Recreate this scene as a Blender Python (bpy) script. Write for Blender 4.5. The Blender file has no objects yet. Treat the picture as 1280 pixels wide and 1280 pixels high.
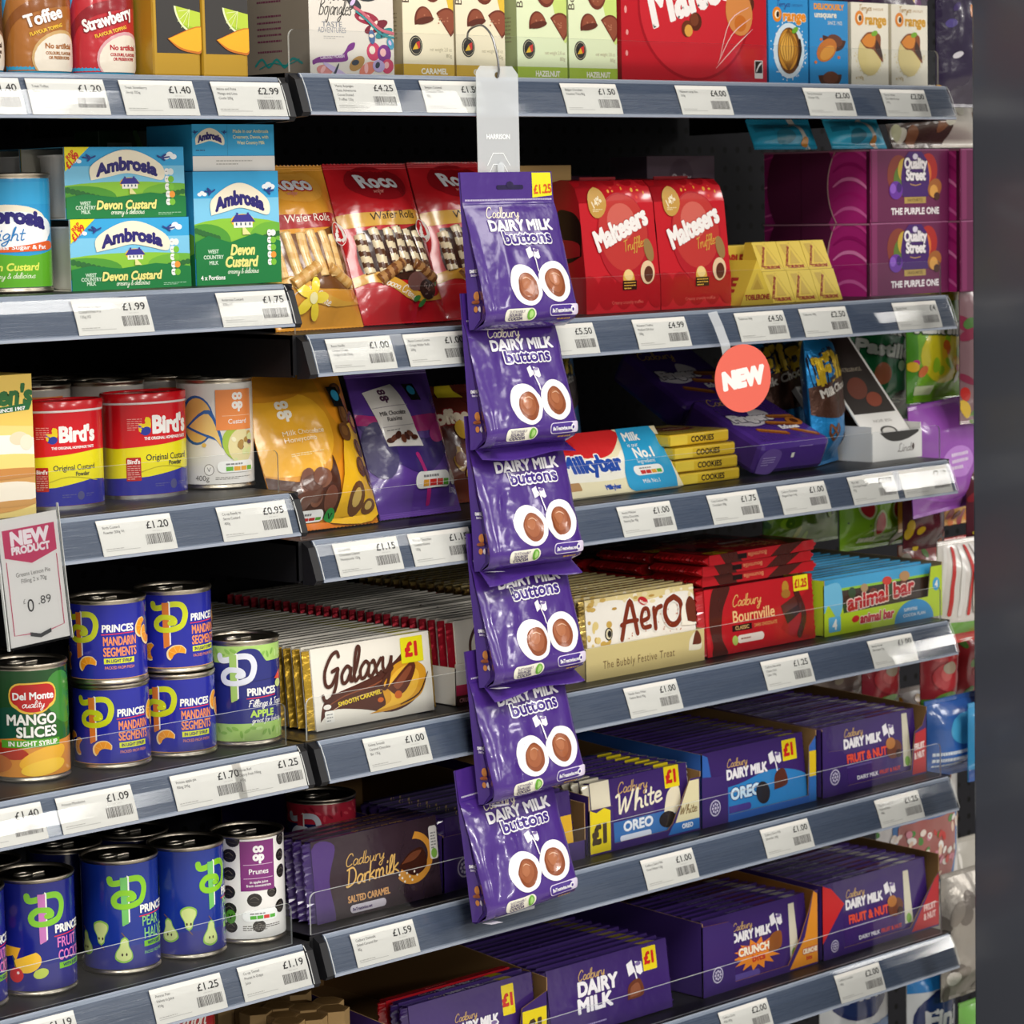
import bpy, bmesh, math, random
from mathutils import Vector, Matrix, noise
from mathutils.geometry import tessellate_polygon
random.seed(7)
SC = bpy.context.scene
COL = SC.collection
# ---------------------------------------------------------------- camera
cam_data = bpy.data.cameras.new('camera')
cam = bpy.data.objects.new('camera', cam_data)
COL.objects.link(cam)
YAW, PITCH, ROLL = 0.775539633, 0.107944641, -0.0205958888
fv = Vector((math.sin(YAW)*math.cos(PITCH), math.cos(YAW)*math.cos(PITCH), -math.sin(PITCH)))
r0 = Vector((math.cos(YAW), -math.sin(YAW), 0)); u0 = r0.cross(fv)
cR, sR = math.cos(ROLL), math.sin(ROLL)
rv = cR*r0 + sR*u0; uv = -sR*r0 + cR*u0
cam.matrix_world = Matrix(((rv.x, uv.x, -fv.x, -1.78635529), (rv.y, uv.y, -fv.y, -2.09882744), (rv.z, uv.z, -fv.z, 1.40434895), (0, 0, 0, 1)))
cam_data.sensor_width = 36.0
cam_data.lens = 3609.66548/1280*36.0
cam_data.clip_start = 0.05
cam_data.dof.use_dof = True
cam_data.dof.focus_distance = 2.72
cam_data.dof.aperture_fstop = 16.0
SC.camera = cam
# ---------------------------------------------------------------- world, lights, exposure
SC.view_settings.view_transform = 'Standard'
SC.view_settings.look = 'None'
SC.view_settings.gamma = 1.0
SC.view_settings.exposure = -0.1
w = bpy.data.worlds.new('store_ambience'); SC.world = w; w.use_nodes = True
w.node_tree.nodes['Background'].inputs[0].default_value = (1.0, 0.97, 0.93, 1)
w.node_tree.nodes['Background'].inputs[1].default_value = 0.38
def area(name, loc, sx, sy, power, col=(1, .965, .91), rot=(0, 0, 0)):
    l = bpy.data.lights.new(name, 'AREA'); l.shape = 'RECTANGLE'; l.size = sx; l.size_y = sy
    l.energy = power; l.color = col
    o = bpy.data.objects.new(name, l); o.location = loc; o.rotation_euler = rot; COL.objects.link(o)
    return o
for lx, ly, p in ((-2.0, -1.65, 40), (-0.6, -1.65, 46), (0.92, -1.4, 11), (2.15, -1.7, 15), (4.0, -1.75, 26), (5.3, -2.7, 34), (7.0, -4.3, 50),
                  (-2.2, -4.0, 46), (0.2, -4.0, 46), (2.6, -4.0, 46), (-3.0, -6.8, 130), (0.0, -6.8, 130), (3.0, -6.8, 130)):
    area('ceiling_light_panel', (lx, ly, 2.75), 0.6 if p > 12 else 0.5, 0.95 if p > 12 else 0.45, p)
# ---------------------------------------------------------------- materials
def lin(c):
    return c/12.92 if c <= .04045 else ((c+.055)/1.055)**2.4
def hexc(h):
    h = h.lstrip('#')
    if len(h) == 3: h = ''.join(c*2 for c in h)
    return tuple(lin(int(h[i:i+2], 16)/255) for i in (0, 2, 4)) + (1.0,)
FIN = {}
def finish(name, rough=.4, metal=0., coat=0., bump=0., bscale=60., spec=.5, stretch=None, streak=0.):
    m = bpy.data.materials.new(name); m.use_nodes = True
    nt = m.node_tree; b = nt.nodes['Principled BSDF']
    a = nt.nodes.new('ShaderNodeAttribute'); a.attribute_name = 'Col'
    nt.links.new(a.outputs['Color'], b.inputs['Base Color'])
    b.inputs['Roughness'].default_value = rough; b.inputs['Metallic'].default_value = metal
    b.inputs['Coat Weight'].default_value = coat; b.inputs['Coat Roughness'].default_value = .08
    b.inputs['Specular IOR Level'].default_value = spec
    if bump or streak:
        tc = nt.nodes.new('ShaderNodeTexCoord'); n = nt.nodes.new('ShaderNodeTexNoise')
        n.inputs['Scale'].default_value = bscale; n.inputs['Detail'].default_value = 3
        src = tc.outputs['Object']
        if stretch:
            mp = nt.nodes.new('ShaderNodeMapping'); mp.inputs['Scale'].default_value = stretch
            nt.links.new(src, mp.inputs['Vector']); src = mp.outputs['Vector']
        nt.links.new(src, n.inputs['Vector'])
        if bump:
            bp = nt.nodes.new('ShaderNodeBump'); bp.inputs['Strength'].default_value = bump; bp.inputs['Distance'].default_value = .004
            nt.links.new(n.outputs['Fac'], bp.inputs['Height']); nt.links.new(bp.outputs['Normal'], b.inputs['Normal'])
        if streak:
            mr = nt.nodes.new('ShaderNodeMapRange'); mr.inputs['From Min'].default_value = .35; mr.inputs['From Max'].default_value = .65
            mr.inputs['To Min'].default_value = max(.03, rough-streak); mr.inputs['To Max'].default_value = rough+streak
            nt.links.new(n.outputs['Fac'], mr.inputs['Value']); nt.links.new(mr.outputs['Result'], b.inputs['Roughness'])
    FIN[name] = m
    return m
finish('card', .42, spec=.4)
finish('gloss', .2, coat=.3)
finish('film', .22, coat=.45, bump=.5, bscale=30)
finish('foil', .3, metal=.55, bump=.5, bscale=55)
finish('gold', .28, metal=.85, bump=.5, bscale=70)
finish('tin', .3, metal=1.)
finish('paper', .65, spec=.3)
finish('board', .7, spec=.2)
finish('dark_metal', .45, spec=.4)
finish('rail', .3, coat=.6, bump=.14, bscale=9, stretch=(1.5, 60, 60), streak=.13)
def clear(name, tint, edge=False, ior=1.45, base=.04, rough=.06):
    m = bpy.data.materials.new(name); m.use_nodes = True; nt = m.node_tree; nt.nodes.clear()
    out = nt.nodes.new('ShaderNodeOutputMaterial'); mix = nt.nodes.new('ShaderNodeMixShader')
    tr = nt.nodes.new('ShaderNodeBsdfTransparent'); tr.inputs[0].default_value = tint
    if edge:
        gl = nt.nodes.new('ShaderNodeBsdfDiffuse'); gl.inputs[0].default_value = (.80, .82, .80, 1); mix.inputs[0].default_value = .62
    else:
        gl = nt.nodes.new('ShaderNodeBsdfGlossy'); gl.inputs['Roughness'].default_value = rough
        fr = nt.nodes.new('ShaderNodeFresnel'); fr.inputs[0].default_value = ior
        nt.links.new(fr.outputs[0], mix.inputs[0])
    nt.links.new(tr.outputs[0], mix.inputs[1]); nt.links.new(gl.outputs[0], mix.inputs[2]); nt.links.new(mix.outputs[0], out.inputs[0])
    FIN[name] = m
clear('clear', (.93, .95, .96, 1))
clear('clear_edge', (.95, .97, .97, 1), True)
def frosted():
    m = bpy.data.materials.new('frosted'); m.use_nodes = True; nt = m.node_tree; nt.nodes.clear()
    out = nt.nodes.new('ShaderNodeOutputMaterial'); mix = nt.nodes.new('ShaderNodeMixShader'); mix.inputs[0].default_value = .45
    tr = nt.nodes.new('ShaderNodeBsdfTransparent'); tr.inputs[0].default_value = (.9, .93, .95, 1)
    p = nt.nodes.new('ShaderNodeBsdfPrincipled'); p.inputs['Base Color'].default_value = (.86, .88, .9, 1); p.inputs['Roughness'].default_value = .2
    nt.links.new(tr.outputs[0], mix.inputs[1]); nt.links.new(p.outputs[0], mix.inputs[2]); nt.links.new(mix.outputs[0], out.inputs[0])
    FIN['frosted'] = m
frosted()
# ---------------------------------------------------------------- mesh collector (millimetres)
class G:
    def __init__(s): s.v = []; s.f = []; s.c = []; s.m = []; s.sm = []
    def face(s, idx, col, fin='card', smooth=False):
        s.f.append(tuple(idx)); s.c.append(hexc(col) if isinstance(col, str) else col); s.m.append(fin); s.sm.append(smooth)
    def pt(s, p): s.v.append((p[0], p[1], p[2])); return len(s.v)-1
    def quad(s, a, b, c, d, col, fin='card'):
        s.face([s.pt(a), s.pt(b), s.pt(c), s.pt(d)], col, fin)
    def box(s, x0, x1, y0, y1, z0, z1, col, fin='card', bev=0.):
        if bev <= 0:
            n = len(s.v)
            for z in (z0, z1):
                for (x, y) in ((x0, y0), (x1, y0), (x1, y1), (x0, y1)): s.v.append((x, y, z))
            for q in ((0, 3, 2, 1), (4, 5, 6, 7), (0, 1, 5, 4), (1, 2, 6, 5), (2, 3, 7, 6), (3, 0, 4, 7)): s.face([n+i for i in q], col, fin)
            return
        bm = bmesh.new(); bmesh.ops.create_cube(bm, size=1)
        for v in bm.verts: v.co = Vector(((x0+x1)/2+v.co.x*(x1-x0), (y0+y1)/2+v.co.y*(y1-y0), (z0+z1)/2+v.co.z*(z1-z0)))
        bmesh.ops.bevel(bm, geom=bm.edges[:], offset=bev, segments=2, affect='EDGES', profile=.5)
        s.bm(bm, col, fin)
    def bm(s, bm, col, fin='card', smooth=False):
        n = len(s.v); bm.verts.index_update()
        for v in bm.verts: s.v.append(tuple(v.co))
        for f in bm.faces: s.face([n+v.index for v in f.verts], col, fin, smooth)
        bm.free()
    def grid(s, fn, nu, nv, col, fin, smooth=True, flip=False, colf=None):
        n = len(s.v)
        for j in range(nv+1):
            for i in range(nu+1): s.v.append(tuple(fn(i/nu, j/nv)))
        for j in range(nv):
            for i in range(nu):
                a = n+j*(nu+1)+i; q = [a, a+1, a+nu+2, a+nu+1]
                if flip: q.reverse()
                s.face(q, colf(i, j) if colf else col, fin, smooth)
    def lathe(s, prof, col, fin, n=40, rx=1., ry=1., smooth=True, colf=None, cx=0, cy=0):
        b = len(s.v)
        for (r, z) in prof:
            for k in range(n):
                t = 2*math.pi*k/n; s.v.append((cx+r*rx*math.cos(t), cy+r*ry*math.sin(t), z))
        for j in range(len(prof)-1):
            for k in range(n):
                k2 = (k+1) % n
                s.face([b+j*n+k, b+j*n+k2, b+(j+1)*n+k2, b+(j+1)*n+k], colf(j, k) if colf else col, fin, smooth)
    def cap(s, r, z, col, fin, n=40, rx=1., ry=1., up=True, cx=0, cy=0):
        idx = [s.pt((cx+r*rx*math.cos(2*math.pi*k/n), cy+r*ry*math.sin(2*math.pi*k/n), z)) for k in range(n)]
        s.face(idx if up else idx[::-1], col, fin)
    def tube(s, pts, r, col, fin, n=8, colf=None, r2=None, caps=True):
        P = [Vector(p) for p in pts]; b = len(s.v); L = len(P); up = Vector((0, 0, 1)); ref = None
        for i, p in enumerate(P):
            t = (P[min(i+1, L-1)]-P[max(i-1, 0)]).normalized()
            if ref is None: ref = t.orthogonal().normalized()
            ref = (ref-t*ref.dot(t)).normalized(); bi = t.cross(ref)
            for k in range(n):
                a = 2*math.pi*k/n; s.v.append(tuple(p+(ref*math.cos(a)*r+bi*math.sin(a)*(r2 or r))))
        for i in range(L-1):
            for k in range(n):
                k2 = (k+1) % n; s.face([b+i*n+k, b+i*n+k2, b+(i+1)*n+k2, b+(i+1)*n+k], colf(i, k) if colf else col, fin, True)
        if caps:
            s.face([b+k for k in range(n)][::-1], col, fin); s.face([b+(L-1)*n+k for k in range(n)], col, fin)
    def decal(s, D, fmap, step=None, fin='card', eps=.13):
        for (vs, fs, col, lay, tex) in D.items:
            if step and not tex: vs, fs = cut(vs, fs, step)
            n = len(s.v)
            for q in vs:
                p, nn = fmap(q[0], q[1])
                e = eps*(lay+1+(q[2] if len(q) > 2 else 0))
                s.v.append((p[0]+nn[0]*e, p[1]+nn[1]*e, p[2]+nn[2]*e))
            for f in fs: s.face([n+i for i in f], col, fin, bool(step))
    def build(s, name, parent=None, loc=None):
        me = bpy.data.meshes.new(name)
        me.from_pydata([(x*.001, y*.001, z*.001) for (x, y, z) in s.v], [], s.f)
        fins = []
        for m in s.m:
            if m not in fins: fins.append(m)
        for m in fins: me.materials.append(FIN[m])
        me.polygons.foreach_set('material_index', [fins.index(m) for m in s.m])
        me.polygons.foreach_set('use_smooth', s.sm)
        at = me.attributes.new('Col', 'FLOAT_COLOR', 'FACE')
        fl = []
        for c in s.c: fl.extend(c)
        at.data.foreach_set('color', fl)
        me.update()
        o = bpy.data.objects.new(name, me); COL.objects.link(o)
        if parent: o.parent = parent
        if loc: o.location = loc
        return o
def cut(vs, fs, step):
    us = [p[0] for p in vs]; ws = [p[1] for p in vs]
    cuts = []
    for ax, arr, st in ((0, us, step[0]), (1, ws, step[1])):
        if not st: continue
        k = math.floor(min(arr)/st)+1
        while k*st < max(arr)-1e-6:
            cuts.append((ax, k*st)); k += 1
    if not cuts: return vs, fs
    bm = bmesh.new(); bv = [bm.verts.new((p[0], p[1], p[2] if len(p) > 2 else 0)) for p in vs]
    for f in fs:
        try: bm.faces.new([bv[i] for i in f])
        except ValueError: pass
    for ax, k in cuts:
        bmesh.ops.bisect_plane(bm, geom=bm.verts[:]+bm.edges[:]+bm.faces[:], dist=1e-6, plane_co=((k, 0, 0), (0, k, 0))[ax], plane_no=((1, 0, 0), (0, 1, 0))[ax])
    bm.verts.index_update()
    v2 = [tuple(v.co) for v in bm.verts]; f2 = [tuple(v.index for v in f.verts) for f in bm.faces]
    bm.free(); return v2, f2
def clipbox(vs, fs, c):
    bm = bmesh.new(); bv = [bm.verts.new((p[0], p[1], p[2] if len(p) > 2 else 0)) for p in vs]
    for f in fs:
        try: bm.faces.new([bv[i] for i in f])
        except ValueError: pass
    for co, no in (((c[0], 0, 0), (-1, 0, 0)), ((c[2], 0, 0), (1, 0, 0)), ((0, c[1], 0), (0, -1, 0)), ((0, c[3], 0), (0, 1, 0))):
        bmesh.ops.bisect_plane(bm, geom=bm.verts[:]+bm.edges[:]+bm.faces[:], dist=1e-6, plane_co=co, plane_no=no, clear_outer=True)
    bm.verts.index_update()
    v2 = [tuple(v.co) for v in bm.verts]; f2 = [tuple(v.index for v in f.verts) for f in bm.faces]
    bm.free(); return v2, f2
# ---------------------------------------------------------------- letter shapes
GL = {}
def make_glyphs():
    cu = bpy.data.curves.new('t', 'FONT'); cu.size = 1; cu.resolution_u = 3; cu.fill_mode = 'FRONT'
    o = bpy.data.objects.new('t', cu); COL.objects.link(o)
    def ev(txt):
        cu.body = txt; dg = bpy.context.evaluated_depsgraph_get(); dg.update()
        e = o.evaluated_get(dg); m = e.to_mesh()
        vs = [(v.co.x, v.co.y) for v in m.vertices]; fs = [tuple(p.vertices) for p in m.polygons]
        e.to_mesh_clear(); return vs, fs
    H = max(v[1] for v in ev('H')[0]); k = 1/H
    def wid(t):
        v = ev(t)[0]; return max(p[0] for p in v)-min(p[0] for p in v)
    base = wid('II')
    for ch in "ABCDEFGHIJKLMNOPQRSTUVWXYZabcdefghijklmnopqrstuvwxyz0123456789£.,&'%!-/®éÉ ":
        adv = (wid('I'+ch+'I')-base)*k
        vs, fs = ev(ch) if ch != ' ' else ([], [])
        cnt = {}
        for f in fs:
            for i in range(len(f)):
                e = (f[i], f[(i+1) % len(f)]); kk = tuple(sorted(e)); cnt[kk] = cnt.get(kk, 0)+1
        GL[ch] = ([(x*k, y*k) for x, y in vs], fs, [e for e, c in cnt.items() if c == 1], adv)
    bpy.data.objects.remove(o); bpy.data.curves.remove(cu)
make_glyphs()
S = {'a': (1.05, [[(.85, .8), (.5, 1), (.1, .6), (.2, .1), (.55, .1), (.85, .6), (.87, .9), (.85, .2), (1.05, .05)]]),
'l': (.6, [[(0, .1), (.35, .9), (.5, 1.8), (.3, 2), (.15, 1.5), (.15, .4), (.3, 0), (.6, .2)]]),
'x': (.95, [[(.05, .85), (.25, .9), (.6, .1), (.95, .15)], [(.85, .95), (.1, 0)]]),
'y': (1.05, [[(.1, .95), (.15, .4), (.4, .1), (.75, .5), (.87, .95), (.8, 0), (.6, -.8), (.3, -.9), (.2, -.5), (1, .2)]]),
'd': (1.1, [[(.8, .8), (.45, 1), (.1, .6), (.2, .1), (.5, .1), (.8, .6), (.92, 2), (.85, .5), (.9, .1), (1.1, .1)]]),
'b': (1, [[(.15, 2), (.1, .5), (.2, .05), (.6, .05), (.85, .5), (.6, .95), (.2, .7)]]),
'u': (1.05, [[(.1, .95), (.1, .3), (.3, .02), (.6, .2), (.8, .9), (.8, .3), (.87, .05), (1.05, .1)]]),
'r': (.75, [[(.1, .9), (.15, 0)], [(.15, .5), (.35, .9), (.7, .95)]]),
'C': (1.4, [[(1.25, 1.6), (1.1, 1.95), (.6, 1.9), (.15, 1.1), (.2, .3), (.6, 0), (1.2, .3)]]),
'G': (1.6, [[(1.3, 1.7), (1.1, 2), (.6, 1.8), (.15, 1), (.3, .2), (.8, .1), (1.2, .7), (1.3, 1), (.8, .9)], [(1.3, 1), (1.2, 0), (.8, -.7), (.3, -.7), (.1, -.4)]]),
'W': (2., [[(0, 1.8), (.3, 1.9), (.4, .8), (.5, .05), (1, 1.5), (1.1, .05), (1.6, 1.3), (1.8, 2)]]),
'h': (1, [[(.1, 0), (.25, 1), (.35, 2), (.15, 1.5), (.12, 0)], [(.12, .5), (.5, .95), (.75, .7), (.75, .1), (.95, .05)]]),
'i': (.5, [[(.2, .95), (.2, .2), (.45, .05)], [(.22, 1.35), (.25, 1.5)]]),
't': (.65, [[(.3, 1.6), (.25, .3), (.4, .02), (.6, .15)], [(0, 1), (.6, 1.05)]]),
'e': (.9, [[(.1, .5), (.7, .6), (.6, .95), (.25, .9), (.1, .4), (.35, .02), (.85, .2)]]),
'D': (1.6, [[(.4, 1.9), (.4, .1), (.1, .1), (.5, 0), (1.3, .4), (1.4, 1.3), (.9, 1.95), (.1, 1.8)]]),
'k': (.95, [[(.15, 2), (.1, 0)], [(.75, .95), (.15, .45), (.5, .3), (.9, .02)]]),
'm': (1.5, [[(.1, .9), (.1, 0)], [(.1, .6), (.4, .95), (.6, .7), (.6, 0)], [(.6, .6), (.95, .95), (1.15, .7), (1.15, .1), (1.4, .05)]]),
'n': (1.05, [[(.1, .9), (.1, 0)], [(.1, .6), (.5, .95), (.75, .7), (.75, .1), (1, .05)]]),
'L': (1.4, [[(.9, 1.8), (.7, 2), (.45, 1.6), (.4, .4), (.1, .1), (.5, .1), (1.2, 0), (1.4, .3)]]),
'g': (.98, [[(.8, .8), (.45, 1), (.1, .6), (.25, .15), (.6, .3), (.82, .8), (.75, -.3), (.4, -.8), (.1, -.5), (.95, .1)]]),
's': (.8, [[(.65, .85), (.35, 1), (.15, .75), (.6, .35), (.45, .02), (.05, .1)]]),
'o': (.95, [[(.5, 1), (.15, .8), (.1, .3), (.45, 0), (.8, .4), (.7, .9), (.5, 1), (.9, .9)]]),
'v': (.85, [[(.05, .95), (.3, .05), (.75, .95)]]),
'M': (1.8, [[(.1, 0), (.4, 1.9), (.8, .4), (1.3, 1.95), (1.5, 0)]]),
'B': (1.3, [[(.2, 1.9), (.2, 0)], [(.1, 1.8), (.8, 1.95), (1, 1.5), (.3, 1.05), (1, .8), (1, .2), (.5, 0), (.1, .1)]]),
'j': (.5, [[(.25, .95), (.2, -.6), (.0, -.9), (-.2, -.6)], [(.27, 1.35), (.3, 1.5)]]),
'F': (1.2, [[(.2, 0), (.4, 1.8), (1.1, 1.9)], [(.1, 1), (.8, 1.05)], [(.0, 1.7), (.4, 1.85)]]),
'&': (1.2, [[(1.1, .6), (.5, 0), (.1, .4), (.7, 1.4), (.5, 1.8), (.3, 1.4), (1.1, 0)]]),
'T': (1.1, [[(.5, 1.9), (.5, 0)], [(0, 1.8), (1, 1.95)]]),
'f': (.7, [[(.65, 1.75), (.45, 2), (.28, 1.6), (.25, .2), (.15, -.7), (-.05, -.6)], [(0, .95), (.6, 1.)]]),
'w': (1.3, [[(.05, .95), (.3, .05), (.6, .8), (.85, .05), (1.15, .95)]]),
'p': (1, [[(.1, .95), (.1, -.9)], [(.1, .7), (.5, .98), (.85, .6), (.5, .02), (.1, .25)]]),
' ': (.6, [])}
def smooth(pts, n=4):
    if len(pts) < 3: return pts
    out = []
    for i in range(len(pts)-1):
        p0 = pts[max(i-1, 0)]; p1 = pts[i]; p2 = pts[i+1]; p3 = pts[min(i+2, len(pts)-1)]
        for k in range(n):
            t = k/n
            out.append(tuple(.5*((2*p1[a])+(p2[a]-p0[a])*t+(2*p0[a]-5*p1[a]+4*p2[a]-p3[a])*t*t+(3*p1[a]-p0[a]-3*p2[a]+p3[a])*t**3) for a in (0, 1)))
    return out+[pts[-1]]
def ribbon(pts, wd, caps=True, taper=0.):
    L = len(pts); vs = []; fs = []
    for i, p in enumerate(pts):
        a = pts[max(i-1, 0)]; b = pts[min(i+1, L-1)]; dx, dy = b[0]-a[0], b[1]-a[1]; l = math.hypot(dx, dy) or 1
        q = wd/2*(1-taper*abs(2*i/(L-1)-1)**2)
        vs += [(p[0]-dy/l*q, p[1]+dx/l*q), (p[0]+dy/l*q, p[1]-dx/l*q)]
    vs = [(a, b, .1+.6*(i//2)/L) for i, (a, b) in enumerate(vs)]   # each stroke climbs a hair so that crossings do not share a plane
    for i in range(L-1): fs.append((2*i+1, 2*i+3, 2*i+2, 2*i))
    if caps:
        for p, dz in ((pts[0], 0.), (pts[-1], .8)):
            n = len(vs); r = wd/2*(1-taper)
            vs += [(p[0]+r*math.cos(k*math.pi/4), p[1]+r*math.sin(k*math.pi/4), dz) for k in range(8)]; fs.append(tuple(range(n, n+8)))
    return vs, fs
class D:
    """flat artwork, in millimetres, painted in order"""
    def __init__(s, w=0, h=0, bg=None, clip=True):
        s.items = []; s.bb = []; s.w = w; s.h = h; s.clip = (0, 0, w, h) if clip and w else None
        if bg: s.rect(0, 0, w, h, bg)
    def add(s, vs, fs, col, tex=False):
        if not fs: return s
        x0 = min(p[0] for p in vs); x1 = max(p[0] for p in vs); y0 = min(p[1] for p in vs); y1 = max(p[1] for p in vs)
        c = s.clip
        if c:
            if x1 <= c[0] or x0 >= c[2] or y1 <= c[1] or y0 >= c[3]: return s
            if x0 < c[0]-1e-4 or x1 > c[2]+1e-4 or y0 < c[1]-1e-4 or y1 > c[3]+1e-4:
                vs, fs = clipbox(vs, fs, c)
                x0 = max(x0, c[0]); x1 = min(x1, c[2]); y0 = max(y0, c[1]); y1 = min(y1, c[3])
        lay = 0
        for (a, b, cc, d, l) in s.bb:
            if a < x1 and b > x0 and cc < y1 and d > y0 and l >= lay: lay = l+1
        s.bb.append((x0, x1, y0, y1, lay)); s.items.append((vs, fs, hexc(col), lay, tex))
        return s
    def poly(s, pts, col, sm=False):
        if sm: pts = smooth(list(pts)+[pts[0]], 5)[:-1]
        t = tessellate_polygon([[Vector((x, y, 0)) for x, y in pts]])
        fs = []
        for f in t:
            a, b, c = [pts[i] for i in f]
            fs.append(tuple(f) if (b[0]-a[0])*(c[1]-a[1])-(b[1]-a[1])*(c[0]-a[0]) > 0 else tuple(f)[::-1])
        return s.add(list(pts), fs, col)
    def rect(s, x0, y0, x1, y1, col): return s.add([(x0, y0), (x1, y0), (x1, y1), (x0, y1)], [(0, 1, 2, 3)], col)
    def ell(s, cx, cy, rx, ry, col, n=24, rot=0., a0=0., a1=360.):
        r = math.radians(rot); c, q = math.cos(r), math.sin(r); pts = []
        m = n if a1-a0 >= 360 else n+1
        for k in range(m):
            t = math.radians(a0+(a1-a0)*k/n); x, y = rx*math.cos(t), ry*math.sin(t); pts.append((cx+x*c-y*q, cy+x*q+y*c))
        return s.add(pts, [tuple(range(len(pts)))], col) if a1-a0 >= 360 else s.poly(pts, col)
    def rrect(s, x0, y0, x1, y1, r, col):
        pts = []
        for cx, cy, a in ((x1-r, y0+r, -90), (x1-r, y1-r, 0), (x0+r, y1-r, 90), (x0+r, y0+r, 180)):
            for k in range(5):
                t = math.radians(a+k*22.5); pts.append((cx+r*math.cos(t), cy+r*math.sin(t)))
        return s.add(pts, [tuple(range(20))], col)
    def stroke(s, pts, wd, col, sm=True, taper=0., caps=True):
        vs, fs = ribbon(smooth(pts) if sm else pts, wd, caps, taper); return s.add(vs, fs, col)
    def text(s, t, x, y, h, col, bold=0., shear=0., al='l', w=None, rot=0., out=None, warp=None, sp=0., sx=1.):
        tot = sum(GL.get(c, GL['H'])[3] for c in t)*sx+sp*len(t)
        k = h
        kx = h*sx if w is None else w/(tot/sx)
        W = tot/sx*kx if w is not None else tot*h
        ox = {'l': 0, 'c': -W/2, 'r': -W}[al]
        cr, sr = math.cos(math.radians(rot)), math.sin(math.radians(rot))
        V = []; F = []; Eg = []; pen = 0.
        for c in t:
            g = GL.get(c, GL['H']); n = len(V)
            for (gx, gy) in g[0]:
                X = (gx*kx+pen)+shear*gy*k+ox; Y = gy*k
                if warp: X, Y = warp(X, Y)
                V.append((x+X*cr-Y*sr, y+X*sr+Y*cr))
            F += [tuple(i+n for i in f) for f in g[1]]; Eg += [(a+n, b+n) for a, b in g[2]]
            pen += g[3]*kx+sp*h
        def grow(q):
            v2 = [(a, b, .8) for a, b in V]; f2 = list(F)
            for a, b in Eg:
                p, r = V[a], V[b]; dx, dy = r[0]-p[0], r[1]-p[1]; l = math.hypot(dx, dy)
                if l < 1e-6: continue
                dx, dy = dx/l*q, dy/l*q; n = len(v2); e = .6; z = (n//4 % 7)*.1
                v2 += [(p[0]-dx*e+dy, p[1]-dy*e-dx, z), (r[0]+dx*e+dy, r[1]+dy*e-dx, z), (r[0]+dx*e-dy, r[1]+dy*e+dx, z), (p[0]-dx*e-dy, p[1]-dy*e+dx, z)]
                f2.append((n, n+1, n+2, n+3))
            return v2, f2
        if out: s.add(*grow(h*(out[1]+bold)), out[0], True)
        if bold: s.add(*grow(h*bold), col, True)
        else: s.add(V, F, col, True)
        return s
    def script(s, t, x, y, xh, col, wd=.2, shear=.25, w=None, rot=0., al='l', out=None):
        tot = sum(S.get(c, S['o'])[0] for c in t); kx = xh if w is None else w/tot
        ox = {'l': 0, 'c': -tot*kx/2, 'r': -tot*kx}[al]
        cr, sr = math.cos(math.radians(rot)), math.sin(math.radians(rot)); pen = 0.
        R = []
        for c in t:
            g = S.get(c, S['o'])
            for st in g[1]:
                pts = [(ox+pen+px*kx+shear*py*xh, py*xh) for px, py in st]
                R.append(smooth([(x+a*cr-b*sr, y+a*sr+b*cr) for a, b in pts]))
            pen += g[0]*kx
        for q, cc in (((wd+out[1])*xh, out[0]), (wd*xh, col)) if out else ((wd*xh, col),):
            vs = []; fs = []
            for r in R:
                a, b = ribbon(r, q); n = len(vs); vs += [(p_[0], p_[1], p_[2]+.01*(len(vs) % 17)) for p_ in a]; fs += [tuple(i+n for i in f) for f in b]
            s.add(vs, fs, cc, True)
        return s
    def lines(s, x, y, w, n, col, h=.9, gap=1.9, seed=0):
        rr = random.Random(seed)
        for i in range(n):
            px = x; end = x+w*(1 if i < n-1 else .6)
            while px < end-.8:
                l = rr.uniform(1.5, 4.5); s.rect(px, y-i*gap, min(px+l, end), y-i*gap+h, col); px += l+.7
        return s
    def barcode(s, x, y, w, h, col='#55524f', seed=1):
        rr = random.Random(seed); px = x; vs = []; fs = []
        while px < x+w:
            b = rr.choice((.4, .5, .8, 1.1)); n = len(vs); vs += [(px, y), (px+b, y), (px+b, y+h), (px, y+h)]; fs.append((n, n+1, n+2, n+3)); px += b+rr.choice((.35, .5, .8))
        return s.add(vs, fs, col)
# ---------------------------------------------------------------- scene helpers
def tag(o, label, cat, group=None):
    o['label'] = label; o['category'] = cat
    if group: o['group'] = group
    return o
def empty(name, loc=(0, 0, 0)):
    o = bpy.data.objects.new(name, None); o.empty_display_size = .02; COL.objects.link(o); o.location = loc
    return o
def place(o, x, y, z, rz=0., lean=0., roll=0.):
    o.location = (x, y, z); o.rotation_mode = 'XYZ'
    o.rotation_euler = (math.radians(-lean), math.radians(roll), math.radians(rz))
    return o
def dup(o):
    c = o.copy(); COL.objects.link(c)
    for ch in o.children:
        d = ch.copy(); COL.objects.link(d); d.parent = c; d.matrix_parent_inverse = ch.matrix_parent_inverse
        for g in ch.children:
            e = g.copy(); COL.objects.link(e); e.parent = d
    return c
def struct(o):
    o['kind'] = 'structure'; return o
def FR(x0=0., y=0., z0=0.): return lambda u, v: ((x0+u, y, z0+v), (0, -1, 0))
def LF(x=0., y1=0., z0=0.): return lambda u, v: ((x, y1-u, z0+v), (-1, 0, 0))
def TP(x0=0., y0=0., z=0.): return lambda u, v: ((x0+u, y0+v, z), (0, 0, 1))
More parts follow.
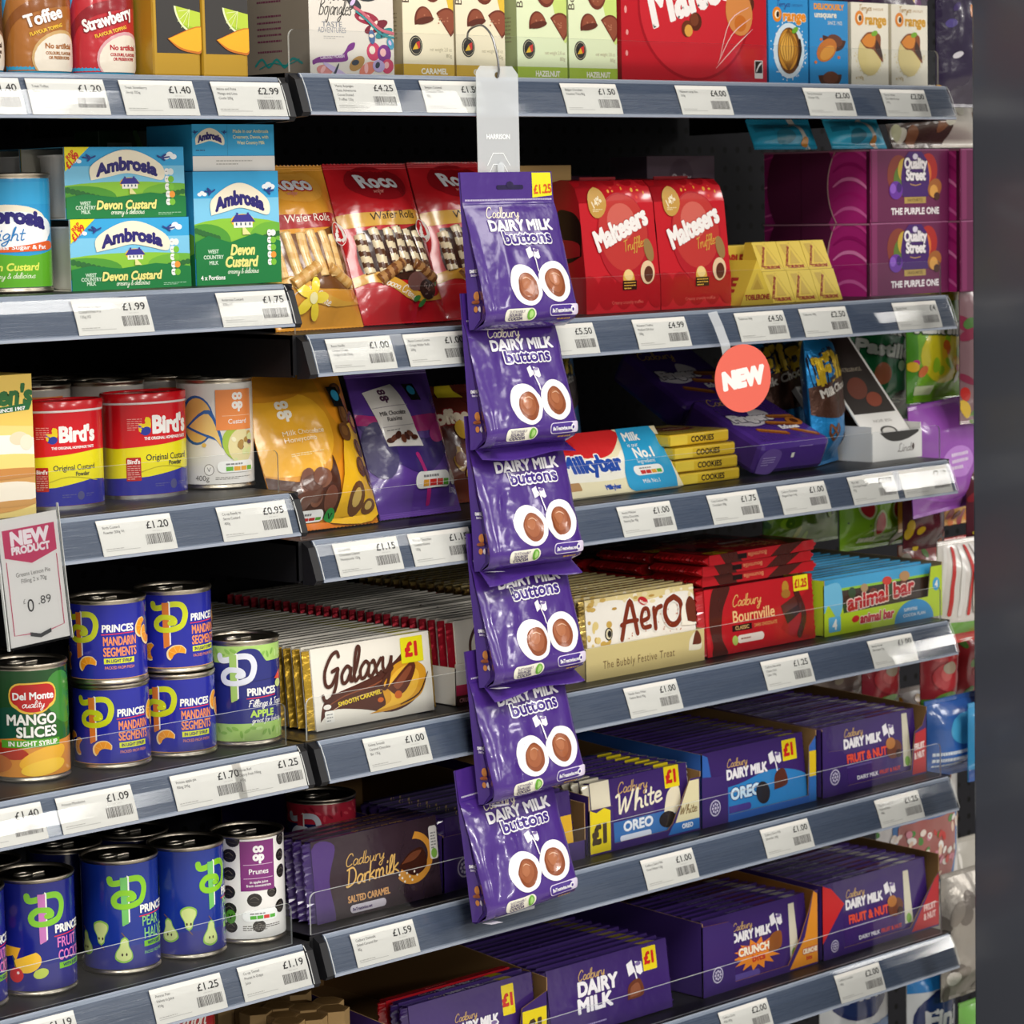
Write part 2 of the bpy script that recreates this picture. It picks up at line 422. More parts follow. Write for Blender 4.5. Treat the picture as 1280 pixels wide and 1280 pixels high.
def carton(name, w, d, h, col, front=None, left=None, top=None, fin='card', bev=.8, parent=None):
    """a printed box: x 0..w, y 0..d, z 0..h"""
    g = G(); g.box(0, w, 0, d, 0, h, col, fin, bev)
    if front: g.decal(front, FR(), fin=fin)
    if left: g.decal(left, LF(0, d), fin=fin)
    if top: g.decal(top, TP(0, 0, h), fin=fin)
    return g.build(name, parent)
def prism(g, poly, y0, y1, col, fin='board', back=None):
    """polygon in x-z, extruded in y; y0 is the front"""
    n = len(g.v); m = len(poly)
    for y in (y0, y1):
        for (x, z) in poly: g.v.append((x, y, z))
    g.face(range(n, n+m), col, fin); g.face(list(range(n+m, n+2*m))[::-1], back or col, fin)
    for i in range(m):
        j = (i+1) % m; g.face((n+i, n+m+i, n+m+j, n+j), back or col, fin)
# ---------------------------------------------------------------- the setting
g = G(); g.box(-900, 2600, 0, 30, 0, 2300, '#25252b', 'dark_metal')
back = struct(g.build('wall_back')); back.location = (0, .42, 0)
m = bpy.data.materials.new('perforated_back'); m.use_nodes = True; nt = m.node_tree; b = nt.nodes['Principled BSDF']; b.inputs['Roughness'].default_value = .6; b.inputs['Specular IOR Level'].default_value = .15
tc = nt.nodes.new('ShaderNodeTexCoord'); vm = nt.nodes.new('ShaderNodeVectorMath'); vm.operation = 'MODULO'; vm.inputs[1].default_value = (.025, 1, .025)
va = nt.nodes.new('ShaderNodeVectorMath'); va.operation = 'ADD'; va.inputs[1].default_value = (10, 0, 10)
vs_ = nt.nodes.new('ShaderNodeVectorMath'); vs_.operation = 'SUBTRACT'; vs_.inputs[1].default_value = (.0125, 0, .0125)
vmul = nt.nodes.new('ShaderNodeVectorMath'); vmul.operation = 'MULTIPLY'; vmul.inputs[1].default_value = (1, 0, 1)
vl = nt.nodes.new('ShaderNodeVectorMath'); vl.operation = 'LENGTH'; lt = nt.nodes.new('ShaderNodeMath'); lt.operation = 'LESS_THAN'; lt.inputs[1].default_value = .0042
mx = nt.nodes.new('ShaderNodeMix'); mx.data_type = 'RGBA'; mx.inputs['A'].default_value = hexc('#1d1d22'); mx.inputs['B'].default_value = (.001, .001, .001, 1)
L = nt.links.new
L(tc.outputs['Object'], va.inputs[0]); L(va.outputs[0], vm.inputs[0]); L(vm.outputs[0], vs_.inputs[0]); L(vs_.outputs[0], vmul.inputs[0]); L(vmul.outputs[0], vl.inputs[0])
L(vl.outputs['Value'], lt.inputs[0]); L(lt.outputs[0], mx.inputs['Factor']); L(mx.outputs['Result'], b.inputs['Base Color'])
back.data.materials[0] = m
g = G(); g.box(-6000, 6000, -6000, 500, -30, 0, '#b9b4ac', 'gloss'); struct(g.build('floor'))
g = G(); g.box(0, 70, 0, 420, 0, 2600, '#43464e', 'pillar', 3)
FIN['pillar'] = finish('pillar', .25, bump=.02, bscale=4, coat=.25)
g_p = struct(g.build('pillar')); g_p.location = (.9205, -.52, 0); g_p['label'] = 'dark grey painted steel upright post'
# ---------------------------------------------------------------- gondola shelves
SX = {'L': (-900, -27), 'R': (0, 1001)}
ZL = [1.522, 1.329, 1.131, .888, .693, .56]; ZR = [1.5265, 1.280, 1.083, .888, .697, .502]
def shelf(side, i, z, label):
    x0, x1 = SX[side]
    r = empty('gondola_shelf', (0, 0, z)); tag(r, label, 'shelf', 'black gondola shelves')
    g = G(); a, bb = (x0-14, x1+9) if side == 'R' else (x0, x1+14)
    g.box(a, bb, 1, 415, -4, 0, '#1b1a1c', 'dark_metal'); g.box(a, bb, 1, 5, -38, -4, '#141417', 'dark_metal')
    g.build('deck', r)
    for xx in (a, bb-3):
        g = G(); n = len(g.v); pts = [(2, 0), (2, -40), (60, -41), (410, -46), (410, 0)]
        for x in (xx, xx+3):
            for y, zz in pts: g.v.append((x, y, zz))
        k = len(pts); g.face(range(n, n+k), '#121214', 'dark_metal'); g.face(list(range(n+k, n+2*k))[::-1], '#121214', 'dark_metal')
        for q in range(k): g.face((n+q, n+(q+1) % k, n+k+(q+1) % k, n+k+q), '#121214', 'dark_metal')
        g.build('bracket', r)
    # the slanted ticket rail: slate backing, ribbed lips, clear cover
    prof = [(0, -.5), (-1.6, 0), (-3.4, -1.5), (-4.2, -4), (-9.5, -15), (-14, -27), (-17.2, -36), (-18.6, -37.2), (-18.8, -39.6), (-16, -40)]
    g = G()
    for k in range(len(prof)-1):
        (ya, za), (yb, zb) = prof[k], prof[k+1]
        c = '#505a6d' if 2 < k < 6 else '#929aa9'
        g.quad((x0, yb, zb), (x1, yb, zb), (x1, ya, za), (x0, ya, za), c, 'rail')
    g.face([g.pt((x0, y, zz)) for y, zz in prof], '#4c5365', 'rail'); g.face([g.pt((x1, y, zz)) for y, zz in prof][::-1], '#4c5365', 'rail')
    rail = g.build('ticket_rail', r)
    g = G(); cv = [(-3.4, -1.0), (-6.5, -4.5), (-11.6, -15), (-15.8, -27), (-18.9, -36.4)]
    for k in range(len(cv)-1):
        (ya, za), (yb, zb) = cv[k], cv[k+1]
        g.quad((x0, yb, zb), (x1, yb, zb), (x1, ya, za), (x0, ya, za), '#ffffff', 'clear')
    for x in (x0, x1):
        for k in range(len(cv)-1):
            (ya, za), (yb, zb) = cv[k], cv[k+1]
            g.quad((x-.5, ya-.6, za), (x+.5, ya-.6, za), (x+.5, yb-.6, zb), (x-.5, yb-.6, zb), '#ffffff', 'clear_edge')
    g.build('clear_cover', rail)
    xe = x0-6 if side == 'R' else x1+3.5
    g = G(); pp = [(1, -1), (-8, -6), (-19, -37), (-16, -41), (1, -42)]
    for x in (xe-4, xe+5):
        for y, zz in pp: g.v.append((x, y, zz))
    k = 5; g.face(range(5), '#17171a', 'dark_metal'); g.face(list(range(5, 10))[::-1], '#17171a', 'dark_metal')
    for q in range(5): g.face((q, q+5, 5+(q+1) % 5, (q+1) % 5), '#17171a', 'dark_metal')
    g.build('end_cap', r)
    return r
rowname = ['top', 'second', 'third', 'fourth', 'fifth', 'sixth']
lab = {('L', 0): 'black shelf under the sauce bottles with bright glare on its ticket rail', ('L', 1): 'black shelf carrying the custard cartons', ('L', 2): 'black shelf carrying the red and yellow custard powder drums',
       ('L', 3): 'black shelf carrying the mango tin and stacked mandarin tins', ('L', 4): 'black shelf carrying the pear and prune tins', ('L', 5): 'black shelf at the bottom left, under the pear tins shelf',
       ('R', 0): 'black shelf under the row of orange and red boxed chocolates at the top', ('R', 1): 'black shelf carrying wafer roll packs and purple chocolate boxes', ('R', 2): 'black shelf carrying the orange honeycomb bag and white chocolate block',
       ('R', 3): 'black shelf carrying caramel bars and the green animal biscuit tray', ('R', 4): 'black shelf carrying the salted caramel bars and white biscuit bar tray', ('R', 5): 'lowest black shelf on the right with purple chocolate bars'}
for i in range(6):
    shelf('L', i, ZL[i], lab[('L', i)]); shelf('R', i, ZR[i], lab[('R', i)])
# clear front risers standing behind the ticket rails
def riser(x0, x1, z, h, label, r=7):
    g = G(); pts = []
    for cx, cz, a in ((x1-r, h-r, 0), (x0+r, h-r, 90)):
        for k in range(6):
            t = math.radians(a+k*18); pts.append((cx+r*math.cos(t), cz+r*math.sin(t)))
    pts = [(x0, 1), (x1, 1)]+pts; n = len(g.v); m = len(pts)
    for y in (2.0, 4.2):
        for x, zz in pts: g.v.append((x, y, zz))
    g.face(range(n, n+m), '#ffffff', 'clear')
    for i in range(m):
        j = (i+1) % m; g.face((n+i, n+m+i, n+m+j, n+j), '#ffffff', 'clear_edge')
    # a slim bright lip where the edge catches light
    o = g.build('shelf_riser', loc=(0, 0, z)); tag(o, label, 'shelf riser', 'clear plastic shelf risers'); return o
riser(-7, 994, ZR[0], 41, 'clear plastic riser in front of the boxed chocolates on the top shelf')
riser(-9, 997, ZR[1], 41, 'clear plastic riser in front of the wafer roll packs')
riser(-9, 994, ZR[2], 42, 'clear plastic riser in front of the honeycomb bag and cookie bars')
riser(-9, 994, ZR[3], 42, 'clear plastic riser in front of the caramel bars and animal biscuit tray')
riser(-11, 993, ZR[4], 42, 'clear plastic riser in front of the salted caramel bar')
riser(-11, 993, ZR[5], 42, 'clear plastic riser in front of the lowest purple bars')
riser(-880, -35, ZL[2], 42, 'clear plastic riser in front of the custard powder drums')
riser(-880, -35, ZL[3], 42, 'clear plastic riser in front of the mandarin tins')
riser(-880, -35, ZL[4], 42, 'clear plastic riser in front of the pear tins')
# price tickets in the rails
def ticket(x, z, lines, price, label, wd=83, seed=1):
    d = D(wd, 33.5, '#dcd9d3')
    for i, t in enumerate(lines): d.text(t, 5, 25-i*4.6, 2.5, '#5f5b58', sx=.95)
    if price: d.text(price, wd-4, 21.3, 6.6, '#3a3837', bold=.02, al='r', w=26 if len(price) > 3 else 12)
    d.barcode(wd-33, 6.5, 29, 9.5, '#6f6b68', seed=seed); d.rect(4, 4.2, wd*.5, 4.7, '#b5b2ae'); d.lines(wd-24, 18.2, 18, 1, '#c9c5c0', h=.7)
    d.lines(4, 6, wd*.42, 1, '#a9a5a0', h=.6, seed=seed)
    g = G(); a = (-6.4, -5.3); bpt = (-18.0, -36.6); lo = (-10.6, -15); lo2 = (-15.0, -27)
    cur = [bpt, lo2, lo, a]; seg = [0]
    for k in range(3): seg.append(seg[-1]+math.dist(cur[k], cur[k+1]))
    sc = seg[-1]/33.5
    def fm(u, v):
        s_ = v*sc
        for k in range(3):
            if s_ <= seg[k+1]+1e-6 or k == 2:
                t = (s_-seg[k])/(seg[k+1]-seg[k]); p, q = cur[k], cur[k+1]; l = seg[k+1]-seg[k]
                return ((u, p[0]+(q[0]-p[0])*t, p[1]+(q[1]-p[1])*t), (0, -(q[1]-p[1])/l, (q[0]-p[0])/l))
    n = len(g.v)
    for u in (0, wd):
        for (y, zz) in cur: g.v.append((u, y+.25, zz-.1))
    for k in range(3): g.face((n+k, n+4+k, n+5+k, n+k+1), '#dcd9d3', 'paper')
    g.decal(d, fm, (None, 33.5/3), 'paper', .1)
    o = g.build('price_ticket', loc=(x, -.0006, z)); tag(o, label, 'price ticket', 'white shelf edge price tickets'); return o
TK = {'R': [[(.033, 'Monty Bojangles|Taste Adventures|Cocoa Dusted|Truffles 135g', '£4.25', 'beneath the flowery truffle box'), (.149, 'Belgian Caramel|Chocolate Thins|80g', '£1.50', 'beneath the caramel thins boxes'), (.345, 'Belgian Chocolate|Hazelnut Thins 80g', '£1.50', 'beneath the hazelnut thins boxes'), (.52, 'Maltesers Large Box|310g', '£4.00', 'beneath the big red box'), (.732, "Terry's Chocolate|Orange 157g", '£2.00', 'beneath the blue orange box'), (.87, "Terry's White|Chocolate Orange|147g", '£2.00', 'beneath the white orange boxes')],
 [(.019, 'Roco Vanilla|Creme Crispy|Wafer Rolls 200g', '£1.00', 'beneath the orange wafer roll pack, washed out by glare'), (.119, 'Roco Cocoa Creme|Crispy Wafer Rolls|200g', '£1.00', 'beneath the red wafer roll packs'), (.304, 'Gift Box|180g', '£5.50', 'just right of the hanging pouches, on the wafer shelf'), (.447, 'Maltesers Truffles|Medium Gift Box|200g', '£4.99', 'beneath the two red truffle boxes'), (.611, 'Toblerone 360g', '£4.50', 'right of the round NEW sign'), (.721, 'Toblerone 100g', '£2.50', 'beneath the gold triangular bars'), (.89, 'Quality Street|Boxed Purple One|Box 170g', '£4', 'at the far right end under the purple boxes')],
 [(.021, 'Co op Milk|Chocolate Coated|Honeycomb 150g', '£1.15', 'beneath the orange honeycomb bag'), (.119, 'Co op Chocolate|Coated Raisins|150g', '£1.15', 'beneath the purple raisin bag'), (.419, 'Nestle Milkybar|White Chocolate|Sharing Bar 90g', '£1.00', 'beneath the white chocolate block'), (.562, 'Crsp Cookies Milk|Chocolate 100g', '£1.75', 'beneath the yellow cookie bars'), (.68, 'Cadbury Chocolate|Fingers Pack 114g', '£1.00', 'beneath the purple finger biscuit bag'), (.805, 'Flipz Milk|Chocolate Pretzel|90g', '£2.00', 'beneath the blue pretzel bag'), (.9, 'Lindt Excellence|Dark Chocolate|Bar 100g', '£2.10', 'at the right end beneath the dark slab tray')],
 [(.053, 'Galaxy Smooth|Caramel Chocolate|Bar 135g', '£1.00', 'beneath the smooth caramel bars'), (.425, 'Nestle Aero White|Festive Block 90g', '£1.00', 'beneath the bubbly festive bars'), (.649, 'Cadbury Bournville|Classic Dark|Choc 100g', '£1.25', 'beneath the red dark chocolate bars'), (.84, 'Nestle Animal|Bar 4 pack 76g', '£1.00', 'beneath the animal biscuit tray')],
 [(.03, 'Cadbury Darkmilk|Salted Caramel Bar|85g', '£1.59', 'beneath the salted caramel bar'), (.447, 'Cadbury Dairy Milk|Oreo White 120g', '£1.00', 'beneath the white biscuit bar tray'), (.645, 'Cadbury Dairy Milk|Oreo Bar 120g', '£1.00', 'beneath the blue and purple biscuit bar tray'), (.851, 'Cadbury Dairy Milk|Fruit and Nut|180g', '£1.25', 'beneath the upper fruit and nut tray')],
 [(.57, 'Cadbury Dairy|Milk 180g', '£2.00', 'beneath the orange flashed caramel bar tray'), (.774, 'Cadbury Crunchie|180g', '£2.00', 'beneath the lower fruit and nut tray')]],
 'L': [[(-.405, 'Sauce|Topping', '£1.40', 'at the far left edge under the dark bottle'), (-.315, 'Treat Toffee|Syrup', '£1.20', 'beneath the toffee bottle, lost in glare'), (-.215, 'Treat Strawberry|Syrup 325g', '£1.40', 'beneath the strawberry sauce bottle'), (-.111, 'Atkins and Potts|Mango and Lime|Coulis 200g', '£2.99', 'beneath the mango and lime cartons')],
 [(-.275, 'Ambrosia Creamy|Custard Pots 4 x|125g X2', '£1.99', 'beneath the two custard pot sleeves'), (-.1125, 'Ambrosia Custard|500g V2', '£1.75', 'beneath the tall custard carton')],
 [(-.257, 'Birds Custard|Powder 300g V1', '£1.20', 'beneath the custard powder drums'), (-.12, 'Co op Ready to|Serve Custard|400g', '£0.95', 'beneath the custard tin with an orange panel')],
 [(-.411, 'Del Monte Mango|Slices 425g', '£1.40', 'beneath the mango tin'), (-.312, 'Princes Mandarins|in Light Syrup|312g', '£1.09', 'beneath the stacked mandarin tins'), (-.184, 'Princes apple pie|filling 395g', '£1.70', 'half covered by its neighbour, under the apple tin'), (-.111, 'Princes Red|Cherry Fruit Filling|410g', '£1.25', 'at the right end of the mandarin tins shelf')],
 [(-.384, 'Princes Fruit|Cocktail 410g', '£1.19', 'beneath the fruit cocktail tin'), (-.216, 'Princes Pear|Halves in Juice|410g', '£1.25', 'beneath the pear tins'), (-.112, 'Co op Tinned|Prunes in Grape|Juice', '£1.19', 'beneath the prune tin')]]}
sd = 0
for s_, zz in (('R', ZR), ('L', ZL)):
    for i, row in enumerate(TK[s_]):
        for (x, ln, pr, wh) in row:
            sd += 1; ticket(x, zz[i], ln.split('|'), pr, 'white %s price ticket %s' % (pr, wh), 83 if x != .9 else 92, sd)
# ---------------------------------------------------------------- package builders
def can(name, r, h, d, phi, label, cat='tin', label_col='#1f2a86', wood=False, group=None, lid='#8a8276'):
    """ring-pull tin; artwork d (centre at d.w/2) wraps round, phi = bearing its middle faces"""
    o = empty(name); tag(o, label, cat, group)
    g = G(); prof = [(r-2, 0), (r, .8), (r+.6, 2), (r, 3.4), (r-.8, 4.2), (r-.5, 5.4)]
    g.lathe(prof, '#b9b0a0', 'tin', 48); g.cap(r-2, .3, '#8a8276', 'tin', 48, up=False)
    g.lathe([(r-.5, 5.4), (r-.4, 7), (r-.4, h-7), (r-.5, h-5.4)], label_col, 'gloss', 48)
    g.lathe([(r-.5, h-5.4), (r-.8, h-4.2), (r, h-3.2), (r+.6, h-1.8), (r+.2, h-.4), (r-.8, h), (r-1.8, h-.6), (r-2.2, h-3.2)], '#b9b0a0', 'tin', 48)
    rr = r-.4; z0 = 5.6; W = d.w
    def fm(u, v):
        t = phi+(u-W/2)/rr; nx, ny = math.sin(t), -math.cos(t); return ((nx*rr, ny*rr, z0+v), (nx, ny, 0))
    g.decal(d, fm, (rr*math.radians(7.5)/1.0, None), 'gloss', .12)
    g.build('body', o)
    g = G(); g.lathe([(r-2.2, h-3.2), (r-4, h-3.6), (r-6, h-2.6), (r-8, h-3.4), (r-12, h-3.4), (.1, h-3.2)], lid, 'tin', 48)
    l = g.build('lid', o)
    g = G(); pts = []
    for k in range(17):
        t = 2*math.pi*k/16; pts.append((-r*.32+8.5*math.cos(t), 6*math.sin(t), h-1.6))
    g.tube(pts, 1.6, '#c9c2b4', 'tin', 6, caps=False); g.box(-r*.32+7, -r*.32+21, -4, 4, h-3.2, h-1.2, '#c9c2b4', 'tin', .6)
    rp = g.build('ring_pull', l); return o
def bagfn(w, h, t, seal, seed, wr=1.0, pw=2.6, bot=None):
    sb = seal if bot is None else bot
    def f(u, v):
        U = min(max(u/w, 0), 1); e = 1-abs(2*U-1)**pw
        a = min(max((v-sb)/(h*.22), 0), 1); b_ = min(max((h-seal-v)/(h*.30), 0), 1)
        k = (math.sin(a*math.pi/2))*(math.sin(b_*math.pi/2)**.8)
        n = noise.noise(Vector((u*.035+seed*7.1, v*.028, seed)))*1.6+noise.noise(Vector((u*.09, v*.05+seed, 3.3)))*.8
        return 0.6+t/2*e*k+n*wr*(.25+.75*k)*e*1.2
    return f
def pouch(name, w, h, t, d, label, cat='bag', col='#ffffff', seal=9, seed=1, fin='film', wr=1., bot=None, group=None, sealcol=None, zig=True):
    """pillow bag standing in the x-z plane, front to -y; crimped seals top and bottom are parts"""
    o = empty(name); tag(o, label, cat, group)
    f = bagfn(w, h, t, seal, seed, wr, bot=bot)
    def P(u, v): return (u, -f(u, v), v)
    def fm(u, v):
        e = .8; p = Vector(P(u, v)); a = Vector(P(u+e, v))-Vector(P(u-e, v)); b_ = Vector(P(u, v+e))-Vector(P(u, v-e))
        return (p, a.cross(b_).normalized())
    g = G(); nu, nv = 22, 26
    v0 = (seal if bot is None else bot)*.6; v1 = h-seal*.8
    g.grid(lambda a, b_: P(a*w, v0+b_*(v1-v0)), nu, nv, col, fin)
    g.grid(lambda a, b_: (a*w, .6+.75*(f(a*w, v0+b_*(v1-v0))-.6), v0+b_*(v1-v0)), nu, nv, col, fin, flip=True)
    for (a0, a1) in ((0, v0), ):
        g.quad((0, -.6, v0), (0, .6, v0), (w, .6, v0), (w, -.6, v0), col, fin)
    for x in (0, w): g.quad((x, -.6, v0), (x, .6, v0), (x, .6, v1), (x, -.6, v1), col, fin)
    if d: g.decal(d, fm, (w/nu, (v1-v0)/nv), fin, .3)
    g.build('pouch', o)
    for (za, zb, k) in ((h-seal*.8, h, 1), (0, v0, 0)):
        if zb-za < 2: continue
        g = G(); N = int((zb-za)/1.2)+1; M = int(w/2.4)
        for side in (-1, 1):
            n = len(g.v)
            for j in range(N+1):
                for i in range(M+1):
                    z = za+(zb-za)*j/N
                    if (k and j == N) or (not k and j == 0): z += (.9 if i % 2 else -.9)*(1 if zig else 0)
                    g.v.append((w*i/M, side*(.55+.35*(j % 2)), max(z, 0.)))
            for j in range(N):
                for i in range(M):
                    q = [n+j*(M+1)+i, n+j*(M+1)+i+1, n+(j+1)*(M+1)+i+1, n+(j+1)*(M+1)+i]
                    g.face(q if side < 0 else q[::-1], sealcol or col, fin)
        g.build('seal', o)
    return o
def bar(name, w, h, t, d, dt=None, col='#3b2568', ends=None, fin='film', endfin='foil', endw=7, bev=2.2, dl=None, seed=0, jagw=1.6):
    """a flow-wrapped bar standing on its long edge: x 0..w, y 0..t, z 0..h"""
    g = G(); g.box(0, w, 0, t, 0, h, col, fin, bev)
    if d: g.decal(d, FR(), fin=fin)
    if dt: g.decal(dt, TP(0, 0, h), fin=fin)
    if dl: g.decal(dl, LF(0, t), fin=fin)
    if ends:
        rr = random.Random(seed)
        for x0, sgn in ((0, -1), (w, 1)):
            n = len(g.v); N = int(h/3)
            for j in range(N+1):
                z = h*j/N; jag = (j % 2)*jagw
                for q in (0, 1):
                    g.v.append((x0-sgn*.6, t*(.12+.76*q), min(max(z, 1.5), h-1.5)))
                    g.v.append((x0+sgn*(endw-jag+rr.uniform(-.4, .4)*jagw), t*(.45+.1*q)+rr.uniform(-.5, .5)*jagw, min(max(z, 1.5), h-1.5)))
            for j in range(N):
                a = n+j*4; b_ = a+4
                for (i0, i1) in ((0, 1), (3, 2)):
                    f = [a+i0, a+i1, b_+i1, b_+i0]; g.face(f if sgn > 0 else f[::-1], ends, endfin)
                f = [a+1, a+3, b_+3, b_+1]; g.face(f, ends, endfin)
            g.face([n, n+1, n+3, n+2], ends, endfin); m_ = n+N*4; g.face([m_, m_+2, m_+3, m_+1], ends, endfin)
    return g.build(name)
def row(o, n, x, y, z, dy, label_back, group, sink=.0, lean=6., seed=3, cat='chocolate bar', front=None, jx=.0006):
    """o is the front one; n-1 copies run back along the shelf"""
    rr = random.Random(seed); z += .0125*math.sin(math.radians(lean+.8)); place(o, x, y, z, lean=lean); tag(o, front, cat, group)
    for k in range(1, n):
        c = dup(o); place(c, x+rr.uniform(-jx, jx), y+dy*k, z+rr.uniform(0, .001), rz=rr.uniform(-.12, .12), lean=lean+rr.uniform(-.5, .5))
        tag(c, label_back, cat, group)
def tray(name, w, dep, hb, poly, d, label, outer='#3b2568', inner='#8d6d4a', left=None, hf=None):
    """shelf-ready display tray: floor, back, two sloped side walls, cut-out front lip"""
    o = empty(name); tag(o, label, 'display tray')
    t = 1.3; g = G(); g.box(0, w, t, dep, 0, t, inner, 'board'); g.box(0, w, dep, dep+t, 0, hb, inner, 'board')
    hf = hf or hb*.9
    for x, oc in ((0, outer), (w-t, inner)):
        n = len(g.v); pts = [(0, 0), (dep, 0), (dep, hb), (0, hf)]
        for xx in (x, x+t):
            for y, z in pts: g.v.append((xx, y, z))
        g.face(range(n, n+4), outer if x == 0 else inner, 'board'); g.face(list(range(n+4, n+8))[::-1], inner if x == 0 else outer, 'board')
        for q in range(4): g.face((n+q, n+(q+1) % 4, n+4+(q+1) % 4, n+4+q), '#a5835a', 'board')
    g.build('tray_body', o)
    g = G(); prism(g, poly, 0, t, outer, 'card', inner)
    if d: g.decal(d, FR(), fin='card')
    g.build('front_lip', o); return o
def pmark(d, x, y, s, stem, swirl, edge='#f2f2ee'):
    sw = [(-.23, .98), (-.2, .89), (-.06, .89), (.17, .96), (.4, .94), (.49, .75), (.4, .49), (.13, .4), (-.11, .43), (-.15, .57), (-.02, .68), (.19, .66), (.25, .57), (.15, .55)]
    q = [(x+a*s, y+b_*s) for a, b_ in sw]
    d.stroke(q, .125*s, swirl)
    d.poly([(x+.02*s, y), (x+.16*s, y+.08*s), (x+.16*s, y+1.01*s), (x+.12*s, y+1.04*s)], edge)
    d.poly([(x, y+.0*s), (x+.13*s, y+.05*s), (x+.13*s, y+1.0*s), (x-.02*s, y+1.0*s)], stem)
    d.stroke(q[6:], .11*s, swirl)
def coop(d, x, y, h, col, s=1.):
    d.text('co', x, y+h*1.02, h*1.0, col, bold=.09, al='c', sx=.9); d.text('op', x, y, h*1.0, col, bold=.09, al='c', sx=.9)
def trafficlights(d, x, y, w, h, cols, bg='#f4f4f0'):
    d.rrect(x, y, x+w, y+h, h*.45, bg); n = len(cols)
    for i, c in enumerate(cols): d.rect(x+w*.2+i*w*.75/n, y+h*.12, x+w*.2+(i+.9)*w*.75/n, y+h*.5, c)
    d.lines(x+w*.2, y+h*.65, w*.7, 1, '#888', h=h*.14)
CU = math.radians(-39)
PUR = '#4a2c86'; DPUR = '#38235f'
# ================================================================ tins on the left
def mandarin_can(name, off, phi_label):
    d = D(150, 69, '#21279a'); c = 75+off
    d.rect(0, 0, 150, .6, '#d9a050')
    pmark(d, c-31, 19, 43, '#d9782a', '#c9d31f')
    d.text('PRINCES', c-5, 44, 6.4, '#f2f2ee', bold=.05, w=31, shear=.05); d.stroke([(c-5, 41.6), (c+26, 42.6)], .9, '#d8304a', sm=False)
    d.text('MANDARIN', c-4, 31.5, 7.8, '#f0925a', bold=.03, w=33); d.text('SEGMENTS', c-4, 21.5, 7.8, '#f0925a', bold=.03, w=33)
    d.rect(c-3.5, 14.5, c+26, 19.6, '#d5dc30'); d.text('IN LIGHT SYRUP', c-1.5, 15.7, 2.8, '#222a6a', bold=.04, w=25)
    d.text('PACKED FROM FRESH', c-3, 9.5, 2.6, '#f0925a', w=29)
    for (x, y, r, k) in ((c-18, 13, -30, 1), (c-44, 16, 30, .9), (c+38, 46, 20, 1), (c+45, 40, 80, 1.1), (c-55, 20, 0, 1)):
        a = math.radians(r+60)
        sh = [(9, 0), (7, 6), (0, 9.5), (-7, 8), (-10, 3), (-9, -1), (-5, 1.2), (0, 1.5), (4, -1), (6.5, -3.2)]
        q = [(x+k*(px*math.cos(a)-py*math.sin(a)), y+k*(px*math.sin(a)+py*math.cos(a))) for px, py in sh]
        d.poly(q, '#f3d9a0', True); q2 = [(x+.86*(px-x)+.3, y+.86*(py-y)+.4) for px, py in q]; d.poly(q2, '#f19a1c', True)
        for m in range(3):
            p = q2[1+m*1]; d.stroke([(x+(p[0]-x)*.3, y+(p[1]-y)*.3), p], .5, '#f7bf55', sm=False)
    return can(name, 36.3, 79.5, d, CU, phi_label, label_col='#21279a', lid='#8f8878')
mand = [(-.1935, .066, .888, 12, 'lower left mandarin tin at the front of the stack of four'), (-.1185, .062, .888, 8, 'lower right mandarin tin in the stack of four'),
        (-.197, .062, .9677, 1, 'upper left mandarin tin, partly behind the new product card'), (-.117, .0655, .9677, 22, 'upper right mandarin tin in the stack of four')]
for i, (x, y, z, of, lb) in enumerate(mand):
    place(mandarin_can('fruit_tin', of, 'blue ' + lb), x, y, z)
d = D(150, 92, '#232a78'); c = 82
def leafband(y0, y1):
    d.rect(0, y0, 150, y1, '#a9cf6e'); rr = random.Random(5)
    for k in range(26): d.ell(3+k*5.8, y0+(y1-y0)*rr.uniform(.25, .75), 3.6, 1.5, rr.choice(('#8bbb52', '#bfe08c', '#7fae4c')), 10, rr.uniform(0, 180))
leafband(0, 17); leafband(76, 92)
d.poly([(c-37, 82), (c-30, 60), (c-20, 76), (c-8, 88), (c+8, 88), (c+18, 76), (c+30, 74), (c+30, 60), (c-37, 60)], '#232a78', True)
pmark(d, c-18, 38, 46, '#a3c86c', '#dfe3ee'); d.text('PRINCES', c-3, 44, 6.6, '#f2f2ee', bold=.06, w=33); d.stroke([(c-3, 41), (c+29, 42.3)], .9, '#d8304a', sm=False)
d.script('Fillings & Toppi', c-2, 33, 3.3, '#f2f2ee', .22, w=43); d.text('APPLE', c, 23, 6.2, '#bfe05a', bold=.06, w=26)
d.script('great for baking', c+1, 17.5, 2.5, '#f2f2ee', .2, w=36); d.poly([(c+28, 58), (c+38, 66), (c+38, 56)], '#e2503a'); d.ell(c+34, 53, 5, 4, '#c9d98a')
place(can('filling_tin', 36.3, 103, d, CU, 'blue and green apple filling tin right of the stacked mandarin tins', label_col='#232a78', lid='#8f8878'), -.0425, .057, .888)
d = D(150, 97, '#2c6a2a'); c = 75
d.poly([(0, 97), (150, 97), (150, 60), (110, 52), (75, 62), (30, 50), (0, 60)], '#1c4d22', True); d.ell(c-30, 45, 34, 16, '#12503c', rot=20); d.ell(c+40, 70, 20, 26, '#3f8a35', rot=30)
d.poly([(0, 0), (150, 0), (150, 34), (c+20, 30), (c-10, 36), (0, 30)], '#d98c34'); d.ell(c-22, 24, 24, 7, '#b8341e', rot=-10); d.ell(c+16, 17, 24, 9, '#f2b431', rot=16); d.ell(c+16, 8, 22, 7, '#f6c63a', rot=8); d.ell(c-34, 12, 20, 9, '#c9702a')
d.rrect(c-15, 62, c+30, 86, 10, '#f0c64a'); d.ell(c+7, 67, 17, 10, '#f0c64a')
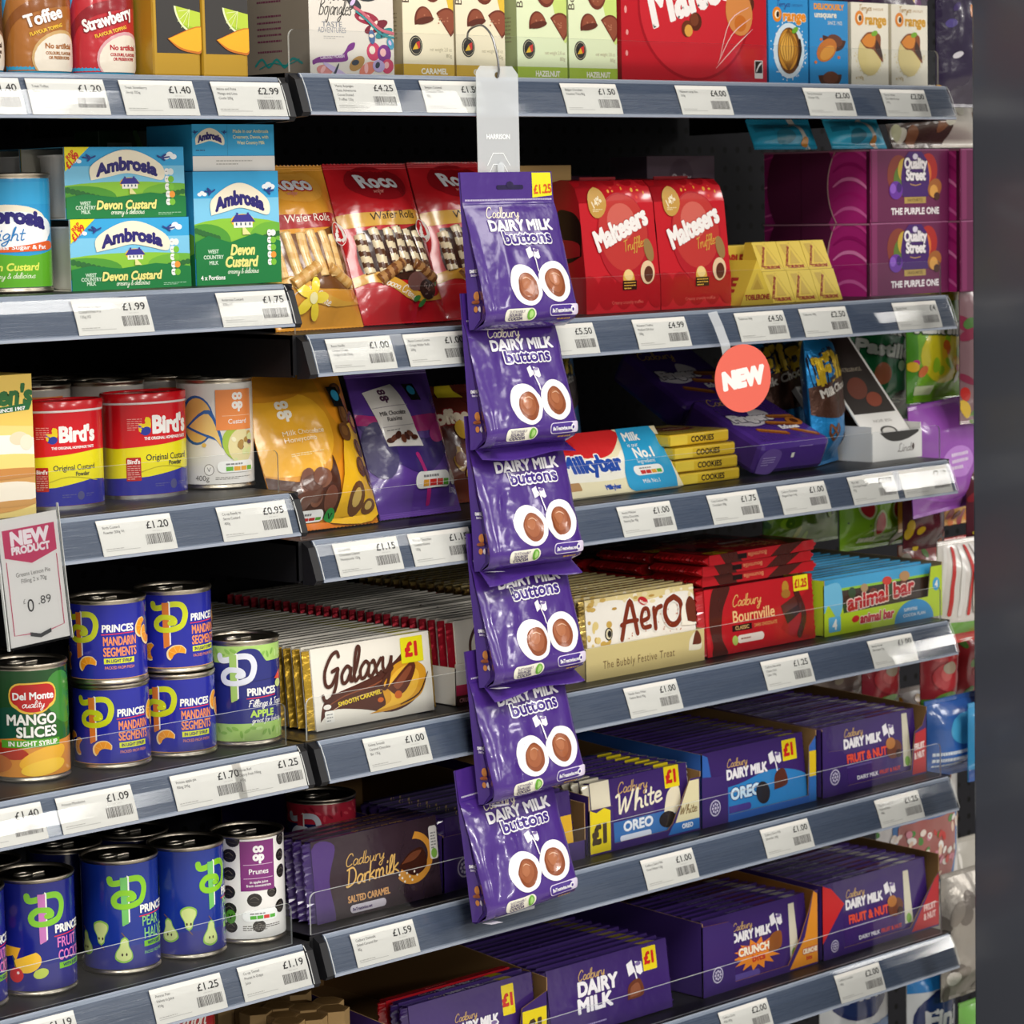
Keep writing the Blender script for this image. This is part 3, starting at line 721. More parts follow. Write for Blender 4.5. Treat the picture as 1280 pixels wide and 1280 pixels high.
d.rrect(c-13.5, 65, c+28.5, 84.5, 9, '#c5201f'); d.ell(c+7.5, 67, 15, 8, '#c5201f'); d.text('Del Monte', c+7.5, 71, 6.2, '#fff', bold=.05, al='c', w=38); d.script('Quality', c-3, 63.5, 3.2, '#fff', .18, w=20)
d.text('MANGO', c-18, 48, 9, '#f4f4ee', bold=.05, w=47, out=('#2a4a2a', .06)); d.text('SLICES', c-9, 36.5, 9, '#f4f4ee', bold=.05, w=38, out=('#2a4a2a', .06)); d.rect(c-24, 27, c+32, 34, '#59a52f'); d.text('IN LIGHT SYRUP', c-17, 28.5, 4.2, '#f2f2e8', bold=.05, w=46)
place(can('fruit_tin', 36.5, 108, d, CU, 'green mango slices tin at the far left', label_col='#2c6a2a', lid='#77746f'), -.2795, .075, .888)
# fourth shelf row below: fruit cocktail, pears, prunes
def pear(d, x, y, k, rot, skin='#8cc04a'):
    a = math.radians(rot); sh = [(0, 12), (3.4, 9), (4.5, 3), (8, -4), (7.5, -10), (0, -13), (-7.5, -10), (-8, -4), (-4.5, 3), (-3.4, 9)]
    f = lambda s: [(x+k*s*(px*math.cos(a)-py*math.sin(a)), y+k*s*(px*math.sin(a)+py*math.cos(a))) for px, py in sh]
    d.poly(f(1.), skin, True); d.poly(f(.86), '#cfdd8c', True); d.stroke([(x+k*12*-math.sin(a), y+k*12*math.cos(a)), (x+k*16*-math.sin(a+.2), y+k*16*math.cos(a+.2))], .8, '#7a5a3a', sm=False)
    for s in (-1, 1): d.ell(x+s*2*k, y-k*5, .9*k, 1.5*k, '#3b2a18', 8)
def pear_can(off, lb):
    d = D(150, 99, '#14308f'); c = 75+off
    d.rect(0, 0, 150, 22, '#2b2f86')
    pmark(d, c-8, 41, 46, '#6fc163', '#86c81f'); d.text('PRINCES', c+9, 52, 7, '#f2f2ee', bold=.06, w=36); d.stroke([(c+9, 48.5), (c+44, 50)], 1, '#d8304a', sm=False)
    d.text('PEAR', c+11, 39, 9, '#8fd07a', w=22, bold=.01); d.text('HALVES', c+13, 26.5, 10, '#8fd07a', w=34, bold=.01); d.rect(c+13, 19, c+42, 24.5, '#7cc22a'); d.text('WITH JUICE', c+17, 20.4, 2.9, '#16306a', bold=.05, w=21); d.text('PACKED FROM FRESH', c+13, 12, 2.8, '#8fd07a', w=30)
    pear(d, c-29, 34, .95, 180); pear(d, c-7, 19, 1.0, -4); pear(d, c-48, 24, .95, 8); pear(d, c+50, 70, .9, 10)
    return can('fruit_tin', 36.5, 109, d, CU, lb, label_col='#14308f', lid='#3b3a38')
place(pear_can(11, 'blue pear halves tin, left one of the front two'), -.190, .067, .693); place(pear_can(31, 'blue pear halves tin touching the white prune tin'), -.1145, .0625, .693)
def cocktail(lb, off):
    d = D(150, 99, '#161f80'); c = 75+off
    d.rect(0, 0, 150, 24, '#2b2a80'); pmark(d, c-8, 43, 46, '#c774b8', '#7cc22a'); d.text('PRINCES', c+6, 52, 7, '#f2f2ee', bold=.06, w=36); d.stroke([(c+6, 48.5), (c+40, 50)], 1, '#d8304a', sm=False)
    d.text('FRUIT', c+8, 38, 9, '#e07cc2', w=26, bold=.02); d.text('COCKTAIL', c+9, 26, 9, '#e07cc2', w=42, bold=.02); d.rect(c+10, 18, c+42, 23.5, '#7cc22a'); d.text('WITH JUICE', c+14, 19.4, 2.9, '#16306a', bold=.05, w=22)
    d.poly([(c-42, 42), (c-26, 40), (c-31, 28), (c-34, 33), (c-42, 31)], '#f3b52a'); d.ell(c-20, 27, 13, 10, '#f6c33a', rot=15, a0=150, a1=400); d.ell(c-31, 15, 7, 7, '#d42a2a'); d.ell(c-29, 17, 1.4, 1.4, '#ffe0d8', 8); d.stroke([(c-31, 22), (c-34, 32)], .7, '#5a7a2a', sm=False); d.ell(c-8, 16, 7, 4.6, '#c3d352', rot=15); d.ell(c-45, 22, 4, 10, '#5f9a35')
    d.ell(c+52, 62, 5, 6, '#d42a2a'); d.ell(c+50, 72, 6, 5, '#f6b52a')
    return can('fruit_tin', 36.5, 109, d, CU, lb, label_col='#161f80', lid='#3b3a38')
place(cocktail('blue fruit cocktail tin standing left of the pear tins', 14), -.287, .066, .693); place(cocktail('blue fruit cocktail tin cut off by the left edge of the photo', 16), -.3625, .068, .693)
d = D(150, 99, '#eceae6'); c = 83; rr = random.Random(9)
for (px, py, k) in ((-26, 82, 1), (-27, 64, 1), (-28, 46, 1), (-27, 29, 1), (-26, 12, .9), (-2, 38, 1), (17, 44, .8), (31, 62, 1), (30, 78, .9), (28, 28, 1), (2, 12, .9), (-44, 70, 1), (-44, 35, 1), (32, 94, 1), (-22, 97, 1)):
    d.ell(c+px, py, 7.4*k, 6.6*k, '#26221f', 16); d.stroke([(c+px-4*k, py+1), (c+px, py+3*k), (c+px+4*k, py)], .8, '#5b554e'); d.stroke([(c+px-4*k, py-2), (c+px+3*k, py-3*k)], .7, '#45403b', sm=False)
d.rect(c-15, 47, c+20, 96, '#7a2473'); coop(d, c+3, 77, 8, '#f2eef0'); d.rect(c-12, 72.5, c+18, 73, '#d8b8d4'); d.text('Prunes', c+3, 63.5, 5, '#f2eef0', al='c', bold=.02); d.rect(c-12, 59, c+18, 59.5, '#d8b8d4'); d.text('in apple juice', c+3, 54.5, 2.4, '#f2eef0', al='c', bold=.03); d.text('from concentrate', c+3, 51, 2.4, '#f2eef0', al='c', bold=.03)
d.ell(c-26, 22, 5.5, 7, '#4f8f2f'); d.text('V', c-26, 19.6, 5, '#12300f', al='c', bold=.04); d.rrect(c-14, 17, c+23, 28, 5, '#fbfbf9'); trafficlights(d, c-14, 18, 36, 9, ('#4fb22e', '#4fb22e', '#d9332a', '#4fb22e'), '#fbfbf9'); d.lines(c-14, 12, 40, 3, '#77736e')
place(can('prune_tin', 36.3, 107, d, CU, 'white prune tin with dark fruit and a plum coloured panel', label_col='#eceae6', lid='#3b3a38'), -.039, .0625, .693)
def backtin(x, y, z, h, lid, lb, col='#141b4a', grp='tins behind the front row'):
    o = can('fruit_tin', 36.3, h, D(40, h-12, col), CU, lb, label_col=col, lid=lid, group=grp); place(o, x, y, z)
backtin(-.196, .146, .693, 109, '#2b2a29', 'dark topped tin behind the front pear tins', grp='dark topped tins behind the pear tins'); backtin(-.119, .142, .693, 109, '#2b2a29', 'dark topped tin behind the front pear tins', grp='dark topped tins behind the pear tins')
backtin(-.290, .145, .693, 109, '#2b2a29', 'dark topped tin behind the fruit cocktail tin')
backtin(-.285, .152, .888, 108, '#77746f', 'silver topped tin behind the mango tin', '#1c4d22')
# red cherry filling tin tucked behind the dark bars
d = D(150, 92, '#1b2050'); c = 75
d.rect(0, 72, 150, 92, '#b5283c'); rr = random.Random(3)
for k in range(24): d.ell(3+k*6.2, rr.uniform(76, 88), 3.6, 1.4, rr.choice(('#d24a58', '#8f1a2c')), 10, rr.uniform(0, 180))
pmark(d, c-26, 36, 46, '#a82838', '#cfd3de'); d.ell(c+12, 60, 13, 6, '#b8232c'); d.text('PRINCES', c-5, 44, 6.6, '#f2f2ee', bold=.06, w=33)
place(can('cherry_tin', 36.3, 103, d, CU, 'red and navy cherry filling tin behind the salted caramel bars', label_col='#1b2050', lid='#55514c'), .119, .135, .697)
# custard tin
d = D(150, 92, '#e3e0da'); c = 80
d.ell(c-24, 62, 18, 24, '#2f62a8'); d.ell(c-23, 62, 15.5, 21.5, '#e8bd6a'); d.poly([(c-36, 55), (c-10, 72), (c+4, 34), (c-4, 42), (c-14, 46)], '#2f62a8', True); d.poly([(c-32, 56), (c-11, 68), (c+1, 36), (c-6, 45), (c-18, 50)], '#edc878', True)
d.ell(c-16, 38, 2.2, 2, '#e6bd62'); d.ell(c+14, 38, 12, 16, '#a9c44a', rot=20); d.ell(c+22, 36, 15, 17, '#e6d9a2'); rr = random.Random(2)
for k in range(16): d.ell(c+20+rr.uniform(-12, 14), 36+rr.uniform(-14, 14), rr.uniform(2, 4.5), rr.uniform(1.6, 3.6), rr.choice(('#6b4a5f', '#c9a25a', '#f3ecc8', '#b08a4a', '#d9dfa0')), 9, rr.uniform(0, 90))
d.rect(c-4, 52, c+36, 91, '#ee8f4c'); coop(d, c+18, 73, 8.5, '#faf3ec'); d.rect(c+2, 65.5, c+34, 66, '#f7cda8'); d.text('Custard', c+18, 58, 4.4, '#faf3ec', al='c', bold=.02)
d.ell(c-12, 14, 5, 5.6, '#8a857e'); d.ell(c-12, 14, 4.3, 4.9, '#efece7'); d.text('V', c-12, 12, 4.4, '#777', al='c'); trafficlights(d, c-4, 11, 42, 11, ('#6ab43c', '#e8a63a', '#e8a63a', '#6ab43c')); d.text('400g', c-26, 3.5, 5, '#6f6b66'); d.lines(c-6, 6, 40, 2, '#8b8781', h=.7, gap=1.6)
place(can('custard_tin', 37.2, 108, d, CU, 'silver custard tin with an orange square panel and pouring jug', label_col='#e3e0da'), -.0245, .109, 1.131)
for i, (x, y) in enumerate(((-.105, .176), (-.185, .186), (-.025, .188), (-.11, .255))):
    d = D(150, 92, '#c9c5be'); d.rect(71, 52, 111, 91, '#ee8f4c'); coop(d, 93, 73, 8.5, '#faf3ec')
    place(can('custard_tin', 37.2, 108, d, CU, 'custard tin in the row behind the custard powder drums', label_col='#c9c5be', group='custard tins behind the powder drums'), x, y, 1.131)
# light custard tin, second shelf
d = D(160, 94, '#2f9ad2'); c = 80
d.rect(0, 74, 160, 94, '#35a3d8'); d.ell(c, 58, 42, 16, '#efe6cf'); d.ell(c+2, 52, 50, 16, '#e8f0f4'); d.poly([(0, 0), (160, 0), (160, 34), (c+20, 28), (c-30, 32), (0, 26)], '#5fae28', True)
d.ell(c, 46, 46, 13, '#f6f8f8'); d.poly([(c-45, 31), (c+45, 33), (c+46, 41), (c, 36), (c-45, 39)], '#e0602a', True); d.text('20% Less Sugar & Fat', c-26, 34, 3.4, '#fff', bold=.04, w=66)
d.text('Ambrosia', c, 58, 12.5, '#2a2470', bold=.1, al='c', w=78, warp=lambda X, Y: (X, Y-X*X*.004)); d.script('Light', c-18, 42, 6, '#2f7fc0', .18, w=34)
d.text('Devon Custard', c, 15, 6.4, '#e6ee62', bold=.05, al='c', w=60, shear=.2); d.script('creamy & delicious', c-20, 8, 2.6, '#eef5d8', .2, w=46)
place(can('custard_tin', 38, 108, d, CU, 'blue and green light custard tin at the far left of the second shelf', label_col='#2f9ad2'), -.2665, .095, 1.329)
# ================================================================ custard powder drums and pie mix box
def drum(rx, ry, h, lb, scale, off=0.):
    o = empty('custard_powder_drum'); tag(o, lb, 'drum')
    W = 2*math.pi*math.sqrt((rx*rx+ry*ry)/2); d = D(W*.62, h-14, '#e6da1e'); w = d.w; H = d.h; c = w*.5
    d.poly([(0, H), (w, H), (w, H*.57), (c+w*.25, H*.585), (c, H*.55), (c-w*.3, H*.52), (0, H*.54)], '#d2151f')
    d.poly([(0, 0), (w, 0), (w, H*.24), (c+w*.2, H*.27), (c-w*.1, H*.2), (0, H*.18)], '#2b2c8f'); s = scale
    d.stroke([(c-w*.2, H*.23), (c, H*.31), (c+w*.26, H*.25)], .8, '#b9ae20')
    bx = c-14*s; by = H*.72
    d.poly([(bx-9*s, by-1*s), (bx-2*s, by-4*s), (bx+3*s, by+3*s), (bx+2*s, by+10*s), (bx-2*s, by+12*s), (bx-3*s, by+6*s), (bx-9*s, by+6*s)], '#f0d21c', True); d.ell(bx-2*s, by-1*s, 5*s, 4*s, '#2b3a9c', rot=20); d.ell(bx, by+9*s, 3*s, 3*s, '#f0d21c'); d.stroke([(bx-9*s, by+4*s), (bx-5*s, by+1*s), (bx-7*s, by-3*s)], 1.4*s, '#2b3a9c')
    d.text("Bird's", bx+4*s, by-3*s, 15.5*s, '#f6f2ee', bold=.07, w=46*s); d.text('THE ORIGINAL HOMEMADE TASTE', c-18*s, H*.61, 2.6*s, '#f6f2ee', bold=.05, w=52*s)
    d.text('Original Custard', c-17*s, H*.38, 5.6*s, '#2a2a3a', w=52*s, bold=.02); d.text('Powder', c+8*s, H*.315, 4.4*s, '#2a2a3a', w=18*s, bold=.02); d.ell(c+14*s, H*.1, 4.4*s, 4.6*s, '#4a4a78'); d.lines(c-8*s, H*.11, 16*s, 2, '#51518a', seed=1); d.lines(c+21*s, H*.11, 12*s, 2, '#51518a', seed=2)
    d.rrect(c-36*s, H*.16, c-22*s, H*.42, 1, '#b3211f'); d.text("Bird's", c-35*s, H*.35, 4*s, '#f6e9e4', w=12*s, bold=.05); d.lines(c-35*s, H*.32, 12*s, 7, '#e0a79c', h=.7, gap=2); d.lines(c-34*s, H*.84, 14*s, 6, '#e89a92', h=.7, gap=2)
    g = G(); g.lathe([(1, 0), (1, 3)], '#c9c7c6', 'tin', 56, rx, ry); g.cap(1, .2, '#999', 'tin', 56, rx, ry, False); g.lathe([(1-.4/rx, 3), (1-.4/rx, h-10)], '#d2151f', 'card', 56, rx, ry)
    n = 720; tab = [0.]; 
    for k in range(n): 
        a, b_ = 2*math.pi*k/n, 2*math.pi*(k+1)/n
        tab.append(tab[-1]+math.hypot(rx*(math.cos(b_)-math.cos(a)), ry*(math.sin(b_)-math.sin(a))))
    k0 = int((1.5*math.pi+math.radians(-20))/(2*math.pi)*n); base = tab[k0]
    def fm(u, v):
        s_ = (base+u-c+off) % tab[-1]; lo, hi = 0, n
        while hi-lo > 1:
            m_ = (lo+hi)//2
            if tab[m_] <= s_: lo = m_
            else: hi = m_
        t = 2*math.pi*(lo+(s_-tab[lo])/(tab[lo+1]-tab[lo]))/n; x, y = (rx-.3)*math.cos(t), (ry-.3)*math.sin(t); nx, ny = math.cos(t)/rx, math.sin(t)/ry; l = math.hypot(nx, ny)
        return ((x, y, 3.2+v), (nx/l, ny/l, 0))
    g.decal(d, fm, (3., None), 'gloss', .12); g.build('drum', o)
    g = G(); g.lathe([(1.0, h-10.5), (1+.5/rx, h-9.8), (1+.5/rx, h-8.6), (1-.3/rx, h-8.2)], '#e8dede', 'gloss', 56, rx, ry); g.lathe([(1+.9/rx, h-8.4), (1+.9/rx, h-1), (1, h), (1-2.5/rx, h), (1-3/rx, h-1.5)], '#cf141e', 'gloss', 56, rx, ry); g.cap(1-3/rx, h-1.5, '#c0101a', 'gloss', 56, rx, ry)
    g.build('lid', o); return o
place(drum(39, 24, 99, 'smaller red and yellow custard powder drum beside the pie mix box', .86), -.224, .0800, 1.131); place(drum(45, 30, 99, 'larger red and yellow custard powder drum left of the custard tin', 1., 13.), -.1155, .1035, 1.131)
d = D(100, 127, '#f0d582'); d.poly([(0, 127), (100, 127), (100, 80), (50, 84), (0, 80)], '#edca62'); d.text("Green's", 99, 101, 16, '#2c6a35', bold=.08, al='r', shear=.15); d.poly([(30, 91), (96, 95), (99, 101), (94, 101), (30, 96)], '#1f6a38'); d.text('BAKING SINCE 1907', 40, 92.6, 3, '#fff', bold=.05, w=52, rot=3)
for (x, y, a, b_, cc) in ((55, 30, 70, 26, '#d9a05a'), (60, 60, 55, 14, '#fbf3e4'), (84, 70, 10, 6, '#efd8b8'), (60, 48, 60, 9, '#f2d77e'), (60, 39, 60, 5, '#c98a48'), (70, 22, 40, 10, '#f7ecd8'), (72, 12, 36, 3, '#cf9a5a'), (92, 66, 7, 7, '#f7e4cc')): d.ell(x, y, a, b_, cc)
o = carton('pie_mix_box', 100, 60, 127, '#edca62', d); tag(o, 'yellow lemon pie mix box at the left edge above the new product card', 'box'); place(o, -.3835, .045, 1.131)
# ================================================================ custard cartons
def custard_scene(d, w, h, cy):
    """sky, hills, cottage; cy = height of the green lower band"""
    d.rect(0, cy, w, h, '#35a5dc'); d.rect(0, cy, w, cy+(h-cy)*.62, '#7cc6e8')
    for (x, y, k) in ((w*.88, h*.86, 1), (w*.1, h*.80, .7)):
        for q in (-4, 0, 4): d.ell(x+q*k, y+(2 if q == 0 else 0)*k, 4*k, 2.6*k, '#f2f7fa', 12)
    d.ell(w*.5, cy+1, w*.75, h*.2, '#8cc53a'); d.ell(w*.12, cy, w*.3, h*.16, '#4f9a34'); d.ell(w*.9, cy+3, w*.26, h*.14, '#6fb23a')
    for k in range(7): d.ell(w*.02+k*w*.04, cy+h*.1-k*1.2, 3.4, 2.8, '#2c6b33', 12)
    for k in range(6): d.ell(w*.98-k*w*.04, cy+h*.06-k*.8, 3.4, 2.6, '#2c6b33', 12)
    d.poly([(0, 0), (w, 0), (w, cy*.98), (w*.7, cy*1.18), (w*.4, cy*.98), (w*.15, cy*1.15), (0, cy)], '#177a3d')
def cottage(d, x, y, k):
    d.ell(x, y+4*k, 13*k, 6*k, '#f2c02a'); d.rect(x-10*k, y-2*k, x+11*k, y+4*k, '#f4f1e8'); d.poly([(x-13*k, y+3*k), (x-8*k, y+9*k), (x+8*k, y+9.5*k), (x+14*k, y+3*k)], '#38338f'); d.rect(x-7*k, y+8*k, x-5*k, y+11*k, '#38338f'); d.rect(x+5*k, y+8*k, x+7*k, y+11*k, '#38338f')
    for q in (-7, -2, 3, 8): d.rect(x+q*k-.8*k, y, x+q*k+.8*k, y+2.4*k, '#38506a')
    d.poly([(x-1*k, y-2*k), (x+2*k, y-2*k), (x+8*k, y-8*k), (x-1*k, y-8*k)], '#e8e29a')
def amb_logo(d, x, y, w, hh):
    f = lambda X: -(X/(w/2))**2*hh*.55
    q = [(x-w*.6, y+f(-w*.5)-hh*.35), (x-w*.6, y+hh*.95+f(-w*.55)), (x-w*.3, y+hh*1.55+f(w*.3)), (x, y+hh*1.75), (x+w*.3, y+hh*1.55+f(w*.3)), (x+w*.6, y+hh*.95+f(w*.55)), (x+w*.6, y+f(w*.5)-hh*.35), (x+w*.3, y-hh*.4+f(w*.3)), (x, y-hh*.3), (x-w*.3, y-hh*.4+f(w*.3))]
    d.poly(q, '#f3ead2', True); d.text('Ambrosia', x, y, hh, '#2b2473', bold=.09, al='c', w=w, warp=lambda X, Y: (X, Y*(1.12-.24*abs(X)/(w/2))+f(X)))
    for s in (-1, 1): d.stroke([(x+s*w*.66, y+hh*1.3), (x+s*w*.6, y+hh*1.05), (x+s*w*.64, y+hh*.8)], hh*.16, '#2b3c86'); d.stroke([(x+s*w*.72, y+hh*1.1), (x+s*w*.6, y+hh*1.02), (x+s*w*.52, y+hh*1.2)], hh*.13, '#2b3c86')
def pips(d, x, y, k, n=5):
    for i in range(n): d.rrect(x, y-i*7*k, x+5.6*k, y+6.2*k-i*7*k, 2.4*k, '#f3f3ef'); d.ell(x+7.2*k, y+3*k-i*7*k, 3.4*k, 3.1*k, ('#e7ece9', '#7cbf3a', '#7cbf3a', '#ef9a3a', '#7cbf3a')[i]); d.lines(x+1*k, y+3*k-i*7*k, 3.6*k, 1, '#777', h=.6)
def pot_design(w, h):
    d = D(w, h, '#35a5dc'); custard_scene(d, w, h, h*.3); cottage(d, w*.53, h*.44, .85); amb_logo(d, w*.51, h*.68, w*.5, 10.5)
    d.poly([(0, h), (0, h*.66), (w*.2, h)], '#f2e21e'); d.text('RRP', 3.5, h-12, 4, '#d9331f', bold=.05, rot=42); d.text('£1.99', 4, h-20, 6, '#d9331f', bold=.06, rot=42, w=17)
    d.text('Devon Custard', w*.24, h*.13, 7.6, '#f0e88a', bold=.06, shear=.2, w=w*.5, out=('#0e5a2c', .06)); d.script('creamy & delicious', w*.36, h*.055, 2.5, '#e9f3dc', .2, w=w*.28)
    for t, y in (('WEST', .19), ('COUNTRY', .13), ('MILK', .07)): d.text(t, w*.155, h*y, 3.2, '#cfe6cf', al='c', bold=.05)
    pips(d, w*.83, h*.6, 1.); d.lines(w*.76, h*.06, w*.2, 2, '#9cc9a8', h=.6, gap=1.4); return d
def pot_pack(lb, grp=None):
    o = empty('custard_pot_pack'); tag(o, lb, 'custard pots', grp); w, dp, h = 137, 66, 65
    g = G(); t = .6
    g.box(0, w, 0, t, 0, h, '#e8e2d2', 'card'); g.box(0, w, dp-t, dp, 0, h, '#e8e2d2', 'card'); g.box(0, w, t, dp-t, 0, t, '#e8e2d2', 'card'); g.box(0, w, t, dp-t, h-t, h, '#4b93b4', 'card'); g.decal(pot_design(w, h), FR(), fin='card'); g.build('sleeve', o)
    for i in range(2):
        for j in range(1):
            g = G(); pr = [(22, .8), (25, 3), (30, 56), (32.2, 57), (32.2, 58.5)]; g.lathe(pr, '#e9e7e3', 'gloss', 32); g.cap(22, .8, '#e9e7e3', 'gloss', 32, up=False); g.cap(32, 58.4, '#dcdad8', 'foil', 32)
            g.build('pot', o, (.0335+i*.0695, .033, 0))
    return o
place(pot_pack('lower green and blue four pot custard sleeve at the front'), -.2265, .058, 1.329); place(pot_pack('upper custard pot sleeve lying on the front lower one'), -.2285, .06, 1.3943)
for k in range(2): place(pot_pack('custard pot sleeve in the rank behind the front two', 'custard pot sleeves at the back'), -.2275, .13, 1.329+.0653*k)
w, h = 104, 107
d = D(w, h, '#35a5dc'); custard_scene(d, w, h, h*.38); cottage(d, w*.56, h*.52, 1.1); amb_logo(d, w*.53, h*.71, w*.56, 11.5)
d.text('Devon', w*.54, h*.26, 9.5, '#f0e88a', bold=.06, al='c', shear=.2, w=30); d.text('Custard', w*.52, h*.155, 9.5, '#f0e88a', bold=.06, al='c', shear=.2, w=40); d.script('creamy & delicious', w*.36, h*.095, 2.6, '#e9f3dc', .2, w=38); d.text('4 x Portions', 5, 5, 4, '#f2f5ee', bold=.05)
for t, y in (('WEST', .28), ('COUNTRY', .23), ('MILK', .18)): d.text(t, w*.2, h*y, 3.4, '#cfe6cf', al='c', bold=.05)
pips(d, w*.84, h*.42, 1.)
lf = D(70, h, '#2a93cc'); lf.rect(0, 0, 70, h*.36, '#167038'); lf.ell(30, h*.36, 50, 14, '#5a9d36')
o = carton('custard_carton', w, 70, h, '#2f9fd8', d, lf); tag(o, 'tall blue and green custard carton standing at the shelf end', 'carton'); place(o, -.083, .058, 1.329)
d = D(100, 44, '#33a9e0'); d.rect(0, 0, 100, 14, '#e9e7e2'); d.lines(28, 9, 44, 2, '#b5b2ad', h=1, gap=3); d.rect(0, 14, 100, 14.6, '#2a8fc2'); d.rect(42, 14.6, 42.5, 45, '#2a8fc2'); amb_logo(d, 21, 30, 28, 6); d.lines(4, 19, 18, 1, '#2a4a7a')
for i, t in enumerate(('Made in our Ambrosia', 'Creamery, Devon, with', 'West Country Milk')): d.text(t, 71, 36-i*5.4, 3.1, '#eef0c8', al='c', bold=.04, w=44 if i < 2 else 34)
o = carton('custard_carton', 100, 70, 44, '#33a9e0', d, None); tag(o, 'sky blue custard carton lying on its back on the tall one', 'carton'); place(o, -.079, .062, 1.4365)
g = G(); g.box(0, 60, 0, 40, 0, 150, '#1c3a1e', 'card', 1); d = D(60, 150); d.rect(10, 100, 40, 138, '#8a8d8a'); d.lines(13, 132, 24, 8, '#3a3d3a', h=1.2, gap=4); d.stroke([(46, 100), (52, 125), (44, 148)], 6, '#3f7a2a'); g.decal(d, FR(), fin='card')
o = g.build('dark_carton'); tag(o, 'dark green carton at the back behind the custard sleeves', 'carton'); place(o, -.085, .20, 1.329)
# ================================================================ sauces on the top left shelf
def sauce(lb, main, dark, txt, tl, cat='sauce bottle'):
    o = empty('sauce_bottle'); tag(o, lb, cat); rx, ry, H = 34.5, 24, 150
    g = G(); prof = [(.86, 0), (.97, 2), (1, 6), (1, 60), (.97, 80), (.86, 100), (.66, 120), (.42, 134), (.36, 140)]
    g.lathe([(r*1, z) for r, z in prof], '#3ea3cf', 'film', 48, rx, ry); g.cap(.86, .2, '#2f86b0', 'film', 48, rx, ry, False)
    def rad(z):
        for (a, za), (b_, zb) in zip(prof, prof[1:]):
            if za <= z <= zb: return a+(b_-a)*(z-za)/(zb-za)
        return .36
    d = D(96, 118); c = 48
    d.poly([(0, 118), (0, 40), (14, 0), (96, 0), (96, 118)], main); d.poly([(0, 118), (0, 48), (12, 60), (30, 84), (50, 92), (70, 100), (96, 112), (96, 118)], '#e9edef', True); d.poly([(0, 118), (0, 30), (8, 44), (16, 64), (26, 92), (30, 118)], '#58b2dc')
    d.poly([(12, 0), (16, 28), (30, 46), (60, 56), (96, 60), (96, 68), (64, 66), (36, 60), (16, 44), (6, 20), (8, 0)], dark, True)
    d.ell(66, 14, 27, 22, tl, rot=18); d.ell(66, 13, 25, 20, '#e6dccb', rot=18)
    d.text(txt, 53, 43, 10.5, '#f6f2ee', bold=.05, al='c', w=50 if len(txt) > 7 else 36, rot=17, out=(dark, .06)); d.text('FLAVOUR TOPPING', 54, 35, 3, '#f0c23a', al='c', bold=.05, rot=17, w=32)
    d.text('No artificial', 66, 20, 4.4, main, al='c', bold=.05, w=30); d.text('COLOURS, FLAVOURS', 66, 14.5, 2.6, main, al='c', bold=.05, w=29); d.text('OR PRESERVATIVES', 66, 10.5, 2.6, main, al='c', bold=.05, w=24)
    def fm(u, v):
        z = 4+v; t = -math.pi/2-math.radians(18)+(u-c)/31.; r = rad(z); nx, ny = math.cos(t)/rx, math.sin(t)/ry; l = math.hypot(nx, ny)
        return ((r*rx*math.cos(t), r*ry*math.sin(t), z), (nx/l, ny/l, 0))
    g.decal(d, fm, (3., 6.), 'film', .14); g.build('bottle', o)
    g = G(); g.lathe([(15, 138), (16, 140), (16, 160), (13, 164), (.5, 164)], '#e9e9e6', 'gloss', 32); g.build('cap', o); return o
place(sauce('brown and blue toffee flavour sauce bottle', '#a8682a', '#8a4f1e', 'Toffee', '#c9a36a'), -.2525, .062, 1.522); place(sauce('red and blue strawberry flavour sauce bottle', '#bb2630', '#8f1a24', 'Strawberry', '#d8a2a8'), -.1815, .062, 1.522)
o = sauce('dark chocolate coloured sauce bottle cut off by the left edge', '#3a2620', '#241512', 'Choc', '#8a6a55'); place(o, -.326, .062, 1.522)
def coulis(lb, dx):
    o = empty('coulis_jar'); tag(o, lb, 'jar'); g = G(); g.box(0, 54, 0, 54, 0, 116, '#b8902a', 'gloss', 3); g.box(4, 50, 4, 50, 116, 130, '#b08a28', 'gloss', 3)
    d = D(54, 116); d.rect(3, 22, 54, 100, '#3d3b3a'); d.ell(41, 62, 16, 22, '#e8efc0', rot=28, a0=150, a1=330); d.ell(41.5, 62, 14.5, 20, '#b9cf45', rot=28, a0=150, a1=330); d.ell(41.5, 62, 14.5, 20, '#9fbf35', rot=28, a0=205, a1=275)
    for k in range(4): d.stroke([(41.5, 62), (41.5-14*math.cos(k*.6-.4), 62-17*math.sin(k*.6+.1))], .7, '#dfe8a5', sm=False)
    d.poly([(15, 35), (54, 47), (54, 24), (44, 22.5), (28, 26)], '#c9742a', True); d.poly([(16, 35), (54, 46), (54, 26), (43, 24.5), (28, 28)], '#f2b02c', True)
    g.decal(d, FR(), fin='gloss'); g.build('jar', o); g = G(); g.lathe([(22, 129), (24, 131), (24, 146), (22, 147.5), (.5, 147.5)], '#2a2826', 'gloss', 32, cx=27, cy=27); g.build('lid', o); return o
place(coulis('mango and lime coulis jar beside the strawberry sauce bottle', 0), -.1445, .03, 1.522); place(coulis('mango and lime coulis jar nearest the shelf end', 0), -.0875, .03, 1.522)
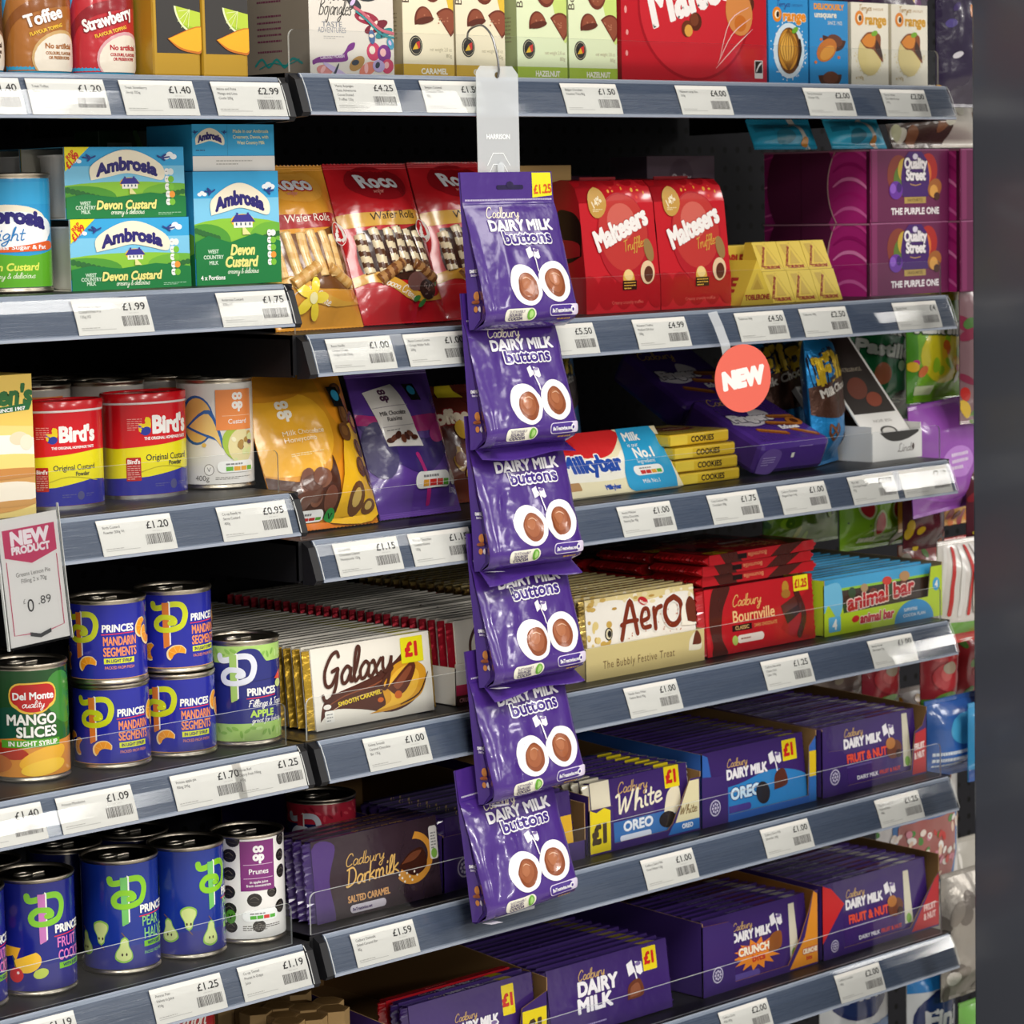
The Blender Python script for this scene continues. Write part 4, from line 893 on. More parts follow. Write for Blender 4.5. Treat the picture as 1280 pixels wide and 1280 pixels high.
# ================================================================ boxed chocolates, top right shelf
Z1 = 1.5265
d = D(109, 110, '#e4ddd2'); d.script('Monty', 12, 72, 9, '#2a2624', .11); d.script('Bojangles', 12, 58, 8, '#2a2624', .11, w=42)
d.text('TASTE', 16, 46.5, 5, '#8b8f9a', w=26); d.text('ADVENTURES', 11, 41, 5, '#8b8f9a', w=36); d.lines(18, 37, 26, 2, '#b5b0aa', h=.7)
d.poly([(3, 14), (14, 18), (40, 20), (50, 30), (58, 32), (56, 26), (48, 22), (46, 14), (12, 12), (4, 10)], '#7b2f86', True); d.text('CURIOUSLY MOREISH', 13, 15.4, 2.9, '#e8d8ea', bold=.04, w=31, rot=4)
rr = random.Random(12)
for (x, y, a, b_, c) in ((74, 84, 20, 12, '#30343a'), (58, 70, 10, 5, '#3a3d42'), (84, 88, 12, 14, '#7d4f9e'), (96, 96, 10, 8, '#c9587a'), (66, 92, 8, 8, '#cf8a4a'), (74, 56, 16, 6, '#9e2f45'), (86, 48, 16, 5, '#7a2334'), (96, 42, 12, 4, '#2f8a8f'), (82, 24, 9, 9, '#cf3f66'), (96, 22, 9, 9, '#7b2f86'), (60, 12, 11, 6, '#b58a4a'), (18, 5, 10, 5, '#d98a86'), (74, 7, 12, 6, '#e0806a'), (100, 10, 8, 7, '#cf3f66'), (36, 3, 22, 3, '#c9b8e0'), (88, 10, 8, 6, '#b9a8d8'), (80, 38, 4, 7, '#4a6a9a'), (104, 32, 4, 6, '#4a9ab8')):
    d.ell(x, y, a, b_, c, 18, rr.uniform(-30, 30)); d.ell(x-a*.2, y+b_*.15, a*.45, b_*.45, rr.choice(('#efe2d2', '#f0b8b8', '#d8c2e8', '#2f3a4a')), 12, rr.uniform(0, 90))
d.stroke([(58, 66), (70, 60), (90, 46), (108, 42)], 3, '#c96a78'); d.stroke([(60, 62), (72, 55), (92, 41), (108, 38)], 2, '#3a8f95')
d.text('3', 86, 84, 11, '#f3e8f6', bold=.06, al='c')
lf = D(95, 110, '#8b8173'); rr = random.Random(4)
for y in (96, 12): lf.stroke([(14, y), (24, y+6), (34, y-2), (46, y+5), (58, y-3), (70, y+5), (84, y)], 2.4, '#1f8a86'); lf.stroke([(20, y-3), (40, y+2), (60, y-1), (80, y+4)], 1.2, '#1f8a86')
for k, y in enumerate((78, 72, 58, 52, 46, 40, 34, 24)): lf.lines(18, y, 60, 1, '#6b2f4a', h=1.8, seed=k+40)
o = carton('truffle_box', 109, 95, 110, '#d8d0c4', d, lf); tag(o, 'flowery cream truffle box at the left end of the top shelf', 'box'); place(o, .042, .03, Z1)
def thins(hz, lb):
    base, band, tx = ('#e3ecc4', '#a6c13a', 'HAZELNUT') if hz else ('#f1e6c8', '#d5ac33', 'CARAMEL'); W = 69 if not hz else 73; d = D(W, 110, base)
    d.rect(0, 0, W, 13, band); d.text(tx, W*.6, 3.4, 5.4, '#fbf8ea', bold=.05, al='c', w=36)
    if hz: d.poly([(W*.6, 110), (W, 110), (W, 40), (W*.8, 60)], '#c9dc7a', True)
    else: d.poly([(W*.75, 110), (W, 110), (W, 60), (W*.9, 70)], '#e3bd3c', True)
    def choc(x, y, a, b_, r, half=False):
        d.ell(x, y, a, b_, '#6e2f1e', 20, r, 0, 180 if half else 360); d.ell(x+.6, y+.8, a*.85, b_*.85, '#8f4a32', 18, r, 0, 180 if half else 360); q = random.Random(int(x*7+y))
        for k in range(9): d.ell(x+q.uniform(-a, a)*.5, y+(q.uniform(.15, .75) if half else q.uniform(-.6, .6))*b_*(.6 if half else 1), 1.1, .8, '#b5765a', 7)
    choc(W*.58, 92, 14.5, 18, 8); choc(W*.42, 54, 13, 16, 12, True); d.ell(W*.42, 56, 13, 3.5, '#5d2818', 14, 10); choc(W*.8, 52, 15, 20, -50, True)
    d.ell(17, 31, 9, 10, '#2a2826'); d.ell(17, 31, 7.6, 8.6, '#eadfbc'); d.ell(17, 31, 7.2, 8.2, '#2a2826'); d.poly([(12, 27), (17, 34), (20, 28)], '#e0b52c'); d.poly([(17, 34), (22, 36), (22, 29), (20, 28)], '#c9302a'); d.poly([(12, 27), (12, 34), (17, 34)], '#15130f')
    d.text('net weight 2.8 oz', W-3, 26, 3.6, '#b5aa8a', al='r', w=30); d.text('80g', W-3, 20, 3.6, '#b5aa8a', al='r', w=8); d.text('Belgian', 9, 72, 9, '#4a3a2a', rot=90, w=40)
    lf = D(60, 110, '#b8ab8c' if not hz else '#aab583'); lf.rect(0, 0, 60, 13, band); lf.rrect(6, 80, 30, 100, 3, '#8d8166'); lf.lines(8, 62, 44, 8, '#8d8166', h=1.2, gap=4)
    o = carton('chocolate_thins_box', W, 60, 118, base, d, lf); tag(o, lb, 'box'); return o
place(thins(False, 'cream caramel thins box beside the flowery truffle box'), .1635, .03, Z1); place(thins(False, 'cream caramel thins box behind the metal hook of the clip strip'), .2355, .03, Z1)
place(thins(True, 'pale green hazelnut thins box just right of the clip strip'), .322, .03, Z1); place(thins(True, 'pale green hazelnut thins box touching the big red box'), .398, .03, Z1)
d = D(237, 120, '#c0202b'); d.ell(118, 82, 92, 80, '#a31722', 48); d.ell(118, 83, 89, 78, '#cc2a34', 48); d.text('Maltesers', 48, 58, 48, '#f7f2ee', bold=.05, w=205, rot=16)
for (x, y, r, c) in ((118, 66, 10, '#5a2a1a'), (116, 68, 7, '#7a4028'), (104, 58, 9, '#6e3420'), (106, 56, 6.5, '#e0a44a'), (206, 88, 10, '#5a2a1a'), (204, 91, 6, '#8a4a30')): d.ell(x, y, r, r, c)
d.ell(190, 78, 22, 26, '#d78a4a', rot=20); d.ell(192, 66, 10, 9, '#c9702a')
for k in range(3): d.stroke([(150+k*3, 16+k*5), (182-k*4, 40+k*14), (212-k*3, 60+k*12)], 1.2, '#f3c9c4', taper=.7)
d.rrect(216, 6, 230, 26, 1, '#e9e5e0'); d.rrect(217, 12, 229, 25.2, 1, '#1c1b1b'); d.stroke([(219, 14), (223, 20), (227, 23)], 2, '#e9e5e0'); d.ell(8, 30, 2, 3, '#e79a96'); d.ell(9, 52, 2, 3, '#e79a96'); d.ell(7, 76, 2, 4, '#e79a96')
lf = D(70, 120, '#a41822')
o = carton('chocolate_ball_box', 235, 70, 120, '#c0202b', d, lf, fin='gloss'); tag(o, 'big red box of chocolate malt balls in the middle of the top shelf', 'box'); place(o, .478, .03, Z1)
def orange_logo(d, W, white):
    d.script("Terry's", 14, 87, 3.4, '#2f4a8f' if not white else '#b08a4a', .24, w=24); d.text('CHOCOLATE', 40, 87.5, 2.6, '#2f4a8f' if not white else '#b08a4a', w=20)
    d.ell(15, 78, 8, 8.4, '#e8891e'); d.ell(15, 78, 4.2, 4.6, '#fbeed2'); d.ell(16, 78, 2.6, 3.4, '#3a2418'); d.text('range', 25, 71.5, 11, '#f0921e' if not white else '#d8a02c', bold=.07, w=40, out=('#fff4dc', .05))
def orange_box(kind, lb):
    W = 69; white = kind == 2; bg = '#2b8fcf' if not white else '#efe9d8'; d = D(W, 96, bg)
    if kind == 1:
        d.text('DELICIOUSLY', W/2, 86, 6, '#f0a02c', bold=.08, al='c', w=54); d.text('unsquare', W/2-6, 77, 6.4, '#f3ecd8', bold=.05, al='c', w=40); d.text('SINCE 1932', W*.66, 69, 4, '#f3ecd8', al='c', w=26)
        for (x, y, r) in ((44, 54, -8), (30, 40, 24), (36, 12, 2)): d.ell(x, y, 21, 15, '#4a2618', 24, r, 180, 360) if r < 10 else d.ell(x, y, 19, 12, '#c9752a', 20, r); d.ell(x+1, y-3, 14, 7, '#6b3a24' if r < 10 else '#e39a3a', 18, r)
        for (x, y) in ((14, 36), (20, 52), (10, 26), (52, 32)): d.ell(x, y, 2.6, 1.8, '#d8702a', 8)
    else:
        orange_logo(d, W, white)
        q = random.Random(5)
        if not white:
            d.ell(35, 38, 27, 31, '#d8e6ee', 28)
            for k in range(50): a = q.uniform(0, 6.28); d.ell(35+q.uniform(25, 32)*math.cos(a), 38+q.uniform(29, 36)*math.sin(a), 1, 1, '#eaf3f8', 6)
            d.ell(35, 38, 20, 26, '#6b4018'); d.ell(33, 39, 17, 23, '#c98a2a'); d.ell(31, 42, 12, 16, '#e6ae4a')
            for k in range(-3, 4): d.stroke([(33, 62), (33+k*5, 40), (33, 16)], .8, '#8a5a1e')
            d.stroke([(52, 50), (54, 38), (48, 22)], 3, '#2a160c'); d.ell(44, 61, 6, 3, '#6fae2c', rot=25)
        else:
            for k in range(60): a = q.uniform(3.14, 6.28); d.ell(34+q.uniform(20, 29)*math.cos(a), 38+q.uniform(20, 28)*math.sin(a), .8, .8, '#dfcf9a', 6)
            d.ell(34, 36, 22, 24, '#e3cf8c', 28); d.poly([(16, 52), (30, 62), (52, 60), (54, 44), (58, 28), (40, 42), (26, 44)], '#8a4a1e', True); d.poly([(18, 52), (30, 60), (44, 58), (40, 46), (26, 46)], '#e08a2c', True); d.poly([(46, 54), (54, 44), (57, 32), (44, 42)], '#3f2014', True); d.ell(42, 61, 6, 3, '#7ab02c', rot=15)
            if kind == 2: d.text('e 147g', 8, 8, 3.6, '#c9b070', bold=.04)
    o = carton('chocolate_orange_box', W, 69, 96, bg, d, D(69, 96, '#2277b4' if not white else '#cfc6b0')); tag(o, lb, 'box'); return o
place(orange_box(0, 'blue chocolate orange box showing the whole orange'), .7185, .03, Z1); place(orange_box(1, 'blue chocolate orange box showing stacked chocolate segments'), .7905, .03, Z1)
place(orange_box(2, 'white chocolate orange box beside the blue ones'), .8655, .03, Z1); place(orange_box(2, 'white chocolate orange box at the right end of the top shelf'), .9405, .03, Z1)
# ================================================================ wafer rolls, gift boxes: second right shelf
Z2 = 1.280
def roco(col, dark, van, lb):
    W, H = 113, 172; d = D(W, H); main = col
    d.ell(W*.5, 147, 40, 22, dark if not van else '#e0a040', 24)
    d.text('Roco', W*.48, 140, 16, '#e9e9ec', bold=.06, al='c', w=52, out=(dark, .07)); d.script('wafer', W*.36, 133, 3, '#e08a80', .2)
    d.poly([(0, 116), (W*.5, 112), (W, 118), (W, 104), (W*.5, 98), (0, 102)], '#dca83e' if not van else '#a3282a', True); d.text('Wafer Rolls', W*.25, 104, 8, '#2f1d18' if not van else '#f3e8d8', w=60, rot=2, shear=.12)
    if not van: d.poly([(12, 96), (W*.5, 92), (W-12, 98), (W-6, 52), (W-26, 38), (20, 44), (8, 62)], '#3a2018', True)
    else: d.poly([(12, 96), (W*.5, 92), (W-12, 98), (W-6, 40), (20, 40), (8, 62)], '#6e4420', True)
    d.poly([(0, 50), (26, 50), (60, 30), (W-20, 24), (W, 34), (W, 24), (60, 20), (20, 40), (0, 40)], '#d8a23c', True)
    d.script('Cocoa Creme' if not van else 'Vanilla Creme', 22, 39, 4, '#f3eadc', .2, w=44, rot=-26)
    if van:
        for k in range(5): a = k*1.256; d.ell(40+11*math.cos(a), 28+11*math.sin(a), 9, 5, '#f2d63a', 14, math.degrees(a))
        d.ell(40, 28, 5, 5, '#f7ecb0')
    else:
        d.ell(66, 38, 15, 9, '#6d4a45', 20, 14); d.ell(80, 30, 13, 9, '#33211d', 20, -8)
        for k in range(18): q = random.Random(k); d.ell(80+q.uniform(-9, 9), 30+q.uniform(-6, 6), 1.2, .9, '#7a625c', 6)
        for x, y in ((64, 22), (72, 18), (92, 38)): d.ell(x, y, 5, 2.6, '#3f7a3a', 10, x*3)
    o = pouch('wafer_roll_pack', W, H, 46, d, lb, col=main, seal=7, seed=3 if van else 5, wr=1.5, bot=4)
    f = bagfn(W, H, 46, 7, 3 if van else 5, 1.5, bot=4); cx_, cz_ = W*.83, 92
    s_ = D(26, 26, clip=False); s_.ell(13, 13, 12, 12.5, '#e8e2da'); s_.ell(13, 13, 11.2, 11.7, '#b81f24'); s_.text('£1', 13, 5.5, 11, '#f6f0ea', bold=.1, al='c'); s_.text('RRP', 13, 18, 3.2, '#f6f0ea', bold=.06, al='c')
    g = G(); g.decal(s_, lambda u, v: ((cx_-13+u, -max(f(cx_-13+u, cz_-13+v), f(cx_, cz_)-3)-4.2, cz_-13+v), (0, -1, 0)), fin='gloss'); g.build('price_sticker', o)
    for k, (xa, za, xb, zb) in enumerate(((17, 50, 15, 92), (31, 46, 28, 96), (44, 47, 43, 94), (58, 48, 55, 96), (71, 47, 69, 94), (84, 48, 82, 92), (22, 42, 52, 58), (92, 41, 66, 56))):   # the rolls seen through the window
        pts = []; r = 6.6
        for i in range(29):
            t = i/28; px, pz = xa+(xb-xa)*t, za+(zb-za)*t; pts.append((px, -f(px, pz)+(3.4 if k < 6 else .4), pz))
        g = G(); c1, c2 = ('#ead9b4', '#5d3822') if not van else ('#e3bd7c', '#d8aa64')
        if k > 5: c1, c2 = ('#b98752', '#7a4a2a') if not van else ('#d9ae6c', '#c9954e')
        g.tube(pts, r, c1, 'gloss', 16, colf=lambda i, kk, c1=c1, c2=c2: c2 if (i*2+kk) % 16 < 7 else c1); g.build('wafer_roll', o)
    return o
place(roco('#d99632', '#b81f24', True, 'orange vanilla wafer roll pack beside the tall custard carton'), .017, .062, Z2, lean=20); place(roco('#bf1c24', '#8f141c', False, 'red cocoa wafer roll pack, left of the two'), .131, .062, Z2+.001, lean=20); place(roco('#bf1c24', '#8f141c', False, 'red cocoa wafer roll pack half behind the purple pouches'), .2475, .066, Z2+.001, lean=19)
d = D(143, 160, '#b8945a'); d.ell(112, 112, 26, 26, '#cfae72', 30); d.ell(112, 112, 24, 24, '#a98448', 30); d.lines(100, 122, 24, 4, '#d8bd86', h=1.6, gap=5); rr = random.Random(8)
for k in range(26): d.stroke([(128+rr.uniform(-8, 12), 70+rr.uniform(-26, 16)), (132+rr.uniform(-8, 8), 76+rr.uniform(-20, 16))], 1.2, '#e6d7b4', sm=False)
o = carton('gift_box', 143, 60, 160, '#a98650', d, D(60, 160, '#8d6d40')); tag(o, 'tall kraft gold gift box behind the top purple pouch', 'box'); place(o, .3675, .14, Z2)
def truffle(lb):
    o = empty('truffle_box'); tag(o, lb, 'box'); W, H, T = 116, 146, 56
    prof = [(0, 0), (0, 34), (9, 118), (15, 134), (24, 142), (36, 143.5), (T-2, 140), (T, 130), (T, 0)]
    g = G(); n = len(g.v); m = len(prof)
    for x in (0, W):
        for y, z in prof: g.v.append((x, y, z))
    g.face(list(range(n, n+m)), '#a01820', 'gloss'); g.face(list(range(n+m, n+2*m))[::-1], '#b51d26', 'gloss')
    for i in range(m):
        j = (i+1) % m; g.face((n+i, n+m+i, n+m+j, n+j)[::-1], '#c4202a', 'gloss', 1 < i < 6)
    seg = [0.]
    for (a, b_), (c, e) in zip(prof[:6], prof[1:6]): seg.append(seg[-1]+math.hypot(c-a, e-b_))
    def fm(u, v):
        for k in range(5):
            if v <= seg[k+1]+1e-6 or k == 4:
                t = (v-seg[k])/(seg[k+1]-seg[k]); (y0, z0), (y1, z1) = prof[k], prof[k+1]; l = seg[k+1]-seg[k]
                return ((u, y0+(y1-y0)*t, z0+(z1-z0)*t), (0, -(z1-z0)/l, (y1-y0)/l))
    d = D(W, seg[5]-.3)
    for k in range(5): d.ell(6+k*26, 22, 15, 19, '#a8141d', 20); d.ell(4+k*27, 149, 11, 11, '#a8141d', 16)
    d.text('Creamy crunchy truffles', W*.55, 9, 3.4, '#e0685c', al='c', w=50); rr = random.Random(6)
    for k in range(16): d.ell(rr.uniform(50, 108), rr.uniform(112, 142), rr.uniform(.8, 2.6), rr.uniform(.8, 2.6), '#e9a13a' if k % 3 else '#e34a3a', 8)
    d.ell(64, 80, 41, 50, '#b3202a', 32); d.ell(64, 86, 38, 42, '#c03a35', 32); d.ell(62, 98, 22, 20, '#d2665a', 24)
    d.text('Maltesers', 22, 66, 21, '#f7f2ee', bold=.07, w=88, rot=20, out=('#a8141d', .03)); d.script('Truffles', 62, 65, 6, '#d9a94a', .17, w=36, rot=10)
    d.ell(27, 119, 14, 17, '#c79a4c', 20, -15); d.text('14%', 27, 116, 7, '#f3e6c8', bold=.05, al='c', rot=28); d.lines(19, 111, 15, 2, '#e8d6a8', h=1)
    d.ell(101, 66, 7, 13, '#9a7a4a', 18, 14); d.ell(66, 36, 9, 10, '#e0b04a', 18); d.ell(66, 40, 7, 6, '#efcf8a'); d.rect(56, 24, 78, 34, '#2a1410'); d.lines(58, 31, 18, 3, '#e0b04a', h=1.2, gap=3); d.ell(96, 42, 11, 13, '#e8c8a0', 20, -20); d.ell(97, 40, 7, 9, '#5a2f20', 18, -20)
    g.decal(d, fm, (None, 4.), 'gloss', .13)
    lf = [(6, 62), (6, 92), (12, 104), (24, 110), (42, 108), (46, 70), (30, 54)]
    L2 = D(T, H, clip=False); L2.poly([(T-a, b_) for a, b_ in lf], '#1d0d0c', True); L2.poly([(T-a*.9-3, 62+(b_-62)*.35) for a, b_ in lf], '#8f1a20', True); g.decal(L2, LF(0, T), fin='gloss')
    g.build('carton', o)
    g = G(); g.box(30, W-30, 36, 37.2, 143.3, 146, '#8f141c', 'card'); g.build('gable_flap', o); return o
place(truffle('red truffle box with curved top, left one beside the purple pouches'), .4385, .05, Z2); place(truffle('red truffle box with curved top next to the gold triangular bars'), .5565, .05, Z2)
# gold triangular bars
def tri(L_, s, d=None, lb='', grp=None):
    """triangular prism lying with its triangle end to the front"""
    o = empty('triangular_bar'); tag(o, lb, 'chocolate bar', grp); hgt = s*.866; g = G()
    for y, f in ((0, 0), (L_, 1)):
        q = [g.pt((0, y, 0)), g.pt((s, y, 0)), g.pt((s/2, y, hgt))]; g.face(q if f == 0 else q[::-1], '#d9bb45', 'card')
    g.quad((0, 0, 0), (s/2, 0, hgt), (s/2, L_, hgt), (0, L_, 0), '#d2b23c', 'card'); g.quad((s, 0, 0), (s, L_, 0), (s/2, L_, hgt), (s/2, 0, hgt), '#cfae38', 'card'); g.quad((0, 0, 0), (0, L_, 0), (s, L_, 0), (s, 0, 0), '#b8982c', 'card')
    dd = D(s, hgt, clip=False); dd.poly([(s*.3, s*.3), (s*.7, s*.3), (s*.5, s*.62)], '#c3a443'); dd.poly([(s*.36, s*.3), (s*.64, s*.3), (s*.5, s*.5)], '#b39238'); dd.text('TOBLERONE', s/2, s*.1, s*.095, '#9a2420', bold=.07, al='c', w=s*.72); g.decal(dd, FR(), fin='card')
    a = Vector((0, 0, 0)); up = Vector((s/2, 0, hgt)).normalized(); nn = Vector((-hgt, 0, s/2)).normalized()
    sd = D(L_, s, clip=False); sd.text('TOBLERONE', L_*.5, s*.3, s*.3, '#a82a22', bold=.06, al='c', w=L_*.8); g.decal(sd, lambda u, v: (tuple(Vector((0, L_-u, 0))+up*v), tuple(nn)), fin='card'); g.build('carton', o); return o
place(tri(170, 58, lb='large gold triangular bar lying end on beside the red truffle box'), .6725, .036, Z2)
def trib(W, H, lb, grp='small gold triangular bars in a pile'):
    """small bar pack: prism lying along the shelf, sloping face to the front"""
    o = empty('triangular_bar'); tag(o, lb, 'chocolate bar', grp); g = G(); T = 30; dp = 14
    f = [(0, 0, 0), (W, 0, 0), (W, dp, H), (0, dp, H)]; b_ = [(0, T, 0), (W, T, 0), (W, T-6, H), (0, T-6, H)]
    g.quad(*f, '#dcbf49', 'card'); g.quad(b_[1], b_[0], b_[3], b_[2], '#c9a936', 'card'); g.quad(f[3], f[2], b_[2], b_[3], '#e0c552', 'card'); g.quad(f[0], f[3], b_[3], b_[0], '#cdae3c', 'card'); g.quad(f[1], b_[1], b_[2], f[2], '#cdae3c', 'card'); g.quad(f[0], b_[0], b_[1], f[1], '#b8982c', 'card')
    l = math.hypot(dp, H); d = D(W, l, clip=False)
    d.stroke([(W*.06, l*.08), (W*.5, l*.95), (W*.94, l*.08)], .8, '#b3933a', sm=False); d.poly([(W*.12, l*.9), (W*.42, l*.9), (W*.2, l*.5)], '#c4a441', False); d.poly([(W*.5, l*.7), (W*.72, l*.22), (W*.3, l*.22)], '#c4a441'); d.text('TOBLERONE', W*.5, l*.07, l*.1, '#9a2420', bold=.07, al='c', w=W*.7); d.text('TOBLERONE', W*.14, l*.1, l*.09, '#9a2420', bold=.07, w=l*.8, rot=62)
    g.decal(d, lambda u, v: ((u, dp*v/l, H*v/l), (0, -H/l, dp/l)), fin='card'); g.build('carton', o); return o
for k in range(3): place(trib(42, 36, 'small gold triangular bar, %s of the lower row of three' % ('left', 'middle', 'right')[k]), .7335+k*.0428, .042, Z2)
for k in range(3): place(trib(42, 33, 'small gold triangular bar, %s of the upper row of three' % ('left', 'middle', 'right')[k]), .7335+k*.0428, .0575, Z2+.0363)
g = G(); n = 0; o = empty('triangular_bar'); tag(o, 'long gold triangular bar lying along the shelf behind the small ones', 'chocolate bar')
g.box(0, 130, 0, 30, 0, 66, '#d9bb45', 'card', 1); d = D(130, 66); d.text('TOBLERONE', 4, 44, 11, '#a82a22', bold=.08, w=78, shear=.15); g.decal(d, FR(), fin='card'); g.build('carton', o); place(o, .70, .095, Z2)
# purple boxes
def swirl(d, w, h, x0, x1):
    for k in range(5): d.stroke([(x0, h*(.1+.2*k)), (x0+(x1-x0)*.25, h*(.19+.2*k)), (x0+(x1-x0)*.55, h*(.2+.2*k)), (x0+(x1-x0)*.8, h*(.13+.2*k)), (x1, h*(.02+.2*k))], h*.05, ('#e06ab0', '#b81f7a', '#f08ac4', '#a3186c', '#d8489a')[k], taper=.6)
def purple_box(lb, wdt=152):
    W, H, T = wdt, 87, 165; d = D(W, H, '#6a1a4c'); d.rect(2, 1, 12, H-1, '#84285f'); d.rect(0, H-1.6, W, H-.4, '#a8648c'); cx = W*.56
    d.ell(cx-32, 56, 22, 24, '#8a3a2a', 24); d.ell(cx-26, 50, 16, 18, '#5f7a2a', 20); d.ell(cx-22, 62, 12, 14, '#c9a83a', 18); d.ell(cx+26, 62, 18, 20, '#b3261f', 22); d.ell(cx+22, 58, 10, 14, '#e0702a', 18)
    d.poly([(cx-25, 30), (cx+25, 30), (cx+28, 54), (cx+23, 74), (cx+12, 84), (cx-12, 84), (cx-23, 74), (cx-28, 54)], '#43156a'); d.ell(cx, 78, 5, 3.6, '#e0d8ea'); d.text('Quality', cx, 64, 12, '#f6f0f2', bold=.07, al='c', w=44, out=('#2c0d48', .06)); d.text('Street', cx, 50, 12, '#f6f0f2', bold=.07, al='c', w=38, out=('#2c0d48', .06)); d.stroke([(cx-10, 45), (cx, 43.5), (cx+10, 45)], 1, '#c9a050')
    d.ell(cx-38, 38, 13, 11, '#6a2fa0', 18); d.ell(cx-44, 40, 6, 6, '#8f5ac9', 12); d.ell(cx-32, 41, 5, 6, '#3f1a70', 12); d.ell(cx+38, 40, 14, 11, '#a8642c', 18, 20); d.ell(cx+36, 36, 8, 8, '#e0a24a', 14); d.ell(cx+42, 30, 6, 5, '#4a2212', 12)
    d.rect(cx-21, 22, cx+21, 29.5, '#b89a50'); d.text('FAVOURITES', cx, 24, 3.6, '#4a2a18', al='c', w=30); d.text('THE PURPLE ONE', cx, 9, 7.4, '#f6f0f2', bold=.06, al='c', w=94)
    lf = D(T, H, '#a8287a'); swirl(lf, T, H, 0, T); lf.ell(T*.36, H*.5, T*.33, H*.78, '#5e1c42', 40); lf.rect(T*.35, 0, T*.36, H, '#4a1232'); lf.ell(T*1.02, H*.5, T*.42, H*.85, '#d8b8b0', 40); lf.ell(T*1.03, H*.5, T*.42, H*.85, '#b8287e', 40); swirl(lf, T, H, T*.66, T); lf.rect(T-5, 0, T, H, '#4a1030'); lf.rect(0, H-2.2, T, H-.4, '#b07a90')
    o = carton('chocolate_gift_box', W, T, H, '#5c1440', d, lf); tag(o, lb, 'box'); return o
place(purple_box('lower purple gift box at the front of the stack of two'), .937, .06, Z2); place(purple_box('upper purple gift box at the front of the stack of two'), .938, .06, Z2+.0873)
place(purple_box('lower purple gift box cut by the pillar at the right', 150), 1.094, .045, Z2); place(purple_box('upper purple gift box cut by the pillar at the right', 150), 1.094, .045, Z2+.0873)
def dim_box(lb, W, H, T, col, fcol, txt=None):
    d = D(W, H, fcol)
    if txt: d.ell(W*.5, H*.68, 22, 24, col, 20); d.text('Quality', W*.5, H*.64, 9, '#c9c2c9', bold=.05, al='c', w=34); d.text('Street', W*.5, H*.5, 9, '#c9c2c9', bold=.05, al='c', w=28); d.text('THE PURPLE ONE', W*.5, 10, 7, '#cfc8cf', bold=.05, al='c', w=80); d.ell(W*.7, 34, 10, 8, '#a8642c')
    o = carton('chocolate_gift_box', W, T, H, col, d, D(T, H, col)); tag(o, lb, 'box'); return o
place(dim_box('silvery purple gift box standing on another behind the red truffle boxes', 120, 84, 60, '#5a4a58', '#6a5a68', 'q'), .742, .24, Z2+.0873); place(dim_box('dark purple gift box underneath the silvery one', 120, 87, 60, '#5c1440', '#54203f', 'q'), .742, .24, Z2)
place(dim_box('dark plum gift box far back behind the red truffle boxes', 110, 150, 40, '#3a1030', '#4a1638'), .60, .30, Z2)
def flatbag(w, dep, t, d, lb, cat='bag', col='#2a93b8', seed=1, fin='film', grp=None):
    o = pouch('sweet_bag', w, dep, t, d, lb, cat, col, 7, seed, fin, 1.6, group=grp); return o
bd = D(104, 38); bd.ell(50, 14, 16, 8, '#2f7f9a'); bd.poly([(66, 38), (76, 38), (92, 0), (84, 0)], '#e9e4da'); bd.ell(84, 8, 6, 6, '#c98a3a'); bd.rect(6, 20, 34, 27, '#2487ab')
place(flatbag(112, 42, 20, bd, 'turquoise sweet bag lying on the front purple gift boxes', col='#35b4dc', seed=4), .886, .075, Z2+.1752, lean=24, rz=4); place(flatbag(104, 38, 18, bd, 'turquoise sweet bag far left behind the front one on the purple gift boxes', col='#279cc4', seed=6), .775, .10, Z2+.1752, lean=24, rz=-4)
# ================================================================ third right shelf
Z3 = 1.083
W, H = 128, 172; d = D(W, H)
d.poly([(0, H), (W*.62, H), (W*.64, 120), (W*.74, 96), (W*.66, 66), (W*.4, 52), (0, 60)], '#d08e22', True); d.ell(30, 96, 52, 44, '#e5a92c', 32); d.ell(28, 150, 40, 20, '#cf8a26', 20)
d.poly([(0, 58), (30, 46), (64, 52), (72, 68), (75, 22), (60, 12), (0, 18)], '#4a2a1c', True); rr = random.Random(17)
for k in range(9): d.ell(rr.uniform(6, 62), rr.uniform(26, 52), rr.uniform(8, 13), rr.uniform(6, 9), rr.choice(('#6e4230', '#5a3424', '#7d4f3a')), 16, rr.uniform(0, 90))
d.poly([(70, 16), (84, 62), (104, 100), (W, 90), (W, 8), (60, 6)], '#e9b423', True)
for (x, y, a, b_, r) in ((112, 140, 11, 7, 20), (104, 112, 7, 12, -10), (120, 104, 8, 12, 10), (98, 92, 9, 10, 0), (116, 76, 8, 10, 30), (110, 56, 9, 11, -20), (96, 26, 11, 16, -24), (114, 18, 11, 7, 12), (122, 46, 6, 12, 16)): d.ell(x, y, a, b_, '#6a4426', 16, r); d.ell(x-.5, y+1, a*.55, b_*.55, '#c9a85a' if int(x) % 3 == 0 else '#85592f', 12, r)
coop(d, 30, 112, 10, '#f6efe0'); d.text('Milk Chocolate', 22, 93, 5, '#f3e2bc', w=46); d.text('Honeycomb', 22, 86, 5, '#f3e2bc', w=36); d.lines(26, 74, 36, 2, '#f0d79a', h=.9)
d.rect(92, 118, 108, 140, '#171818'); d.ell(100, 130, 5, 7, '#37a0c8', rot=-30); d.rrect(16, 8, 54, 20, 5, '#eeeae2'); trafficlights(d, 12, 8, 42, 12, ('#c9302a', '#c9302a', '#c9302a', '#5fae3a')); d.ell(62, 13, 7, 7.4, '#2c8a3c'); d.text('V', 62, 10, 6, '#0f3a18', al='c', bold=.04); d.poly([(0, 0), (70, 0), (60, 6), (0, 8)], '#d9741c')
